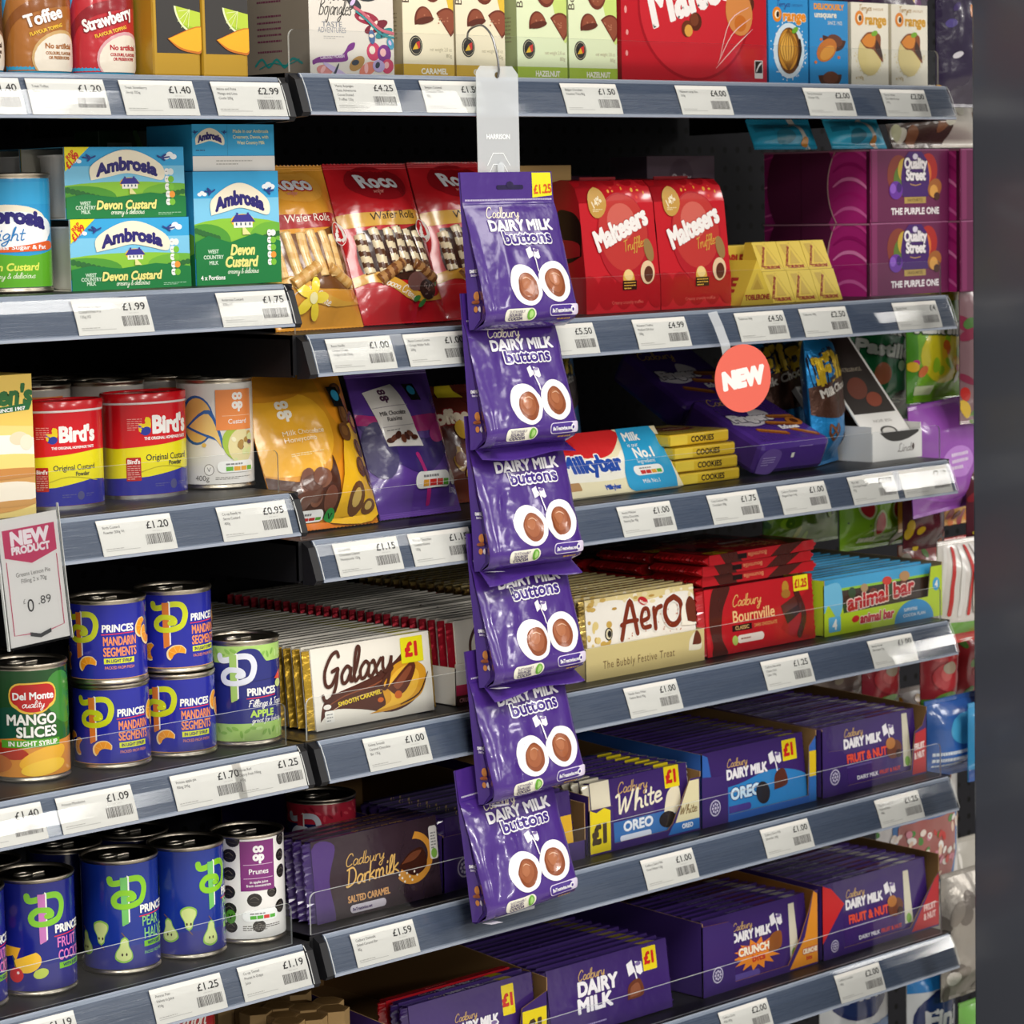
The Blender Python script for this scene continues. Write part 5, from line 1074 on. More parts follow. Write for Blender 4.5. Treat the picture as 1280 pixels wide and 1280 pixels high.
place(pouch('honeycomb_bag', W, H, 44, d, 'orange bag of chocolate honeycomb leaning at the left end of its shelf', col='#de8f22', seal=10, seed=11, sealcol='#cf7c1c', wr=1.4), .006, .052, Z3+.001, lean=21)
W, H = 112, 158; d = D(W, H)
d.poly([(0, 112), (40, 100), (W, 104), (W, 92), (60, 84), (0, 100)], '#b32a78', True); d.poly([(0, 100), (20, 60), (60, 40), (W, 70), (W, 88), (70, 76), (40, 86)], '#3c2a70', True); d.ell(96, 84, 20, 10, '#c22f86', 20, 20); d.ell(14, 70, 16, 30, '#2f2360'); d.stroke([(52, 60), (60, 40), (66, 12)], 5, '#b32a78')
d.poly([(12, 132), (50, 138), (62, 68), (22, 72)], '#e6e2dc'); coop(d, 32, 120, 7, '#5a3a52'); d.rect(16, 113, 56, 113.6, '#9a929a'); d.text('Milk Chocolate', 36, 104, 4.4, '#3a3236', al='c', w=30, bold=.02); d.text('Raisins', 36, 98, 4.4, '#3a3236', al='c', bold=.02); d.rect(18, 92, 57, 92.5, '#9a929a'); d.lines(24, 88, 26, 1, '#777', h=.9)
for k in range(7): d.ell(26+k*4.6, 78+(k % 3)*2.2, 4.6, 3, ('#4a2418', '#6b3a26')[k % 2], 12, k*30)
d.rect(66, 118, 82, 138, '#171818'); d.ell(74, 130, 5, 6, '#37a0c8', rot=-30); trafficlights(d, 44, 26, 52, 16, ('#e8a63a', '#c9302a', '#c9302a', '#5fae3a')); d.ell(102, 36, 6.5, 8, '#eeeae2'); d.text('V', 102, 33, 5, '#555', al='c'); d.text('150g', 96, 20, 5, '#d8cfe6', w=14)
place(pouch('raisin_bag', W, H, 40, d, 'purple bag of chocolate raisins with a white panel', col='#5b3a92', seal=10, seed=13, sealcol='#6e4aa4', wr=1.4), .146, .062, Z3+.001, lean=19)
W, H = 110, 128; d = D(W, H, None); d.poly([(0, H), (W, H), (W, 60), (0, 60)], '#5a2418'); d.text('Toffee', 4, 84, 14, '#e9d9c0', bold=.1, w=60, out=('#8f1c20', .1)); rr = random.Random(21)
for k in range(14): d.ell(rr.uniform(4, W-4), rr.uniform(14, 76), rr.uniform(6, 12), rr.uniform(8, 14), rr.choice(('#3a160e', '#8a4a1e', '#c9982c', '#d6a93a', '#5a2414')), 14, rr.uniform(0, 90))
d.poly([(40, H), (62, H), (70, 112), (36, 114)], '#d6c22c')
place(pouch('toffee_bag', W, H, 40, d, 'brown and gold toffee bag half hidden by the hanging pouches', col='#6e2f1a', seal=8, seed=15, wr=1.6), .268, .118, Z3+.001, lean=16)
# white chocolate block lying back
W, H = 182, 78; d = D(W, H, '#eee3bd'); d.poly([(4, 78), (4, 42), (20, 38), (40, 48), (70, 44), (100, 52), (112, 78)], '#cf2a2c', True); d.poly([(0, 50), (20, 38), (60, 46), (96, 42), (114, 52), (108, 20), (20, 18), (0, 24)], '#f6f1e2', True); d.text('Milkybar', 10, 30, 19, '#2a4fa8', bold=.08, w=92, out=('#f8f6ee', .08), rot=-1); d.ell(30, 64, 14, 8, '#b81f22', rot=-8); d.text('Nestle', 20, 61, 5, '#f6ecdc', bold=.05, w=20, rot=-6)
d.poly([(118, 78), (172, 78), (172, 0), (104, 0), (100, 20), (112, 44)], '#2f9fd0', True); d.text('Milk', 122, 62, 10, '#f4f4ee', bold=.05, w=26); d.text('is our', 124, 54, 5, '#f4f4ee'); d.text('No.1', 128, 40, 12, '#f4f4ee', bold=.05, w=34); d.text('Ingredient', 128, 33, 4.5, '#f4f4ee', w=28); trafficlights(d, 116, 18, 46, 12, ('#c9302a', '#c9302a', '#e8a63a', '#5fae3a')); d.text('Milk No.1', 122, 8, 5, '#f4f4ee', w=28); d.text('Milkybar', 62, 6, 5.5, '#2a4fa8', bold=.08, w=24); d.rrect(6, 8, 26, 18, 2, '#b58a5a')
o = bar('white_chocolate_block', W, H, 18, d, None, '#efe6c6', '#cfcba4', 'film', 'film', 8, 3); tag(o, 'white chocolate block with a red splash, leaning beside the pouches', 'chocolate bar'); place(o, .398, .042, Z3+.002, lean=34)
# cookie bars stacked
for k in range(4):
    d = D(104, 20, '#d8b52c'); d.text('COOKIES', 52, 7, 7, '#3a2a18', bold=.04, al='c', w=38); d.rect(0, 0, 28, 20, '#e0c23c'); t_ = D(104, 90, '#dcbc34'); t_.ell(60, 50, 34, 20, '#8f2a2a', 24); t_.ell(60, 50, 28, 15, '#c9702a', 20); t_.text('Cookies', 60, 46, 9, '#f3e6c8', al='c', bold=.05)
    g = G(); g.box(0, 104, 0, 90, 0, 14, '#d8b52c', 'film', 3); D2 = D(104, 13); D2.rect(0, 1.5, 30, 11.5, '#e2c644'); D2.text('COOKIES', 56, 3.6, 6, '#3a2a18', bold=.05, al='c', w=40); g.decal(D2, FR(), fin='film'); g.decal(t_, TP(0, 0, 14), fin='film')
    o = g.build('cookie_bar'); tag(o, 'yellow cookie chocolate bar, %s in the stack of four' % ('bottom one', 'second from the bottom', 'third from the bottom', 'top one')[k], 'chocolate bar', 'yellow cookie bars in a stack'); place(o, (.583, .579, .577, .574)[k], (.05, .053, .052, .056)[k], Z3+.0146*k, rz=(1, -1, .5, 2)[k])
def fingers(lb, x, y, z, rz=0, ln=0):
    o = empty('finger_biscuit_bag'); tag(o, lb, 'bag'); W, Dp, H = 124, 120, 40
    g = G(); g.box(0, W, 0, Dp, 0, H, '#4a2c80', 'film', 7); d = D(W, H); d.poly([(2, 4), (30, 2), (40, 26), (20, 34), (4, 26)], '#6a4f9a', True); d.lines(8, 22, 22, 4, '#b9a8d8', h=1, gap=3); d.rect(58, 20, 63, 26, '#ece8dc'); d.lines(68, 33, 40, 1, '#a894cc', h=1); g.decal(d, FR(), fin='film', eps=.2)
    t_ = D(W, Dp); t_.script('Cadbury', 12, 98, 8, '#c9a45a', .16, w=60); t_.poly([(4, 52), (20, 74), (44, 64), (62, 86), (84, 72), (64, 52), (34, 44)], '#dcd6dc', True); t_.text('Fingers', 10, 56, 15, '#f3eef0', bold=.1, w=70, out=('#2a1550', .08))
    for (x0, y0, x1, y1) in ((30, 34, 66, 22), (60, 48, 100, 40), (84, 30, 110, 14), (76, 62, 112, 58)): t_.stroke([(x0, y0), (x1, y1)], 9, '#8a4a22', sm=False); t_.stroke([(x0, y0+1.4), (x1, y1+1.4)], 4, '#b9752f', sm=False)
    t_.ell(104, 46, 12, 10, '#b8702c'); t_.ell(104, 46, 6, 5, '#5a2a14'); t_.text('Echoes', 66, 30, 8, '#f3eef0', bold=.07, w=32)
    g.decal(t_, TP(0, 0, H), fin='film', eps=.2); g.build('pouch', o); place(o, x, y, z, rz=rz, lean=ln); return o
o = fingers('purple finger biscuit pack lying at the front right of the cookie bars', .708, .052, Z3+.0005, 0, -24); fingers('purple finger biscuit pack tilted up behind the round NEW sign', .732, .192, Z3+.042, 0, -30)
def flipz(W, H, t, lb, dark, x, y, ln, rz=0, wide=False):
    d = D(W, H); d.ell(W*.5, H*.95, W*.3, H*.09, '#4a2a1c'); d.ell(W*.62, H*.9, 10, 12, '#6a3f26')
    d.text('Flipz', W*.5, H*.58, H*.2, '#e8c22a', bold=.1, al='c', w=W*.82, out=('#22243a', .12), rot=14, shear=.1)
    d.poly([(0, H*.54), (W, H*.62), (W, H*.44), (W*.5, H*.32), (0, H*.36)], '#4d2f22', True); d.text('Milk Chocolate', W*.12, H*.46, H*.055, '#f0eae0', bold=.06, w=W*.8, rot=12)
    for (x_, y_, k) in ((W*.3, H*.22, 1), (W*.76, H*.16, .9)):
        d.stroke([(x_-9*k, y_), (x_-7*k, y_+9*k), (x_, y_+4*k), (x_+8*k, y_+9*k), (x_+9*k, y_-2*k), (x_, y_-9*k), (x_-9*k, y_-1*k)], 3.2*k, '#7a4a2c'); d.stroke([(x_-6*k, y_-4*k), (x_+3*k, y_+4*k)], 2.6*k, '#8a5836'); d.stroke([(x_+6*k, y_-4*k), (x_-3*k, y_+4*k)], 2.6*k, '#8a5836')
    o = pouch('pretzel_bag', W, H, t, d, lb, col='#1f86c8', seal=8, seed=19, fin='foil', wr=1.6); place(o, x, y, Z3+.001, rz=rz, lean=ln)
flipz(92, 172, 46, 'bright blue pretzel bag standing at the front beside the white tray', 0, .832, .062, 5, 22); flipz(140, 176, 40, 'darker blue pretzel bag behind the round NEW sign', 1, .862, .19, 8, 0)
flipz(130, 170, 36, 'blue pretzel bag deep in the shadow behind the biscuit packs', 1, .60, .34, 8, 0)
# white tray of dark chocolate with angled bars
o = empty('chocolate_tray'); tag(o, 'white display tray of dark chocolate slabs with a tilted header', 'display tray'); g = G(); W = 96
g.box(0, W, 0, 1.5, 0, 34, '#e6e4e0', 'card'); g.box(0, 1.5, 1.5, 110, 0, 42, '#d9d7d3', 'card'); g.box(W-1.5, W, 1.5, 110, 0, 42, '#d9d7d3', 'card'); g.box(1.5, W-1.5, 1.5, 110, 0, 1.5, '#cfccc8', 'card'); g.box(1.5, W-1.5, 108, 110, 1.5, 42, '#cfccc8', 'card')
d = D(W, 34); d.script('Lindt', W*.5, 9, 5, '#4a3a34', .16, w=30); d.ell(W*.82, 14, 2, 4, '#4a3a34'); d.poly([(14, 34), (W-8, 34), (W*.75, 25), (W*.5, 22), (W*.3, 25)], '#26231f', True); g.decal(d, FR(), fin='card'); g.build('tray_body', o)
g = G(); d = D(W-8, 165, '#dfddd9'); d.rect(4, 40, W-12, 162, '#241a16'); d.ell(40, 78, 22, 14, '#6a2f1c', rot=30); d.ell(58, 60, 16, 10, '#8a3a20', rot=20); d.text('EXCELLENCE', 48, 104, 5, '#b5a892', al='c', w=44); d.text('NOIR 85%', 48, 26, 4, '#8a8580', al='c', w=36); d.ell(48, 12, 16, 8, '#2e2b27'); d.ell(48, 12, 12, 5.5, '#c9c6c1')
g.box(0, W-8, 0, 1.4, 0, 165, '#d8d6d2', 'card'); g.decal(d, FR(), fin='card'); h_ = g.build('header_card', o); place(h_, .004, .008, .024, lean=40)
place(o, .925, .05, Z3)
for k in range(3):
    g = G(); g.box(0, 86, 0, 9, 0, 104, '#d2d0cd', 'card', 1); d = D(86, 104); d.rect(8, 30, 80, 98, '#2a1d18'); d.ell(44, 60, 20, 14, '#6a2f1c'); d.text('Excellence', 44, 12, 7, '#5a5048', al='c', w=52); g.decal(d, FR(), fin='card')
    b_ = g.build('dark_chocolate_bar'); tag(b_, 'dark chocolate slab in a white sleeve inside the white tray', 'chocolate bar', 'dark chocolate slabs in the white tray'); place(b_, .929, .074+.0155*k, Z3+.007, lean=40)
# ================================================================ fourth right shelf: caramel bars, festive blocks, dark bars, animal biscuits
Z4 = .888
def galaxy(kind, W=158, H=81):
    d = D(W, H, '#ebe6da'); top = D(W, 11, '#e4dfd4')
    if kind == 0:
        d.poly([(6, 8), (12, 26), (30, 34), (60, 40), (92, 48), (118, 62), (130, 78), (132, 60), (146, 34), (132, 14), (100, 6), (60, 14), (24, 18)], '#4f2418', True)
        d.stroke([(10, 20), (40, 30), (80, 36), (110, 48), (126, 66)], 1.4, '#8a4a2c', taper=.6); d.stroke([(12, 14), (50, 26), (90, 30)], 1., '#c9a08a', taper=.6)
        d.poly([(70, 8), (92, 14), (90, 32), (104, 50), (126, 56), (146, 48), (150, 36), (142, 20), (124, 12), (98, 8)], '#d99a24', True); d.poly([(80, 10), (100, 18), (98, 34), (110, 46), (128, 50), (140, 40), (134, 24), (116, 14)], '#efb83a', True)
        d.poly([(96, 30), (128, 52), (136, 46), (122, 26), (108, 22)], '#5d2b1a', True); d.poly([(104, 32), (126, 48), (130, 45), (112, 28)], '#8a4a30', True); d.ell(86, 20, 4, 2.5, '#c9601c'); d.ell(110, 22, 5, 4, '#c9601c'); d.stroke([(112, 12), (138, 20), (152, 40)], 1.6, '#3d1a10', taper=.5)
        d.text('SMOOTH CARAMEL', 30, 20.5, 4.2, '#f0d23a', bold=.05, w=58, rot=6); d.script('Galaxy', 11, 40, 16.5, '#4b2417', .23, w=94, rot=4)
        d.rrect(118, 52, 148, 78, 1, '#e9e01c'); d.text('£1', 133, 59, 13, '#d42a26', bold=.09, al='c'); d.rrect(12, 6, 24, 18, 2, '#f3f0e8'); d.lines(14, 14, 8, 3, '#888', h=.9, gap=3); d.ell(16, 22, 5, 2.6, '#efeae0'); top.rect(118, 0, 148, 11, '#dcd52a'); top.text('SMOOTH CARAMEL', 26, 3, 3.6, '#4b2417', bold=.04, w=48); top.script('Galaxy', 6, 4, 2.6, '#4b2417', .2)
    else:
        d.script('Galaxy', 16, 44, 16.5, '#4b2417', .23, w=94, rot=4); d.poly([(0, 0), (20, 24), (70, 36), (120, 30), (W, 40), (W, 0)], '#4f2418', True); d.poly([(0, 0), (30, 14), (90, 20), (W, 14), (W, 0)], '#a82440', True); top.script('Galaxy', 40, 4, 3, '#4b2417', .2); top.lines(70, 4, 50, 1, '#7a4a3a', h=1.6)
    o = bar('caramel_chocolate_bar', W, H, 10.5, d, top, '#e8e3d8', '#c9a23a' if kind == 0 else '#b3182e', 'card', 'gold' if kind == 0 else 'foil', 7, 1.6, jagw=.35); return o
row(galaxy(0), 27, .0275, .031, Z4, .0136, 'cream and gold wrapped caramel bar in the row behind the front one', 'cream and gold caramel bars standing in a row', front='front cream caramel bar with a yellow one pound flash', lean=5, seed=1)
row(galaxy(1, 141, 84), 27, .2245, .034, Z4+.0015, .0136, 'cream bar with red foil ends in the row behind the hanging pouches', 'cream bars with red foil ends standing in a row', front='front cream bar with red foil ends in the white lipped tray', lean=5, seed=2)
d = D(160, 44, '#e9e4da'); d.rect(0, 0, 160, 11, '#3f1d16'); d.rect(0, 11, 160, 22, '#c22a55'); d.script('Galaxy', 26, 26, 5, '#3a1c14', .2, w=36); d.text('CRUMBLE', 4, 4, 4, '#e9a0b0', bold=.05)
tr_ = tray('bar_tray', 160, 375, 40, [(0, 0), (160, 0), (160, 44), (0, 44)], None, 'white and pink lipped tray holding the bars with red foil ends', '#e9e4da', '#b9ab98', hf=40)
g = G(); g.decal(d, FR(0, -.1, 0), fin='card'); g.build('printed_panel', tr_); place(tr_, .215, .0295, Z4)
def aero():
    W, H = 174, 84; d = D(W, H, '#e2cf95'); rr = random.Random(4)
    d.poly([(0, 30), (20, 24), (60, 30), (120, 22), (W, 30), (W, 70), (150, 78), (90, 74), (40, 80), (0, 72)], '#efeae0', True)
    for k in range(60): d.ell(rr.uniform(0, W), rr.choice((rr.uniform(0, 26), rr.uniform(70, 84))), rr.uniform(1, 5), rr.uniform(1, 4), rr.choice(('#caa95c', '#f3ead2', '#b8924a', '#e8d9ae')), 10)
    for k in range(22): d.ell(rr.uniform(2, 40), rr.uniform(6, 60), rr.uniform(2, 5), rr.uniform(2, 5), rr.choice(('#c9a552', '#e0c883')), 10)
    for wdt, c in ((10, '#f6f2ea'), (7, '#7a2f1a')):
        d.stroke([(54, 36), (62, 60), (70, 76), (75, 60), (79, 40)], wdt*.9, c); d.stroke([(54, 51), (64, 54), (80, 54)], wdt*.7, c); d.stroke([(87, 52), (98, 55), (97, 64), (90, 64), (86, 54), (89, 45), (100, 45)], wdt*.75, c); d.stroke([(107, 64), (108, 42)], wdt*.85, c, sm=False); d.stroke([(108, 56), (112, 63), (119, 65)], wdt*.8, c); d.stroke([(140, 73), (128, 68), (124, 56), (130, 45), (141, 43), (150, 52), (150, 66), (140, 73)], wdt*.95, c)
    for k in range(30): d.ell(rr.uniform(60, 150), rr.uniform(30, 66), .8, .8, '#b5603a', 6)
    d.ell(91, 74, 8, 4.5, '#b8242c', 16, -20); d.text('Nestle', 85, 73, 3, '#f6ecdc', bold=.05, w=14, rot=-20); d.poly([(150, 40), (176, 40), (176, 56), (166, 70), (152, 60)], '#f6f0e0', True); d.poly([(160, 44), (176, 42), (177, 58), (166, 71), (158, 62)], '#6b2f1c', True); d.ell(34, 44, 6, 7, '#2a2624'); d.ell(34, 44, 4.6, 5.6, '#dcd2b0'); d.ell(35, 44, 3, 4, '#2a2624')
    t_ = D(W, 11, '#cdb06a'); [t_.ell(rr.uniform(0, W), rr.uniform(1, 10), rr.uniform(1, 4), rr.uniform(1, 2), rr.choice(('#f0e6c4', '#a9853c', '#e9dcb0')), 8) for k in range(40)]
    return bar('bubbly_chocolate_block', W, H, 12, d, t_, '#dcc688', '#c9ad62', 'film', 'gold', 5, 2.5)
row(aero(), 25, .4155, .0335, Z4+.0015, .0147, 'gold and white festive block in the row behind the front one', 'gold and white festive blocks standing in a row', front='front festive chocolate block with brown bubble lettering', lean=4, seed=5)
d = D(190, 36, '#dcc88a'); d.text('The Bubbly Festive Treat', 26, 11, 8.4, '#7a5a34', w=112, sp=.08, rot=0); d.poly([(164, 14), (184, 14), (184, 26), (176, 34), (166, 26)], '#f3ead2', True); d.poly([(170, 20), (184, 20), (183, 30), (176, 35)], '#6b2f1c', True)
tr_ = tray('bar_tray', 190, 375, 36, [(0, 0), (190, 0), (190, 36), (0, 36)], None, 'beige lipped tray holding the festive blocks', '#dcc88a', '#b9a878', hf=36); g = G(); d.clip = None; g.decal(d, FR(0, -.1, 0), fin='card'); g.build('printed_panel', tr_); place(tr_, .4075, .0305, Z4)
def bourn(lb=None):
    W, H = 188, 76; d = D(W, H, '#b81a22'); d.poly([(0, 0), (34, 0), (26, 20), (30, 50), (44, 76), (16, 76), (6, 40), (10, 10)], '#4a1f18', True); d.poly([(0, 76), (0, 0), (8, 0), (4, 40), (12, 76)], '#c9202a', True)
    d.poly([(128, 18), (140, 30), (170, 52), (W, 56), (W, 6), (150, 6)], '#a3161e', True); d.poly([(130, 44), (158, 54), (166, 34), (140, 22)], '#3a1712'); d.poly([(130, 44), (134, 34), (160, 42), (158, 54)], '#5a2a20'); d.stroke([(158, 58), (170, 30), (160, 8)], 9, '#4a1f18'); d.ell(140, 64, 6, 8, '#b8862c'); d.ell(140, 57, 8, 5, '#a3702a')
    d.script('Cadbury', 46, 52, 6.4, '#e3b56a', .18, w=50); d.text('Bournville', 45, 34, 13, '#edc489', bold=.02, w=74, sx=.8); d.rect(44, 24, 78, 31, '#1e0f0c'); d.text('CLASSIC', 61, 25.6, 4, '#d8b070', bold=.04, al='c', w=24); d.text('DARK CHOCOLATE', 82, 25.6, 3.6, '#e3b56a', w=40); d.rrect(52, 10, 98, 19, 4.4, '#e9dcd2'); d.ell(48, 14, 5, 5.5, '#a8c05a'); d.lines(58, 14, 28, 1, '#8a4a3a', h=1.6)
    d.rrect(154, 58, 180, 76, 1, '#e8dc22'); d.text('£1.25', 167, 62, 9, '#c9241f', bold=.06, al='c', w=22)
    def edge(h): 
        t_ = D(W, h, '#b81a22'); t_.poly([(20, 0), (60, 0), (80, h), (44, h)], '#4a1f18'); t_.poly([(140, 0), (170, 0), (160, h), (130, h)], '#4a1f18'); t_.text('Bournville', 86, h*.3, h*.4, '#d88a62', bold=.03, w=34); t_.rect(122, h*.25, 138, h*.75, '#1e0f0c'); return t_
    return bar('dark_chocolate_bar', W, H, 11.5, d, edge(11.5), '#b81a22', '#b3161e', 'film', 'film', 8, 2.4, None)
o = bourn(); row(o, 3, .605, .032, Z4, .0145, 'red dark chocolate bar standing behind the front one', 'red dark chocolate bars standing upright', front='front red dark chocolate bar with a yellow price flash', lean=4, seed=6)
flat = bourn(); place(flat, .6, .0, Z4)
def lay(o, x, y, z, rz): o.location = (x, y, z); o.rotation_euler = (math.radians(90), 0, math.radians(rz)); return o
# lying bars: the front face turned up, the printed edge to the aisle
FL = []
for k in range(3): FL.append((.604+.004*math.sin(k*2.1+2), .034, .0795+.0124*(k), (k*37 % 5-2)*.8))
for k in range(9): FL.append((.600+.005*math.sin(k*1.7+1), .125, .0006+.0124*k, (k*53 % 5-2)*.8))
for k in range(8): FL.append((.594+.005*math.sin(k*1.3), .215, .0006+.0124*k, (k*41 % 5-2)*.8))
for i, (x, y, z, rz) in enumerate(FL):
    o = flat if i == 0 else dup(flat); o.location = (x+.188, y+.076, Z4+z+.012); o.rotation_euler = (math.radians(-90), 0, math.radians(180+rz))
    if i == 2: tag(o, 'topmost red dark chocolate bar lying flat on the upright ones', 'chocolate bar', 'red dark chocolate bars lying flat')
    elif i < 2: tag(o, 'red dark chocolate bar lying flat, %s the upright ones' % ('resting directly on', 'second layer above')[i], 'chocolate bar', 'red dark chocolate bars lying flat')
    else: tag(o, 'red dark chocolate bar lying flat in the piles behind the upright ones', 'chocolate bar', 'red dark chocolate bars lying flat')
def animal():
    W, H = 206, 62; d = D(W, H, '#3a2a22'); d.rect(0, H-12, W, H, '#3f9fd0'); d.rect(0, H-15, W, H-12, '#8cc03a'); rr = random.Random(3)
    for k in range(14): d.ell(rr.uniform(8, W), rr.uniform(8, H-18), rr.uniform(5, 10), rr.uniform(4, 8), rr.choice(('#4a3a2a', '#5a4a34', '#2f4a2c', '#6a3426')), 14)
    d.text('animal bar', 40, 22, 17, '#b3262c', bold=.07, w=128, shear=.15, rot=4, out=('#f0d8cc', .07)); d.ell(118, 50, 9, 5, '#c93a2c'); d.ell(152, 52, 10, 6, '#b5895a'); d.ell(74, 46, 7, 5, '#a88a62')
    t_ = D(W, 12, '#4aa8d8'); t_.lines(50, 5, 80, 1, '#a9d4ea', h=1.8); t_.rect(0, 0, 30, 3, '#8cc03a')
    return bar('animal_biscuit_bar', W, H, 12, d, t_, '#3f9fd0', '#3f7a2c', 'film', 'film', 7, 2.4)
row(animal(), 22, .8175, .034, Z4+.0015, .0158, 'sky blue animal biscuit bar in the row behind the front one', 'animal biscuit bars in the green tray', front='front animal biscuit bar with red lettering in the green lipped tray', lean=5, seed=8)
d = D(226, 62); d.poly([(0, 0), (226, 0), (226, 62), (204, 62), (198, 26), (36, 24), (28, 60), (0, 60)], '#b5cf2a')
d.poly([(0, 60), (28, 60), (34, 34), (24, 20), (8, 36), (0, 28)], '#6fb9dc', True); d.rrect(8, 4, 30, 22, 2, '#5fb0da'); d.text('4', 19, 7, 11, '#f2f2ee', bold=.06, al='c'); d.ell(58, 15, 7, 4, '#c9242c', rot=5); d.text('animal bar', 66, 9, 10.5, '#c22a3c', bold=.07, w=64, shear=.1, out=('#f6e6d8', .07)); d.ell(170, 0, 38, 26, '#2f8fc9', 30); d.text('SUPPORTING', 150, 13, 3.6, '#e6f0f6', bold=.04, w=26); d.text('COCOA PLAN', 148, 6, 3.6, '#e6f0f6', bold=.04, w=44); d.ell(214, 40, 7, 8, '#3f9fd0'); d.text('4', 214, 36, 8, '#f2f2ee', al='c', bold=.05)
place(tray('biscuit_tray', 226, 370, 70, [(0, 0), (226, 0), (226, 62), (204, 62), (198, 26), (36, 24), (28, 60), (0, 60)], d, 'green and blue tray holding the animal biscuit bars', '#b5cf2a', '#86785f', hf=66), .808, .0305, Z4)
# ================================================================ fifth and sixth right shelves: purple bars and trays
Z5 = .697; Z6 = .502
def dmlogo(d, x, y, s, two=False, col='#f1eef2', w=None):
    d.script('Cadbury', x+2*s, y+13.5*s, 4.2*s, '#cfa968', .2, w=32*s)
    if two: d.text('DAIRY', x, y+1*s, 11*s, col, bold=.08, w=48*s, shear=.05); d.text('MILK', x-2*s, y-13*s, 11*s, col, bold=.08, w=42*s, shear=.05)
    else: d.text('DAIRY MILK', x, y+1.5*s, 9.4*s, col, bold=.08, w=64*s, shear=.05)
def glasses(d, x, y, k, col='#f1eef2'):
    d.poly([(x-9*k, y-6*k), (x-11*k, y+6*k), (x-3*k, y+9*k), (x-1*k, y-3*k)], col); d.poly([(x+2*k, y-4*k), (x+1*k, y+7*k), (x+10*k, y+5*k), (x+11*k, y-5*k), (x+7*k, y-7*k)], col); d.ell(x+5*k, y+4*k, 4*k, 2*k, '#7d6a9e', 10); d.stroke([(x-2*k, y+2*k), (x+1*k, y-8*k), (x+3*k, y-22*k)], 1.8*k, col)
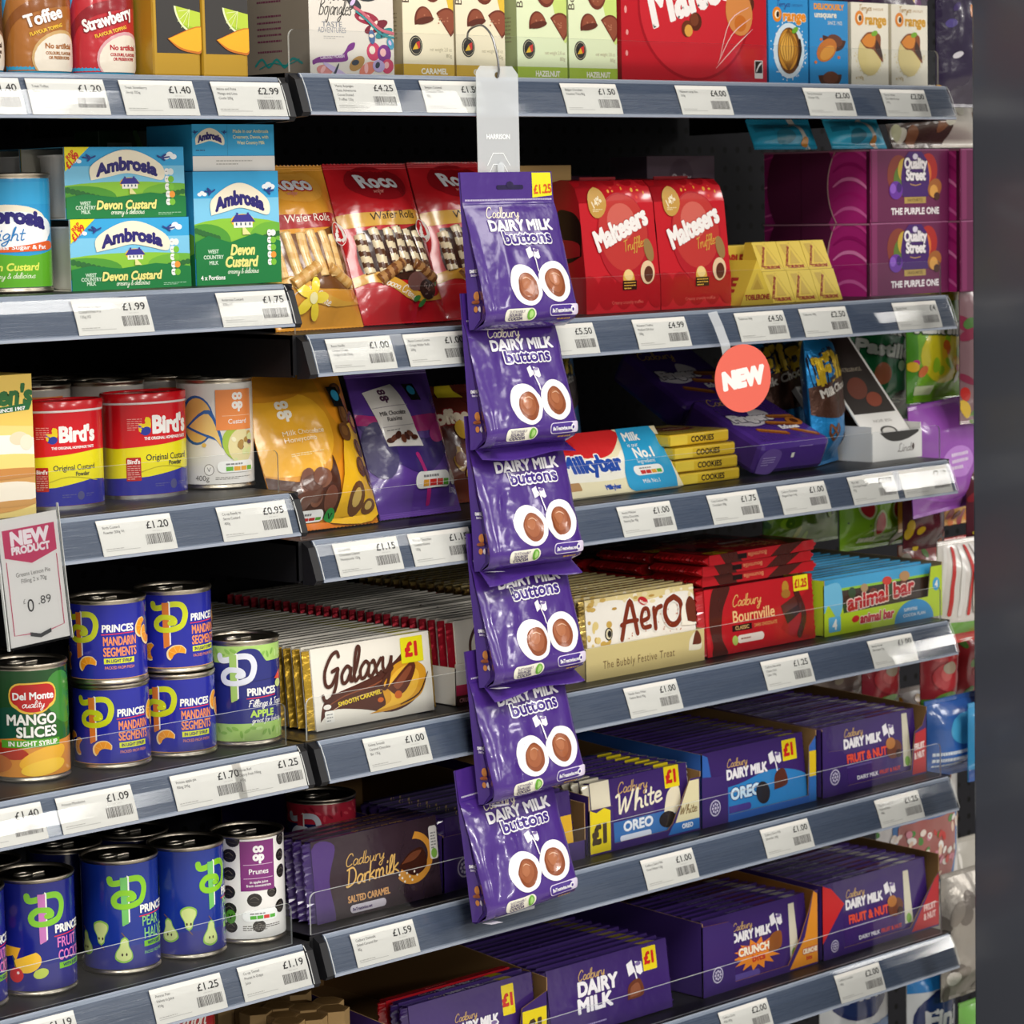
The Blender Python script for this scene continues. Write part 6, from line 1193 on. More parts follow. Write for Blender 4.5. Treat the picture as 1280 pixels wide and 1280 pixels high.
def cadbar(kind, W=178, H=74, T=11.5):
    d = D(W, H, '#3d2669'); t_ = D(W, T, '#4c3488'); nm = 'dairy_chocolate_bar'; col = '#3d2669'; ends = '#38225f'  # top face coloured lighter than the front, standing in for light caught there
    if kind == 'dark':
        d.rect(0, 0, W, H, '#33242c'); d.poly([(0, 0), (24, 0), (20, 40), (30, 74), (0, 74)], '#4a3070', True); d.script('Cadbury', 42, 50, 6, '#c9a05a', .17, w=52); d.script('Darkmilk', 40, 30, 9, '#d2a860', .2, w=72, rot=3); d.text('SALTED CARAMEL', 42, 14, 6.4, '#cf9a62', bold=.05, w=56)
        d.ell(132, 44, 28, 26, '#c98a34', 30, 20, 200, 420); d.ell(134, 46, 19, 17, '#33242c', 24); d.poly([(112, 38), (128, 50), (146, 52), (150, 34), (132, 26)], '#3a1c12', True); d.poly([(116, 40), (130, 49), (144, 50), (134, 42)], '#6a3a24', True); [d.ell(112+k*3.4, 30-k % 3*4, 1.3, 1.3, '#e9e2d2', 7) for k in range(8)]
        d.rrect(44, 3, 92, 11, 4, '#d8d0dc'); d.text('BeTreatwise.net', 47, 5.2, 3, '#4a3070', bold=.04, w=26); d.rrect(156, 38, 167, 72, 3, '#dcd8d4'); d.ell(161.5, 44, 4, 5, '#7fae4a'); d.lines(158, 64, 7, 6, '#888', h=1.4, gap=3); t_.rect(0, 0, W, T, '#35265a'); t_.text('SALTED CARAMEL', 60, 3, 5, '#c99a50', bold=.06, w=70)
    elif kind == 'caramel':
        d.rect(0, 0, W, 46, '#e2b02a'); dmlogo(d, 26, 52, .95); d.text('caramel', 36, 28, 14, '#3a2216', bold=.06, w=70); d.rrect(40, 6, 58, 22, 2, '#dfe6d8')
    elif kind == 'white':
        d.rect(0, 0, 30, H, '#e4dcc4'); d.poly([(150, 0), (178, 0), (178, 74), (162, 74)], '#e4dcc4'); d.rect(26, 0, 150, 26, '#3c6fb0'); d.script('Cadbury', 42, 56, 6, '#cfa968', .18, w=48); d.script('White', 36, 33, 11, '#ece4cc', .26, w=76, rot=4); d.text('OREO', 46, 14, 10, '#e9eef6', bold=.07, w=48, shear=.1); d.poly([(112, 20), (122, 46), (140, 50), (138, 24)], '#e6dcc0', True); d.ell(118, 16, 14, 9, '#2a2420'); d.rrect(40, 3, 90, 10, 3, '#cfd6e6'); d.rrect(118, 50, 142, 74, 1, '#e9d21c'); d.text('£1', 130, 56, 13, '#c9241f', bold=.09, al='c'); t_.rect(118, 0, 142, T, '#d8c420'); t_.rect(0, 0, 30, T, '#e4dcc4'); t_.rect(150, 0, W, T, '#e4dcc4'); t_.text('Cadbury White', 44, 3.4, 4.4, '#e9e2d2', bold=.05, w=60); ends = '#ded6c0'
    elif kind == 'oreo':
        d.poly([(0, 34), (60, 36), (120, 44), (W, 30), (W, 0), (0, 0)], '#2f7fc0', True); dmlogo(d, 40, 42, 1.1); d.text('OREO', 44, 20, 12, '#cfe6f6', bold=.07, w=52, shear=.1, out=('#1c3a7a', .08)); glasses(d, 126, 56, 1.); d.poly([(120, 20), (124, 38), (140, 42), (144, 24)], '#5a2f1f', True); d.ell(100, 20, 12, 13, '#2a2220', rot=20); d.rrect(30, 5, 78, 13, 4, '#4a3a86'); d.rrect(140, 50, 165, 74, 1, '#e9d21c'); d.text('£1', 152, 56, 13, '#c9241f', bold=.09, al='c'); t_.rect(140, 0, 165, T, '#d8c420'); t_.lines(30, 4, 70, 1, '#8f80b8', h=2)
    elif kind == 'nut':
        dmlogo(d, 40, 46, 1.1); d.text('FRUIT & NUT', 44, 30, 9.5, '#e2503a', bold=.07, w=76, out=('#2c1850', .05)); glasses(d, 126, 58, 1.); d.ell(134, 34, 15, 11, '#6b3a22', 18, 10); d.ell(128, 42, 9, 7, '#b5763a'); d.ell(142, 28, 6, 5, '#3a1a12'); d.text('DAIRY MILK', 60, 8, 4.4, '#e9e6ee', bold=.05, w=40); d.text('FRUIT & NUT', 103, 8, 4.4, '#d2402f', bold=.05, w=40); d.rect(26, 24, 90, 26, '#5a4a8a'); d.poly([(150, 10), (166, 10), (164, 74), (154, 74)], '#d8d2bc'); d.ell(158, 16, 5, 6, '#7fae4a')
        t_.text('DAIRY MILK', 46, 3, 5, '#e9e6ee', bold=.06, w=42); t_.text('FRUIT & NUT', 92, 3, 5, '#c9342c', bold=.06, w=46); t_.rect(150, 0, 168, T, '#e6e0cc')
    elif kind == 'milk':
        dmlogo(d, 44, 40, 1.3, True); glasses(d, 136, 54, 1.15); d.poly([(120, 22), (124, 38), (142, 42), (146, 24)], '#6b3a26', True); d.poly([(124, 24), (127, 35), (139, 38), (141, 26)], '#8a5238', True); d.lines(48, 8, 60, 1, '#a89ac8', h=1.6); d.rrect(150, 48, 172, 74, 1, '#e9d21c'); d.text('£1', 161, 56, 12, '#c9241f', bold=.09, al='c'); t_.rect(150, 0, 172, T, '#cdb81c'); t_.ell(70, 6, 2, 1, '#8f80b8')
    elif kind == 'crunch':
        dmlogo(d, 50, 46, 1.05); glasses(d, 128, 60, 1.); pts = []
        for k in range(28): a = k*math.pi/14; r_ = (1, .62)[k % 2]; pts.append((90+44*r_*math.cos(a), 28+19*r_*math.sin(a)))
        d.poly(pts, '#e2862a'); d.text('CRUNCHIE', 58, 30, 8.4, '#f3ead2', bold=.08, w=64, out=('#c2302a', .1)); d.text('bits', 80, 20, 7, '#c2302a', bold=.06, w=24); d.poly([(110, 26), (116, 44), (134, 46), (132, 28)], '#8a5228', True); d.rrect(40, 3, 92, 11, 4, '#5a4a92'); d.poly([(148, 10), (164, 10), (162, 74), (152, 74)], '#d8d2bc'); d.ell(156, 16, 5, 6, '#7fae4a'); t_.rect(148, 0, 166, T, '#e6e0cc'); t_.text('DAIRY MILK', 50, 3, 5, '#b9aed0', bold=.05, w=44); t_.text('CRUNCHIE', 98, 3, 5, '#c9542c', bold=.05, w=36)
    elif kind == 'tray6':
        dmlogo(d, 60, 36, 1., False); glasses(d, 112, 34, 1.1); d.rrect(132, 42, 150, 74, 1, '#e9d21c'); d.text('£1', 141, 52, 12, '#c9241f', bold=.09, al='c'); t_.text('DAIRY MILK', 60, 3, 6.4, '#ece8f0', bold=.07, w=50); t_.script('Cadbury', 34, 4, 2.6, '#e3cfa0', .2, w=22); t_.rect(132, 0, 150, T, '#d8c420'); t_.text('CARAMEL', 112, 3, 5, '#b9aed0', w=20, bold=.05)
    elif kind == 'red6':
        d.rect(0, 0, W, H, '#b01a22'); t_.rect(0, 0, W, T, '#b81c24'); t_.lines(60, 4, 50, 1, '#e89a92', h=1.6); col = '#b01a22'; ends = '#a3161e'
    return bar('dairy_chocolate_bar' if kind not in ('red6',) else 'red_chocolate_bar', W, H, T, d, t_, col, ends, 'film', 'film', 7, 2.4)
row(cadbar('dark', 168, 82), 4, .0175, .0265, Z5, .0138, 'purple salted caramel bar behind the front one', 'salted caramel bars at the left end of their shelf', front='front dark purple salted caramel bar with gold script lettering', lean=5, seed=11)
def purple_tray(x, y, z, wd, dep, lb, lip, d, hb=88, hf=78, outer='#3b2568', inner='#86663f'):
    t = tray('bar_tray', wd, dep, hb, lip, d, lb, outer, inner, hf=hf); place(t, x, y, z); return t
def roundel(d, x, y, r):
    d.ell(x, y, r, r*1.05, '#cfc8dc'); d.ell(x, y, r*.84, r*.88, '#3b2568')
    for k in range(8): a = k*math.pi/4; d.ell(x+r*.5*math.cos(a), y+r*.52*math.sin(a), r*.17, r*.17, '#cfc8dc', 8)
    d.ell(x, y, r*.2, r*.2, '#cfc8dc', 8)
# caramel tray behind the pouches
d = D(212, 60, clip=False); roundel(d, 30, 22, 10)
purple_tray(.1925, .031, Z5, 210, 360, 'purple display tray of caramel bars behind the hanging pouches', [(0, 0), (210, 0), (210, 20), (58, 20), (56, 52), (50, 58), (0, 58)], d, 78, 60, inner='#7a5c38')
row(cadbar('caramel', 184, 72), 9, .2055, .035, Z5+.0015, .0145, 'purple and yellow caramel bar in the tray behind the front one', 'caramel bars in the purple tray', front='front purple and yellow caramel bar showing beside the hanging pouches', lean=6, seed=12)
# white biscuit bars
d = D(182, 64, clip=False); d.poly([(2, 2), (34, 2), (34, 46), (24, 50), (12, 46), (2, 50)], '#e9d21c'); d.text('£1', 18, 13, 19, '#4a3a28', bold=.1, al='c', w=26); d.poly([(132, 2), (178, 2), (178, 58), (162, 58)], '#e4d9ae'); d.script('White', 144, 22, 5, '#7a5a2a', .24, w=30); d.poly([(126, 2), (178, 2), (178, 14), (136, 14)], '#2f6fb8'); d.text('OREO', 158, 6, 5, '#e9eef6', al='c', bold=.07, w=18)
purple_tray(.408, .031, Z5, 181, 365, 'kraft tray of white biscuit bars with a yellow one pound corner', [(0, 0), (181, 0), (181, 60), (164, 60), (134, 14), (126, 8), (40, 8), (38, 50), (0, 50)], d, 92, 66)
row(cadbar('white', 156, 74), 8, .4215, .035, Z5+.0015, .0145, 'white and purple biscuit bar in the tray behind the front one', 'white biscuit bars in the kraft tray', front='front white and purple biscuit bar with cream lettering', lean=6, seed=13)
d = D(202, 80, clip=False); d.poly([(0, 0), (44, 0), (44, 46), (38, 54), (0, 58)], '#3b2568'); roundel(d, 22, 20, 9); d.rect(188, 2, 200, 60, '#e2c01e'); d.rect(188, 2, 200, 30, '#2f6fb8')
purple_tray(.591, .031, Z5, 201, 365, 'blue and purple tray of biscuit cream bars', [(0, 0), (201, 0), (201, 78), (188, 66), (186, 8), (46, 8), (44, 46), (36, 54), (16, 56), (10, 80), (0, 84)], d, 98, 84, outer='#2f5fae')
row(cadbar('oreo', 178, 79), 16, .6025, .035, Z5+.0015, .0145, 'purple and blue biscuit bar in the tray behind the front one', 'purple and blue biscuit bars in the tray', front='front purple and blue biscuit bar with a yellow price flash', lean=6, seed=14)
d = D(202, 80, clip=False); roundel(d, 24, 22, 9); d.poly([(172, 2), (199, 2), (199, 56), (178, 52)], '#b8242c'); d.text('FRUIT', 186, 32, 7.5, '#f0dcd6', bold=.06, al='c', w=20, rot=4); d.text('& NUT', 186, 21, 7.5, '#f0dcd6', bold=.06, al='c', w=20, rot=4)
purple_tray(.802, .031, Z5, 201, 365, 'upper purple tray of fruit and nut bars with a red corner', [(0, 0), (201, 0), (201, 78), (192, 60), (178, 54), (170, 8), (48, 8), (46, 44), (38, 52), (12, 54), (6, 78), (0, 80)], d, 98, 82)
row(cadbar('nut', 178, 78), 17, .8135, .035, Z5+.0015, .0145, 'purple fruit and nut bar in the upper tray behind the front one', 'purple fruit and nut bars in the upper tray', front='front fruit and nut bar in the upper tray beneath its purple row', lean=6, seed=15)
# bottom shelf
row(cadbar('milk', 190, 78), 19, .347, .031, Z6, .0142, 'purple milk chocolate bar in the long row behind the front one', 'purple milk chocolate bars on the lowest shelf', front='front purple milk chocolate bar with two lined white lettering', lean=7, seed=16)
d = D(206, 80, clip=False); roundel(d, 26, 22, 9); d.poly([(152, 2), (203, 2), (203, 84), (196, 88), (190, 66), (180, 36)], '#e2902a'); d.text('CRUNCHIE', 176, 16, 5.6, '#f3e2c4', bold=.08, w=26, out=('#c2302a', .12)); d.text('bits', 182, 8, 5, '#c2302a', bold=.05)
purple_tray(.588, .031, Z6, 205, 365, 'purple and orange tray of honeycomb chocolate bars on the lowest shelf', [(0, 0), (205, 0), (205, 88), (196, 88), (188, 66), (172, 36), (150, 8), (56, 8), (54, 74), (46, 80), (0, 82)], d, 102, 86, inner='#96602c')
row(cadbar('crunch', 182, 82), 9, .5995, .035, Z6+.0015, .0145, 'purple honeycomb bar in the orange cornered tray behind the front one', 'purple honeycomb bars in the orange cornered tray', front='front purple honeycomb bar with an orange starburst', lean=6, seed=17)
d = D(226, 80, clip=False); d.poly([(0, 20), (0, 90), (16, 84), (40, 62), (0, 20)], '#c9282a'); roundel(d, 22, 14, 7); d.poly([(170, 2), (224, 2), (224, 66), (216, 60)], '#b8242c'); d.text('FRUIT', 206, 24, 7.5, '#f0c8c2', bold=.06, al='c', w=24, rot=4); d.text('& NUT', 206, 13, 7.5, '#f0c8c2', bold=.06, al='c', w=24, rot=4)
purple_tray(.801, .031, Z6, 225, 365, 'lower red cornered tray of fruit and nut bars on the lowest shelf', [(0, 0), (225, 0), (225, 68), (216, 60), (168, 8), (40, 8), (38, 60), (18, 84), (0, 92)], d, 100, 90)
row(cadbar('nut', 198, 84), 9, .8145, .035, Z6+.0015, .0146, 'purple fruit and nut bar in the lower tray behind the front one', 'purple fruit and nut bars in the lower tray', front='front fruit and nut bar in the lower tray, half in shade', lean=6, seed=18)
d = D(236, 60, clip=False); d.rect(196, 2, 232, 46, '#e9d21c'); d.text('£1', 214, 16, 18, '#4a3a28', bold=.1, al='c', w=28)
purple_tray(.106, .031, Z6, 234, 365, 'kraft tray at the bottom holding purple and red bars', [(0, 0), (234, 0), (234, 62), (196, 50), (190, 14), (0, 14)], d, 110, 76)
row(cadbar('tray6', 178, 80), 2, .15, .035, Z6+.0015, .0146, 'purple bar behind the front one in the bottom kraft tray', 'purple bars in the bottom kraft tray', front='front purple bar in the bottom kraft tray, topped with white lettering', lean=6, seed=19)
o = cadbar('red6', 178, 80); tag(o, 'red chocolate bar behind the purple bars in the bottom kraft tray', 'chocolate bar'); place(o, .148, .0665, Z6+.0031, lean=6)
# kraft honeycomb packs at the bottom left
o = empty('honeycomb_carton'); tag(o, 'kraft carton with a hexagon celled top beside the bottom tray', 'carton'); g = G(); rr = random.Random(5); R_ = 17.
for j in range(5):
    for i in range(3):
        cx, cy = 20+i*R_*1.74+(j % 2)*R_*.87, 18+j*R_*1.5; h_ = 92+rr.choice((-3, 0, 2)); n = len(g.v)
        for z in (0, h_):
            for k in range(6): a = math.pi/6+k*math.pi/3; g.v.append((cx+(R_-.4)*math.cos(a), cy+(R_-.4)*math.sin(a), z))
        g.face(range(n+6, n+12), '#8a6a40', 'board'); g.face(list(range(n, n+6))[::-1], '#8a6a40', 'board')
        for k in range(6): g.face((n+k, n+(k+1) % 6, n+6+(k+1) % 6, n+6+k), '#a98a5c', 'board')
        m_ = len(g.v)
        for k in range(6): a = math.pi/6+k*math.pi/3; g.v.append((cx+(R_-3.5)*math.cos(a), cy+(R_-3.5)*math.sin(a), h_+.2))
        g.face(range(m_, m_+6), '#7a5c34', 'board')
g.build('cells', o); place(o, -.010, .048, Z6)
# red milk tin at the very bottom left
d = D(150, 92, '#b0202a'); d.text("Nestle", 75, 76, 6, '#f3e9e4', bold=.05, al='c', shear=.2); d.script('Carnation', 44, 62, 9, '#f3e9e4', .2, w=62)
place(can('milk_tin', 36.3, 107, d, CU, 'red condensed milk tin showing under the pear tins shelf', label_col='#b0202a'), -.125, .07, .56)
# ================================================================ the clip strip and its six hanging pouches
strip = empty('clip_strip', (.2155, -.0244, 1.536)); tag(strip, 'frosted plastic clip strip hooked over the top riser, holding purple pouches', 'clip strip')
g = G(); pts = [(-5, -860), (53, -860), (53, -8), (45, 0), (1, 0), (-5, -6)]; n = len(g.v)
for y in (0, .7):
    for x, z in pts: g.v.append((x, y, z))
g.face(range(n, n+6), '#fff', 'frosted'); g.face(list(range(n+6, n+12))[::-1], '#fff', 'frosted')
for i in range(6): j = (i+1) % 6; g.face((n+i, n+6+i, n+6+j, n+j), '#fff', 'clear_edge')
d = D(47, 120, clip=False); d.text('HARRISON', 23.5, 50, 4.6, '#f2f5f6', bold=.06, al='c', w=33)
for k in (0, 11): d.stroke([(8, 24-k), (16, 36-k), (30, 36-k), (39, 24-k)], .9, '#f2f5f6', sm=False)
for x in (10, 36): d.rect(x-3, 3.2, x+5, 4, '#f2f5f6'); d.rect(x, -22, x+.9, 3, '#f2f5f6')
d.ell(23.5, 113, 3, 3, '#6a5a3a'); g.decal(d, lambda u, v: ((u, 0, v-122), (0, -1, 0)), fin='paper'); g.build('strip', strip)
g = G(); hp = [(23.5, -1.2, -11), (23, -3.5, -4), (22, -2, 12), (21, 4, 30), (19.5, 14, 40), (18, 24, 40), (17, 32.5, 35.5), (16.8, 34.8, 26)]
hp = [(a, b_, c) for a, b_, c in hp]; sm_ = []
for i in range(len(hp)-1):
    for k in range(5):
        t = k/5; p0, p1, p2, p3 = hp[max(i-1, 0)], hp[i], hp[i+1], hp[min(i+2, len(hp)-1)]
        sm_.append(tuple(.5*((2*p1[a])+(p2[a]-p0[a])*t+(2*p0[a]-5*p1[a]+4*p2[a]-p3[a])*t*t+(3*p1[a]-p0[a]-3*p2[a]+p3[a])*t**3) for a in range(3)))
g.tube(sm_, 1.1, '#8f9092', 'tin', 8); g.build('wire_hook', strip)
g = G(); n = len(g.v); pts = [(19, -98), (22, -95), (26, -95), (28, -98), (28, -130), (31, -134), (17, -134), (20, -130)]
for y in (-3.2, -2.4):
    for x, z in pts: g.v.append((x, y, z))
g.face(range(n, n+8), '#fff', 'frosted'); g.face(list(range(n+8, n+16))[::-1], '#fff', 'frosted'); [g.face((n+i, n+8+i, n+8+(i+1) % 8, n+(i+1) % 8), '#fff', 'clear_edge') for i in range(8)]
g.build('tab', strip)
def button_pouch(lb, first, flange, seed):
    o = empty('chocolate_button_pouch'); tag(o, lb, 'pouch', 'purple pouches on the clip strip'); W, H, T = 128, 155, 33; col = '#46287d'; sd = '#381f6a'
    def depth(v):
        if v > H-30: return 2.4
        return 2.4+(T-2.4)*(1-max(v, 0)/(H-30))**.85
    def fr(u, v):
        e = 1-abs(2*u/W-1)**4; w_ = noise.noise(Vector((u*.03+seed*3.7, v*.025, seed*1.3)))*2.8+noise.noise(Vector((u*.07, v*.11+seed*2, 5.)))*1.3
        k = min(1, max(0, (H-28-v)/40)); cre = 1.3*math.exp(-((u-(8+.30*v))/3.)**2)*k
        low = math.sqrt(max(0, 1-(1-min(1, max(0, v/20)))**2)); ed = min(u, W-u); rd = 1-.16*max(0, 1-ed/5.)**2*k
        fold = .8*math.sin(u*.19+seed*2+.9*math.sin(v*.05+seed))*math.sin(math.pi*min(1, max(0, v/(H-28))))**1.5
        return -(depth(v)*rd+(3.5*e*k+(w_+fold)*(.2+.8*k)*(.3+.7*e)-cre))*(.30+.70*low)
    def wob(v): return 1.5*noise.noise(Vector((v*.045, seed*5.3, 2.)))*min(1, max(0, (H-24-v)/30))
    def P(u, v): return (u+wob(v)*(1 if u < W/2 else -.8)*abs(2*u/W-1), fr(u, v), v)
    def fm(u, v):
        e = .8; a = Vector(P(u+e, v))-Vector(P(u-e, v)); b_ = Vector(P(u, v+e))-Vector(P(u, v-e)); return (P(u, v), a.cross(b_).normalized())
    NU, NV = 26, 30; g = G(); g.grid(lambda a, b_: P(a*W, b_*H), NU, NV, col, 'film')
    d = D(W, H)
    d.script('Cadbury', 26, 109, 5.4, '#e6dcc9', .19, w=44); d.text('DAIRY MILK', 25, 96, 10, '#efedf2', bold=.07, w=88, shear=.05, sp=0); d.text('buttons', 40, 83, 11.5, '#3f2480', bold=.05, w=66, out=('#f0eef3', .11))
    d.ell(55, 41, 22.5, 20.5, '#f1eff0', 32, -20); d.ell(98, 43, 22, 20.5, '#f1eff0', 32, 12); glasses(d, 76, 72, .8)
    for x, y, r in ((58, 39, -20), (97, 42, 10)): d.ell(x, y, 13.5, 14.5, '#8a4a2c', 28, r); d.ell(x-1.5, y+1.5, 10.5, 11.5, '#9c5a38', 24, r); d.ell(x-2.5, y+4, 6, 7, '#ab6a46', 20, r); d.stroke([(x-6, y+8), (x, y+9), (x+5, y+6)], 1.1, '#d9ae90', taper=.7)
    d.rrect(20, 6, 62, 18, 5.5, '#e6e2d2'); d.text('SUSTAINABLY', 25, 13.8, 2.4, '#4a3a6a', w=22); d.text('SOURCED', 25, 10.8, 2.4, '#4a3a6a', w=18, bold=.04); d.text('COCOA', 25, 7.2, 2.8, '#4a3a6a', w=20, bold=.06); d.ell(55, 12, 4.8, 5.2, '#6fae3f'); d.ell(55, 12, 2.6, 3.4, '#a9d47a')
    d.rrect(82, 9, 126, 20, 4.5, '#e3d8f0'); d.rrect(82.8, 9.8, 116, 19.2, 4, '#4a2f8a'); d.text('BeTreatwise.net', 85, 12.6, 3.4, '#f1eff6', bold=.05, w=27); d.ell(114, 14.5, 3, 3, '#f1eff6'); d.ell(114, 14.5, 1.5, 1.5, '#4a2f8a'); d.lines(96, 5.4, 30, 1, '#b58a52', h=1.4)
    vs = []; fs = []; 
    for k in range(58): q = len(vs); x = 4+k*2.1; vs += [(x, 126.5), (x+1.2, 126.5), (x+1.2, 128.2), (x, 128.2)]; fs.append((q, q+1, q+2, q+3))
    d.add(vs, fs, '#d8d0e6'); d.stroke([(2, 123), (126, 123)], .7, '#38207a', sm=False)
    d.rrect(48, 137.5, 86, 142, 2.2, '#1f1240'); d.ell(67, 142, 5, 3.6, '#1f1240')
    if first: d.poly([(98, 129), (126, 131), (126, 154), (99, 154)], '#e6de1e'); d.text('£1.25', 100, 133, 8.4, '#d9531f', bold=.04, w=26, rot=2)
    g.decal(d, fm, (W/NU, H/NV), 'film', .32)
    g.grid(lambda a, b_: (a*W, 0, b_*H), 6, 6, col, 'film', flip=True)
    for j in range(1):   # folded side gussets
        for x0, s_ in ((0, 1), (W, -1)):
            NW = 16
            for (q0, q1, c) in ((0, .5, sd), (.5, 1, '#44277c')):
                def sid(a, b_, q0=q0, q1=q1, x0=x0, s_=s_):
                    v = b_*H; y = fr(x0, v)*(1-(q0+(q1-q0)*a)); f = 1-abs(2*(q0+(q1-q0)*a)-1); wv = noise.noise(Vector((a*2, v*.05, seed+9.)))*1.2
                    return (P(x0, v)[0]+s_*(f*min(5.5, abs(fr(x0, v))*.25))+wv*f, y, v)
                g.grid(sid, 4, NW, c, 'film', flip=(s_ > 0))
    sdz = D(T, H, clip=False); sdz.text('DAIRY MILK', 5, 56, 2.8, '#e9e6ee', bold=.08, w=13); sdz.text('buttons', 6, 52.5, 2.4, '#cfc6e0', bold=.05, w=11); sdz.ell(11, 33, 4, 4.4, '#b8763c'); sdz.ell(11, 27, 6, 2, '#8a4a2c'); sdz.ell(9, 20, 2.4, 3, '#b8763c'); sdz.ell(14.5, 20, 2.6, 3, '#d8d0e0')
    def fmL(u, v):
        dp = abs(fr(0, v)); t = min(max(1-u/max(dp, 1)*.95-.05, 0), 1); f = 1-abs(2*t-1); return ((P(0, v)[0]+f*min(5.5, dp*.25)-.5, -dp*(1-t), v), (-1, 0, 0))
    g.decal(sdz, lambda u, v: fmL(21-u if False else u*.85, v), fin='paper', eps=.7)
    n = len(g.v); 
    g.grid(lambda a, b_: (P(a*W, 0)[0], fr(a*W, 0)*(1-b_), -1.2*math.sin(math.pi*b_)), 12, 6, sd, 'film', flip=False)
    g.build('pouch', o)
    if flange:
        g = G(); q = random.Random(seed); ph = q.uniform(0, 6)
        def fl(a, b_, off=0.): 
            yy = fr(a*W, 0)*(.72+.1*math.sin(a*5+ph)); return (a*W*(1+.06*flange*b_)-2*b_, yy-b_*(9+3*math.sin(a*4+ph))-4*b_+off, 1-(13+2.5*math.sin(a*7+ph))*b_*flange+.4*math.sin(b_*30))
        g.grid(lambda a, b_: fl(a, b_), 24, 10, col, 'film', flip=True); g.grid(lambda a, b_: fl(a, b_, .5), 24, 10, col, 'film'); g.build('bottom_seal', o)
    g = G(); n = len(g.v); g.quad((1, -T*.82, -.2), (1, -T*.4, -.2), (17, -T*.35, -1.), (15, -T*.9, -1.), '#d9d6dc', 'paper'); g.build('glue_tab', o)
    return o
PO = [(.1815, -.037, 1.2765, 0, 0, 'topmost hanging purple pouch with a yellow price sticker'), (.180, -.037, 1.158, 0, .9, 'second purple pouch from the top of the clip strip'), (.1815, -.037, 1.0365, 0, 1., 'third purple pouch from the top, level with the raisin bag'),
      (.1845, -.037, .919, -1.5, .9, 'fourth purple pouch from the top, beside the festive blocks'), (.180, -.037, .801, -2., 0, 'fifth purple pouch from the top, above the last one'), (.1675, -.037, .6825, -3., 0, 'bottom purple pouch on the clip strip')]
for i, (x, y, z, rl, fl, lb) in enumerate(PO): place(button_pouch(lb, i == 0, fl, i+1), x, y, z, roll=rl, lean=4.1 if i < 5 else 5.2, rz=(0, 1, -1, 0, 0, 0)[i])
# ================================================================ NEW sign, new product card
o = empty('shelf_wobbler'); tag(o, 'round coral NEW sign hanging from a shelf rail on a clear strip', 'sign'); g = G(); d = D(76, 76, clip=False); d.text('NEW', 38, 30, 17, '#f4ece8', bold=.13, al='c', w=54)
n = 48; b_ = len(g.v)
for y in (0, .8):
    for k in range(n): a = 2*math.pi*k/n; g.v.append((37*math.cos(a), y, 37*math.sin(a)))
g.face(range(n), '#df6656', 'paper'); g.face(list(range(n, 2*n))[::-1], '#df6656', 'paper')
for k in range(n): g.face((k, n+k, n+(k+1) % n, (k+1) % n), '#c95a4c', 'paper')
g.decal(d, lambda u, v: ((u-38, 0, v-38), (0, -1, 0)), fin='paper'); g.build('disc', o)
g = G(); pl = [(-16, 1, 24), (-17, 1.6, 40), (-20, 6, 60), (-22, 12, 76)]
for (a, b2) in zip(pl, pl[1:]): g.quad((a[0]-6, a[1], a[2]), (a[0]+6, a[1], a[2]), (b2[0]+6, b2[1], b2[2]), (b2[0]-6, b2[1], b2[2]), '#fff', 'frosted')
g.build('clear_stem', o); place(o, .590, -.038, 1.2055, rz=-14, roll=-7)
o = empty('card_holder'); tag(o, 'clear holder with a pink and white new product price card at the left', 'sign'); W, H = 65, 112
g = G(); g.quad((-2, -1, -2), (W+2, -1, -2), (W+2, -1, H+6), (-2, -1, H+6), '#fff', 'clear'); g.box(-3, -2, -1, 1.6, -2, H+6, '#dfe6ea', 'clear_edge'); g.box(W+2, W+2.6, -1, 1.6, -2, H+6, '#dfe6ea', 'clear_edge'); g.build('clear_pocket', o)
g = G(); g.box(0, W, 0, .8, 0, H, '#e8e5e2', 'paper'); d = D(W, H); d.poly([(4, H-10), (W-4, H-10), (W-4, H-34), (W/2, H-42), (4, H-34)], '#c9446c'); d.text('NEW', W/2, H-24, 11, '#f6ecf0', bold=.1, al='c', w=42); d.text('PRODUCT', W/2, H-32, 6, '#f6ecf0', bold=.09, al='c', w=42)
d.text('Greens Lemon Pie', W/2, H-52, 3.6, '#6f6b69', al='c', w=38); d.text('Filling 2 x 70g', W/2, H-58, 3.6, '#6f6b69', al='c', w=28); d.text('£', 18, H-76, 4, '#8a8684'); d.text('0', 26, H-84, 11, '#3f3d3d', al='c'); d.text('.89', 34, H-79, 7, '#4a4848', w=15)
d.stroke([(5, H-38), (5, 10), (24, 9)], .9, '#c9446c', sm=False); d.stroke([(W-5, H-38), (W-5, 12), (44, 9)], .9, '#c9446c', sm=False); d.poly([(22, 10.5), (33, 7.5), (45, 10.5), (45, 7), (33, 4), (22, 7)], '#4a4a4c'); g.decal(d, FR(), fin='paper'); g.build('card', o)
place(o, -.3665, -.0285, 1.0265, lean=3, roll=-3, rz=3)
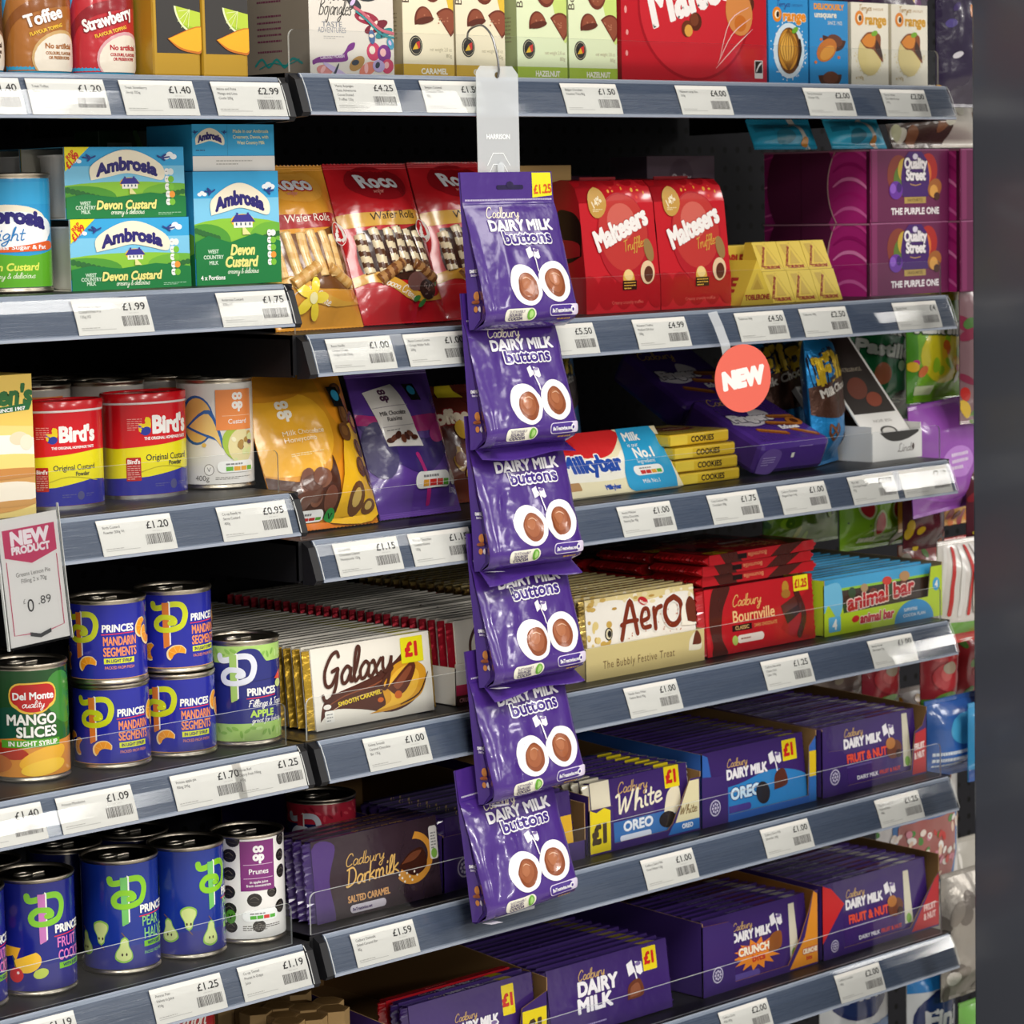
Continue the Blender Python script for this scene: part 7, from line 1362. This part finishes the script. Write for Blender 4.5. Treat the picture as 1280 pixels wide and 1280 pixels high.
# ================================================================ sweet bags on the next bay
def sweet(x, y, z, w, h, t, col, lb, paint=None, fin='film', seed=1, name='sweet_bag', lean=0, roll=0, rz=0, grp=None, sealcol=None):
    d = D(w, h); q = random.Random(seed)
    if paint: paint(d, w, h, q)
    place(pouch(name, w, h, t, d, lb, 'bag', col, 7, seed, fin, 2., group=grp, sealcol=sealcol), x, y, z, lean=lean, roll=roll, rz=rz)
def blobs(cols, n, y0=0., y1=1., r=(5, 11)):
    def f(d, w, h, q):
        for k in range(n): d.ell(q.uniform(0, w), h*q.uniform(y0, y1), q.uniform(*r), q.uniform(*r)*.7, q.choice(cols), 12, q.uniform(0, 180))
    return f
def p_past(d, w, h, q):
    d.text('Fruit', w*.16, h*.66, 15, '#e9ece6', bold=.1, w=w*.6, out=('#0c4a2c', .1), rot=-5); d.text('Pastilles', w*.06, h*.5, 15, '#e9ece6', bold=.1, w=w*.86, out=('#0c4a2c', .1), rot=-5)
    d.ell(w*.4, h*.34, 15, 14, '#d07a5a'); d.ell(w*.12, h*.28, 10, 9, '#b5442c'); d.ell(w*.68, h*.4, 8, 7, '#a8d0a0'); d.ell(w*.74, h*.15, 18, 12, '#1c3a2c'); d.lines(w*.6, h*.15, 34, 2, '#d8e6d8', h=2, gap=4)
def p_rand(d, w, h, q):
    d.rect(0, 0, w*.12, h, '#4f9a22'); d.ell(w*.55, h*.36, w*.4, h*.22, '#e2d62a'); blobs(('#d9342a', '#e0702a', '#9ac92a', '#f0c22a', '#c9288a'), 16, .2, .5, (5, 10))(d, w, h, q); d.text('Randoms', w*.08, h*.54, 18, '#eef0ea', bold=.1, w=w*.86, out=('#3a5a28', .1), rot=-4); d.rrect(w*.1, h*.06, w*.4, h*.13, 2, '#d8e6b8'); d.ell(w*.8, h*.18, 6, 7, '#e6efe0'); d.rect(0, h*.76, w, h, '#d8cf2a')
def p_lilac(d, w, h, q): d.ell(w*.5, h*.45, w*.2, h*.14, '#c084d8'); d.lines(w*.4, h*.5, w*.22, 3, '#e9d4f2', h=4, gap=8); d.poly([(w*.7, h), (w, h), (w, h*.5), (w*.8, h*.7)], '#e9dce4'); d.stroke([(4, h*.2), (w*.5, h*.1), (w-4, h*.25)], 3, '#a85ac9')
def p_melon(d, w, h, q):
    for (x, y, r) in ((.28, .5, 20), (.55, .68, -20), (.75, .42, 30), (.45, .3, -5)): d.ell(w*x, h*y, 13, 17, '#d8e8b0', 20, r); d.ell(w*x, h*y, 10, 14, '#c9343a', 20, r)
    d.poly([(w*.74, 0), (w, h*.2), (w, h*.55), (w*.8, h*.4)], '#e4e4d4', True); d.text('sweets', w*.2, h*.1, 8, '#eef2e0', bold=.07); blobs(('#2f5a1c',), 10, .1, .9, (1, 2))(d, w, h, q); d.rect(0, h*.9, w, h, '#d9502a')
def p_pick(d, w, h, q):
    for (x, y, a, b_, c) in ((.28, .72, 11, 13, '#8f1f38'), (.5, .77, 12, 8, '#d9342a'), (.74, .66, 12, 10, '#9a4a3a'), (.86, .8, 8, 6, '#e0a22a'), (.3, .5, 12, 11, '#8a2a4a'), (.55, .52, 14, 12, '#d98a62')): d.ell(w*x, h*y, a*1.15, b_*1.15, '#f6f0ec'); d.ell(w*x, h*y, a, b_, c)
    d.rrect(w*.12, h*.05, w*.92, h*.46, 8, '#3a78b8'); d.rrect(w*.16, h*.07, w*.88, h*.45, 7, '#a8605a'); blobs(('#efe0d2', '#e8c8b0', '#c9302a', '#f3eee6', '#4a8a3a', '#d98a9a'), 60, .1, .42, (4, 8))(d, w, h, q); d.poly([(w*.6, h*.95), (w*.8, h*.98), (w*.86, h*.84), (w*.7, h*.8)], '#2f8fd0')
def p_fini(d, w, h, q): d.rect(0, h*.74, w, h, '#2a86d0'); d.ell(w*.5, h*.5, w*.44, h*.24, '#1b2c66'); d.ell(w*.5, h*.5, w*.4, h*.21, '#20366f'); d.text('Fini', w*.5, h*.43, h*.15, '#e4e6ea', bold=.08, al='c', w=w*.62); d.poly([(w*.5, h*.72), (w*.64, h*.84), (w*.66, h*.7)], '#d9482a'); d.rect(0, 0, w, h*.2, '#3a78b8')
def p_cane(d, w, h, q):
    for k in range(12): d.stroke([(w*(.0+.085*k), h*.3), (w*(.08+.085*k), h*.92)], 5, '#c9302c' if k % 2 else '#f0ece8')
    d.rrect(w*.3, h*.3, w*.5, h*.7, 3, '#dcd4ca'); d.rect(0, h*.1, w, h*.22, '#6fb03a'); d.rect(0, 0, w, h*.1, '#cf4038')
def p_straw(d, w, h, q):
    for (x, y) in ((.3, .72), (.7, .62), (.45, .4)): d.ell(w*x, h*y, w*.24, h*.19, '#c23a40', 20, 80); d.ell(w*x-3, h*y+4, w*.12, h*.08, '#d8605e', 16, 80)
    d.ell(w*.5, h*.5, 12, 8, '#b8a890'); d.rect(0, 0, w, h*.18, '#4f8a35'); d.ell(w*.5, h*.16, w*.3, h*.08, '#7ab04a')
def p_yel(d, w, h, q): blobs(('#e9d22a', '#f0e6c8', '#c9602a', '#e8a0a0', '#6a2f7a', '#8fc07a', '#f3efe6'), 40, .05, .95, (5, 11))(d, w, h, q); d.ell(w*.25, h*.62, 10, 9, '#efd820'); d.ell(w*.75, h*.7, 12, 9, '#efd820'); d.rect(w*.92, 0, w, h, '#e6cf1e')
def p_blue(d, w, h, q): d.ell(w*.6, h*.6, w*.3, h*.2, '#4fb0e0'); d.lines(8, h*.3, w*.8, 3, '#dfeaf2', h=4, gap=8); d.rect(0, 0, w, h*.16, '#1c4f9a')
def p_white(d, w, h, q): d.poly([(0, 0), (w*.5, 0), (w*.5, h*.4), (w*.3, h*.6), (0, h*.5)], '#4c382e', True); blobs(('#c9c9a0', '#8a5a3a', '#5a3a2a', '#dcd8c4'), 12, .05, .6, (8, 14))(d, w, h, q); d.text('WRAPPED', w*.3, h*.72, 7, '#8a8076', w=w*.4)
sweet(1.085, .075, 1.505, 130, 190, 40, '#2a1c3f', 'dark purple and orange sweet bag at the top right, beside the pillar', blobs(('#c9742a', '#d9a22a', '#3f2a6a', '#8a2a3a', '#4a3a8a', '#e6e2ea'), 22), seed=31)
sweet(1.05, .115, 1.4565, 190, 84, 50, '#cfc8bc', 'white and brown sweet bag lying above the purple gift boxes at the right', p_white, seed=32, lean=20)
sweet(1.037, .185, 1.122, 134, 172, 36, '#1f7a48', 'green fruit pastille bag hanging beyond the white tray', p_past, seed=33, roll=4); sweet(1.062, .105, 1.142, 108, 165, 34, '#7fbf2a', 'lime green sweet bag with big white lettering', p_rand, seed=34)
sweet(1.104, .055, 1.115, 110, 190, 40, '#8a6a70', 'clear bag of long jelly snakes by the pillar, under the purple boxes', blobs(('#e0b82a', '#c9302a', '#4f7a3a', '#d8742a', '#8a2f4a', '#e8d8c0', '#5f8a3a'), 34, 0, .85, (6, 16)), seed=35)
sweet(1.052, .088, 1.0, 150, 140, 34, '#9a52b4', 'lilac sweet bag at the right end of the white tray shelf', p_lilac, seed=36, roll=-4); sweet(1.040, .195, .952, 134, 112, 36, '#8cc42a', 'lime bag printed with red melon slices beneath a shelf', p_melon, seed=37);
for k in range(2): sweet(1.07+.075*k, .118-.042*k, .955-.006*k, 84, 118, 34, '#5a2430', ('maroon and yellow jelly bag next to the melon slice bag', 'maroon and yellow jelly bag nearer the pillar')[k], blobs(('#d9b02a', '#e6c83a', '#8a2430', '#b85a2a', '#6a1c28'), 18, 0, .7), seed=39+k)
sweet(1.066, .062, .842, 150, 130, 40, '#e2dcd6', 'white bag of red striped candy canes by the pillar', p_cane, seed=42)
for k in range(3): sweet(1.045+.06*k, .165-.046*k, .742, 74, 120, 36, '#a8323a', ('red strawberry sweet bag next to the yellow mixed bag', 'middle red strawberry sweet bag', 'red strawberry sweet bag nearest the pillar')[k], p_straw, seed=43+k, sealcol='#4f8a35')
sweet(1.016, .235, .742, 140, 128, 36, '#cbb8a8', 'yellow edged bag of mixed sweets above the upper fruit and nut tray', p_yel, seed=47)
for k in range(2): sweet(1.075+.05*k, .09-.03*k, .668-.006*k, 110, 100, 36, '#3a9ad0' if k else '#2f62b0', ('dark blue sweet bag above the white mix bag', 'bright blue sweet bag by the pillar above the white mix bag')[k], p_blue, seed=48+k)
sweet(1.052, .15, .5, 170, 230, 40, '#e3e0dc', 'big white sweet mix bag with a blue edged window of sweets', p_pick, seed=51); sweet(1.10, .085, .378, 120, 165, 44, '#a8a29a', 'silvery clear bag hanging beneath the white mix bag', blobs(('#c9c4bb', '#8f8880', '#e6e2da', '#77706a'), 16, 0, 1, (8, 18)), 'foil', seed=52)
sweet(1.016, .215, .295, 140, 165, 36, '#dfe3e6', 'white and blue sweet bag under the lowest rail, left one', p_fini, seed=53); sweet(1.068, .115, .272, 100, 160, 36, '#dfe3e6', 'white and blue sweet bag under the lowest rail, right one', p_fini, seed=54); sweet(1.09, .05, .255, 120, 130, 34, '#6fae4a', 'pale green sweet bag at the bottom right by the pillar', None, seed=55)

# a second rank of bags closes the gaps of the next bay
FB = [(1.075, .21, 1.50, 170, 190, '#3a2140', ('#c9742a', '#6a2f6a', '#d9a22a', '#8a2a3a'), 'dark mixed sweet bag deep behind the top right sweet bags'), (1.17, .24, 1.30, 150, 150, '#7a4a58', ('#b03a5a', '#d98a9a', '#e6d0c0', '#5a2a3a'), 'pinkish sweet bag behind the gift boxes at the pillar'),
      (1.06, .285, 1.135, 190, 150, '#3f6a2a', ('#c9302a', '#e0b82a', '#7fae3a', '#8a2f4a'), 'mixed jelly bag behind the fruit pastille bag'), (1.17, .14, 1.10, 150, 190, '#8a3a3a', ('#e0b82a', '#d8742a', '#4f7a3a', '#e8d8c0'), 'red and yellow jelly bag behind the jelly snakes'),
      (1.09, .235, .99, 170, 140, '#7a3f96', ('#c084d8', '#9a52b4', '#e9d4f2', '#5a2a78'), 'violet sweet bag behind the lilac one'), (1.015, .30, .95, 150, 120, '#6a9a24', ('#9ac92a', '#4f7a1c', '#c9d86a'), 'olive lime sweet bag behind the melon slice bag'),
      (1.13, .172, .97, 150, 110, '#c9902a', ('#e6c83a', '#8a2430', '#d8742a', '#6a1c28'), 'amber jelly bag behind the maroon jelly bags'), (1.12, .165, .85, 170, 105, '#b83a34', ('#f0ece8', '#c9302c', '#6fb03a', '#e8c8c0'), 'red striped sweet bag behind the candy cane bag'),
      (1.06, .305, .735, 170, 130, '#8a2a30', ('#c23a40', '#d8605e', '#4f8a35', '#5a1c20'), 'deep red strawberry bag behind the front three'), (1.15, .13, .735, 140, 120, '#b0343c', ('#c23a40', '#d8605e', '#4f8a35', '#7ab04a'), 'red and green strawberry bag at the pillar'),
      (1.10, .20, .60, 180, 160, '#d8d4d0', ('#c9302a', '#e0a22a', '#8a2a4a', '#4a8a3a', '#f6f0ec'), 'white sweet mix bag behind the front white mix bag'), (1.15, .175, .36, 150, 190, '#b5b0a6', ('#e6e2da', '#8f8880', '#d0ccc2'), 'pale silvery bag behind the silvery clear bag')]
for i, (x, y, z, w_, h_, c, cs, lb) in enumerate(FB): sweet(x, y, z, w_, h_, 34, c, lb, blobs(cs, 30, .03, .97, (5, 12)), seed=70+i)
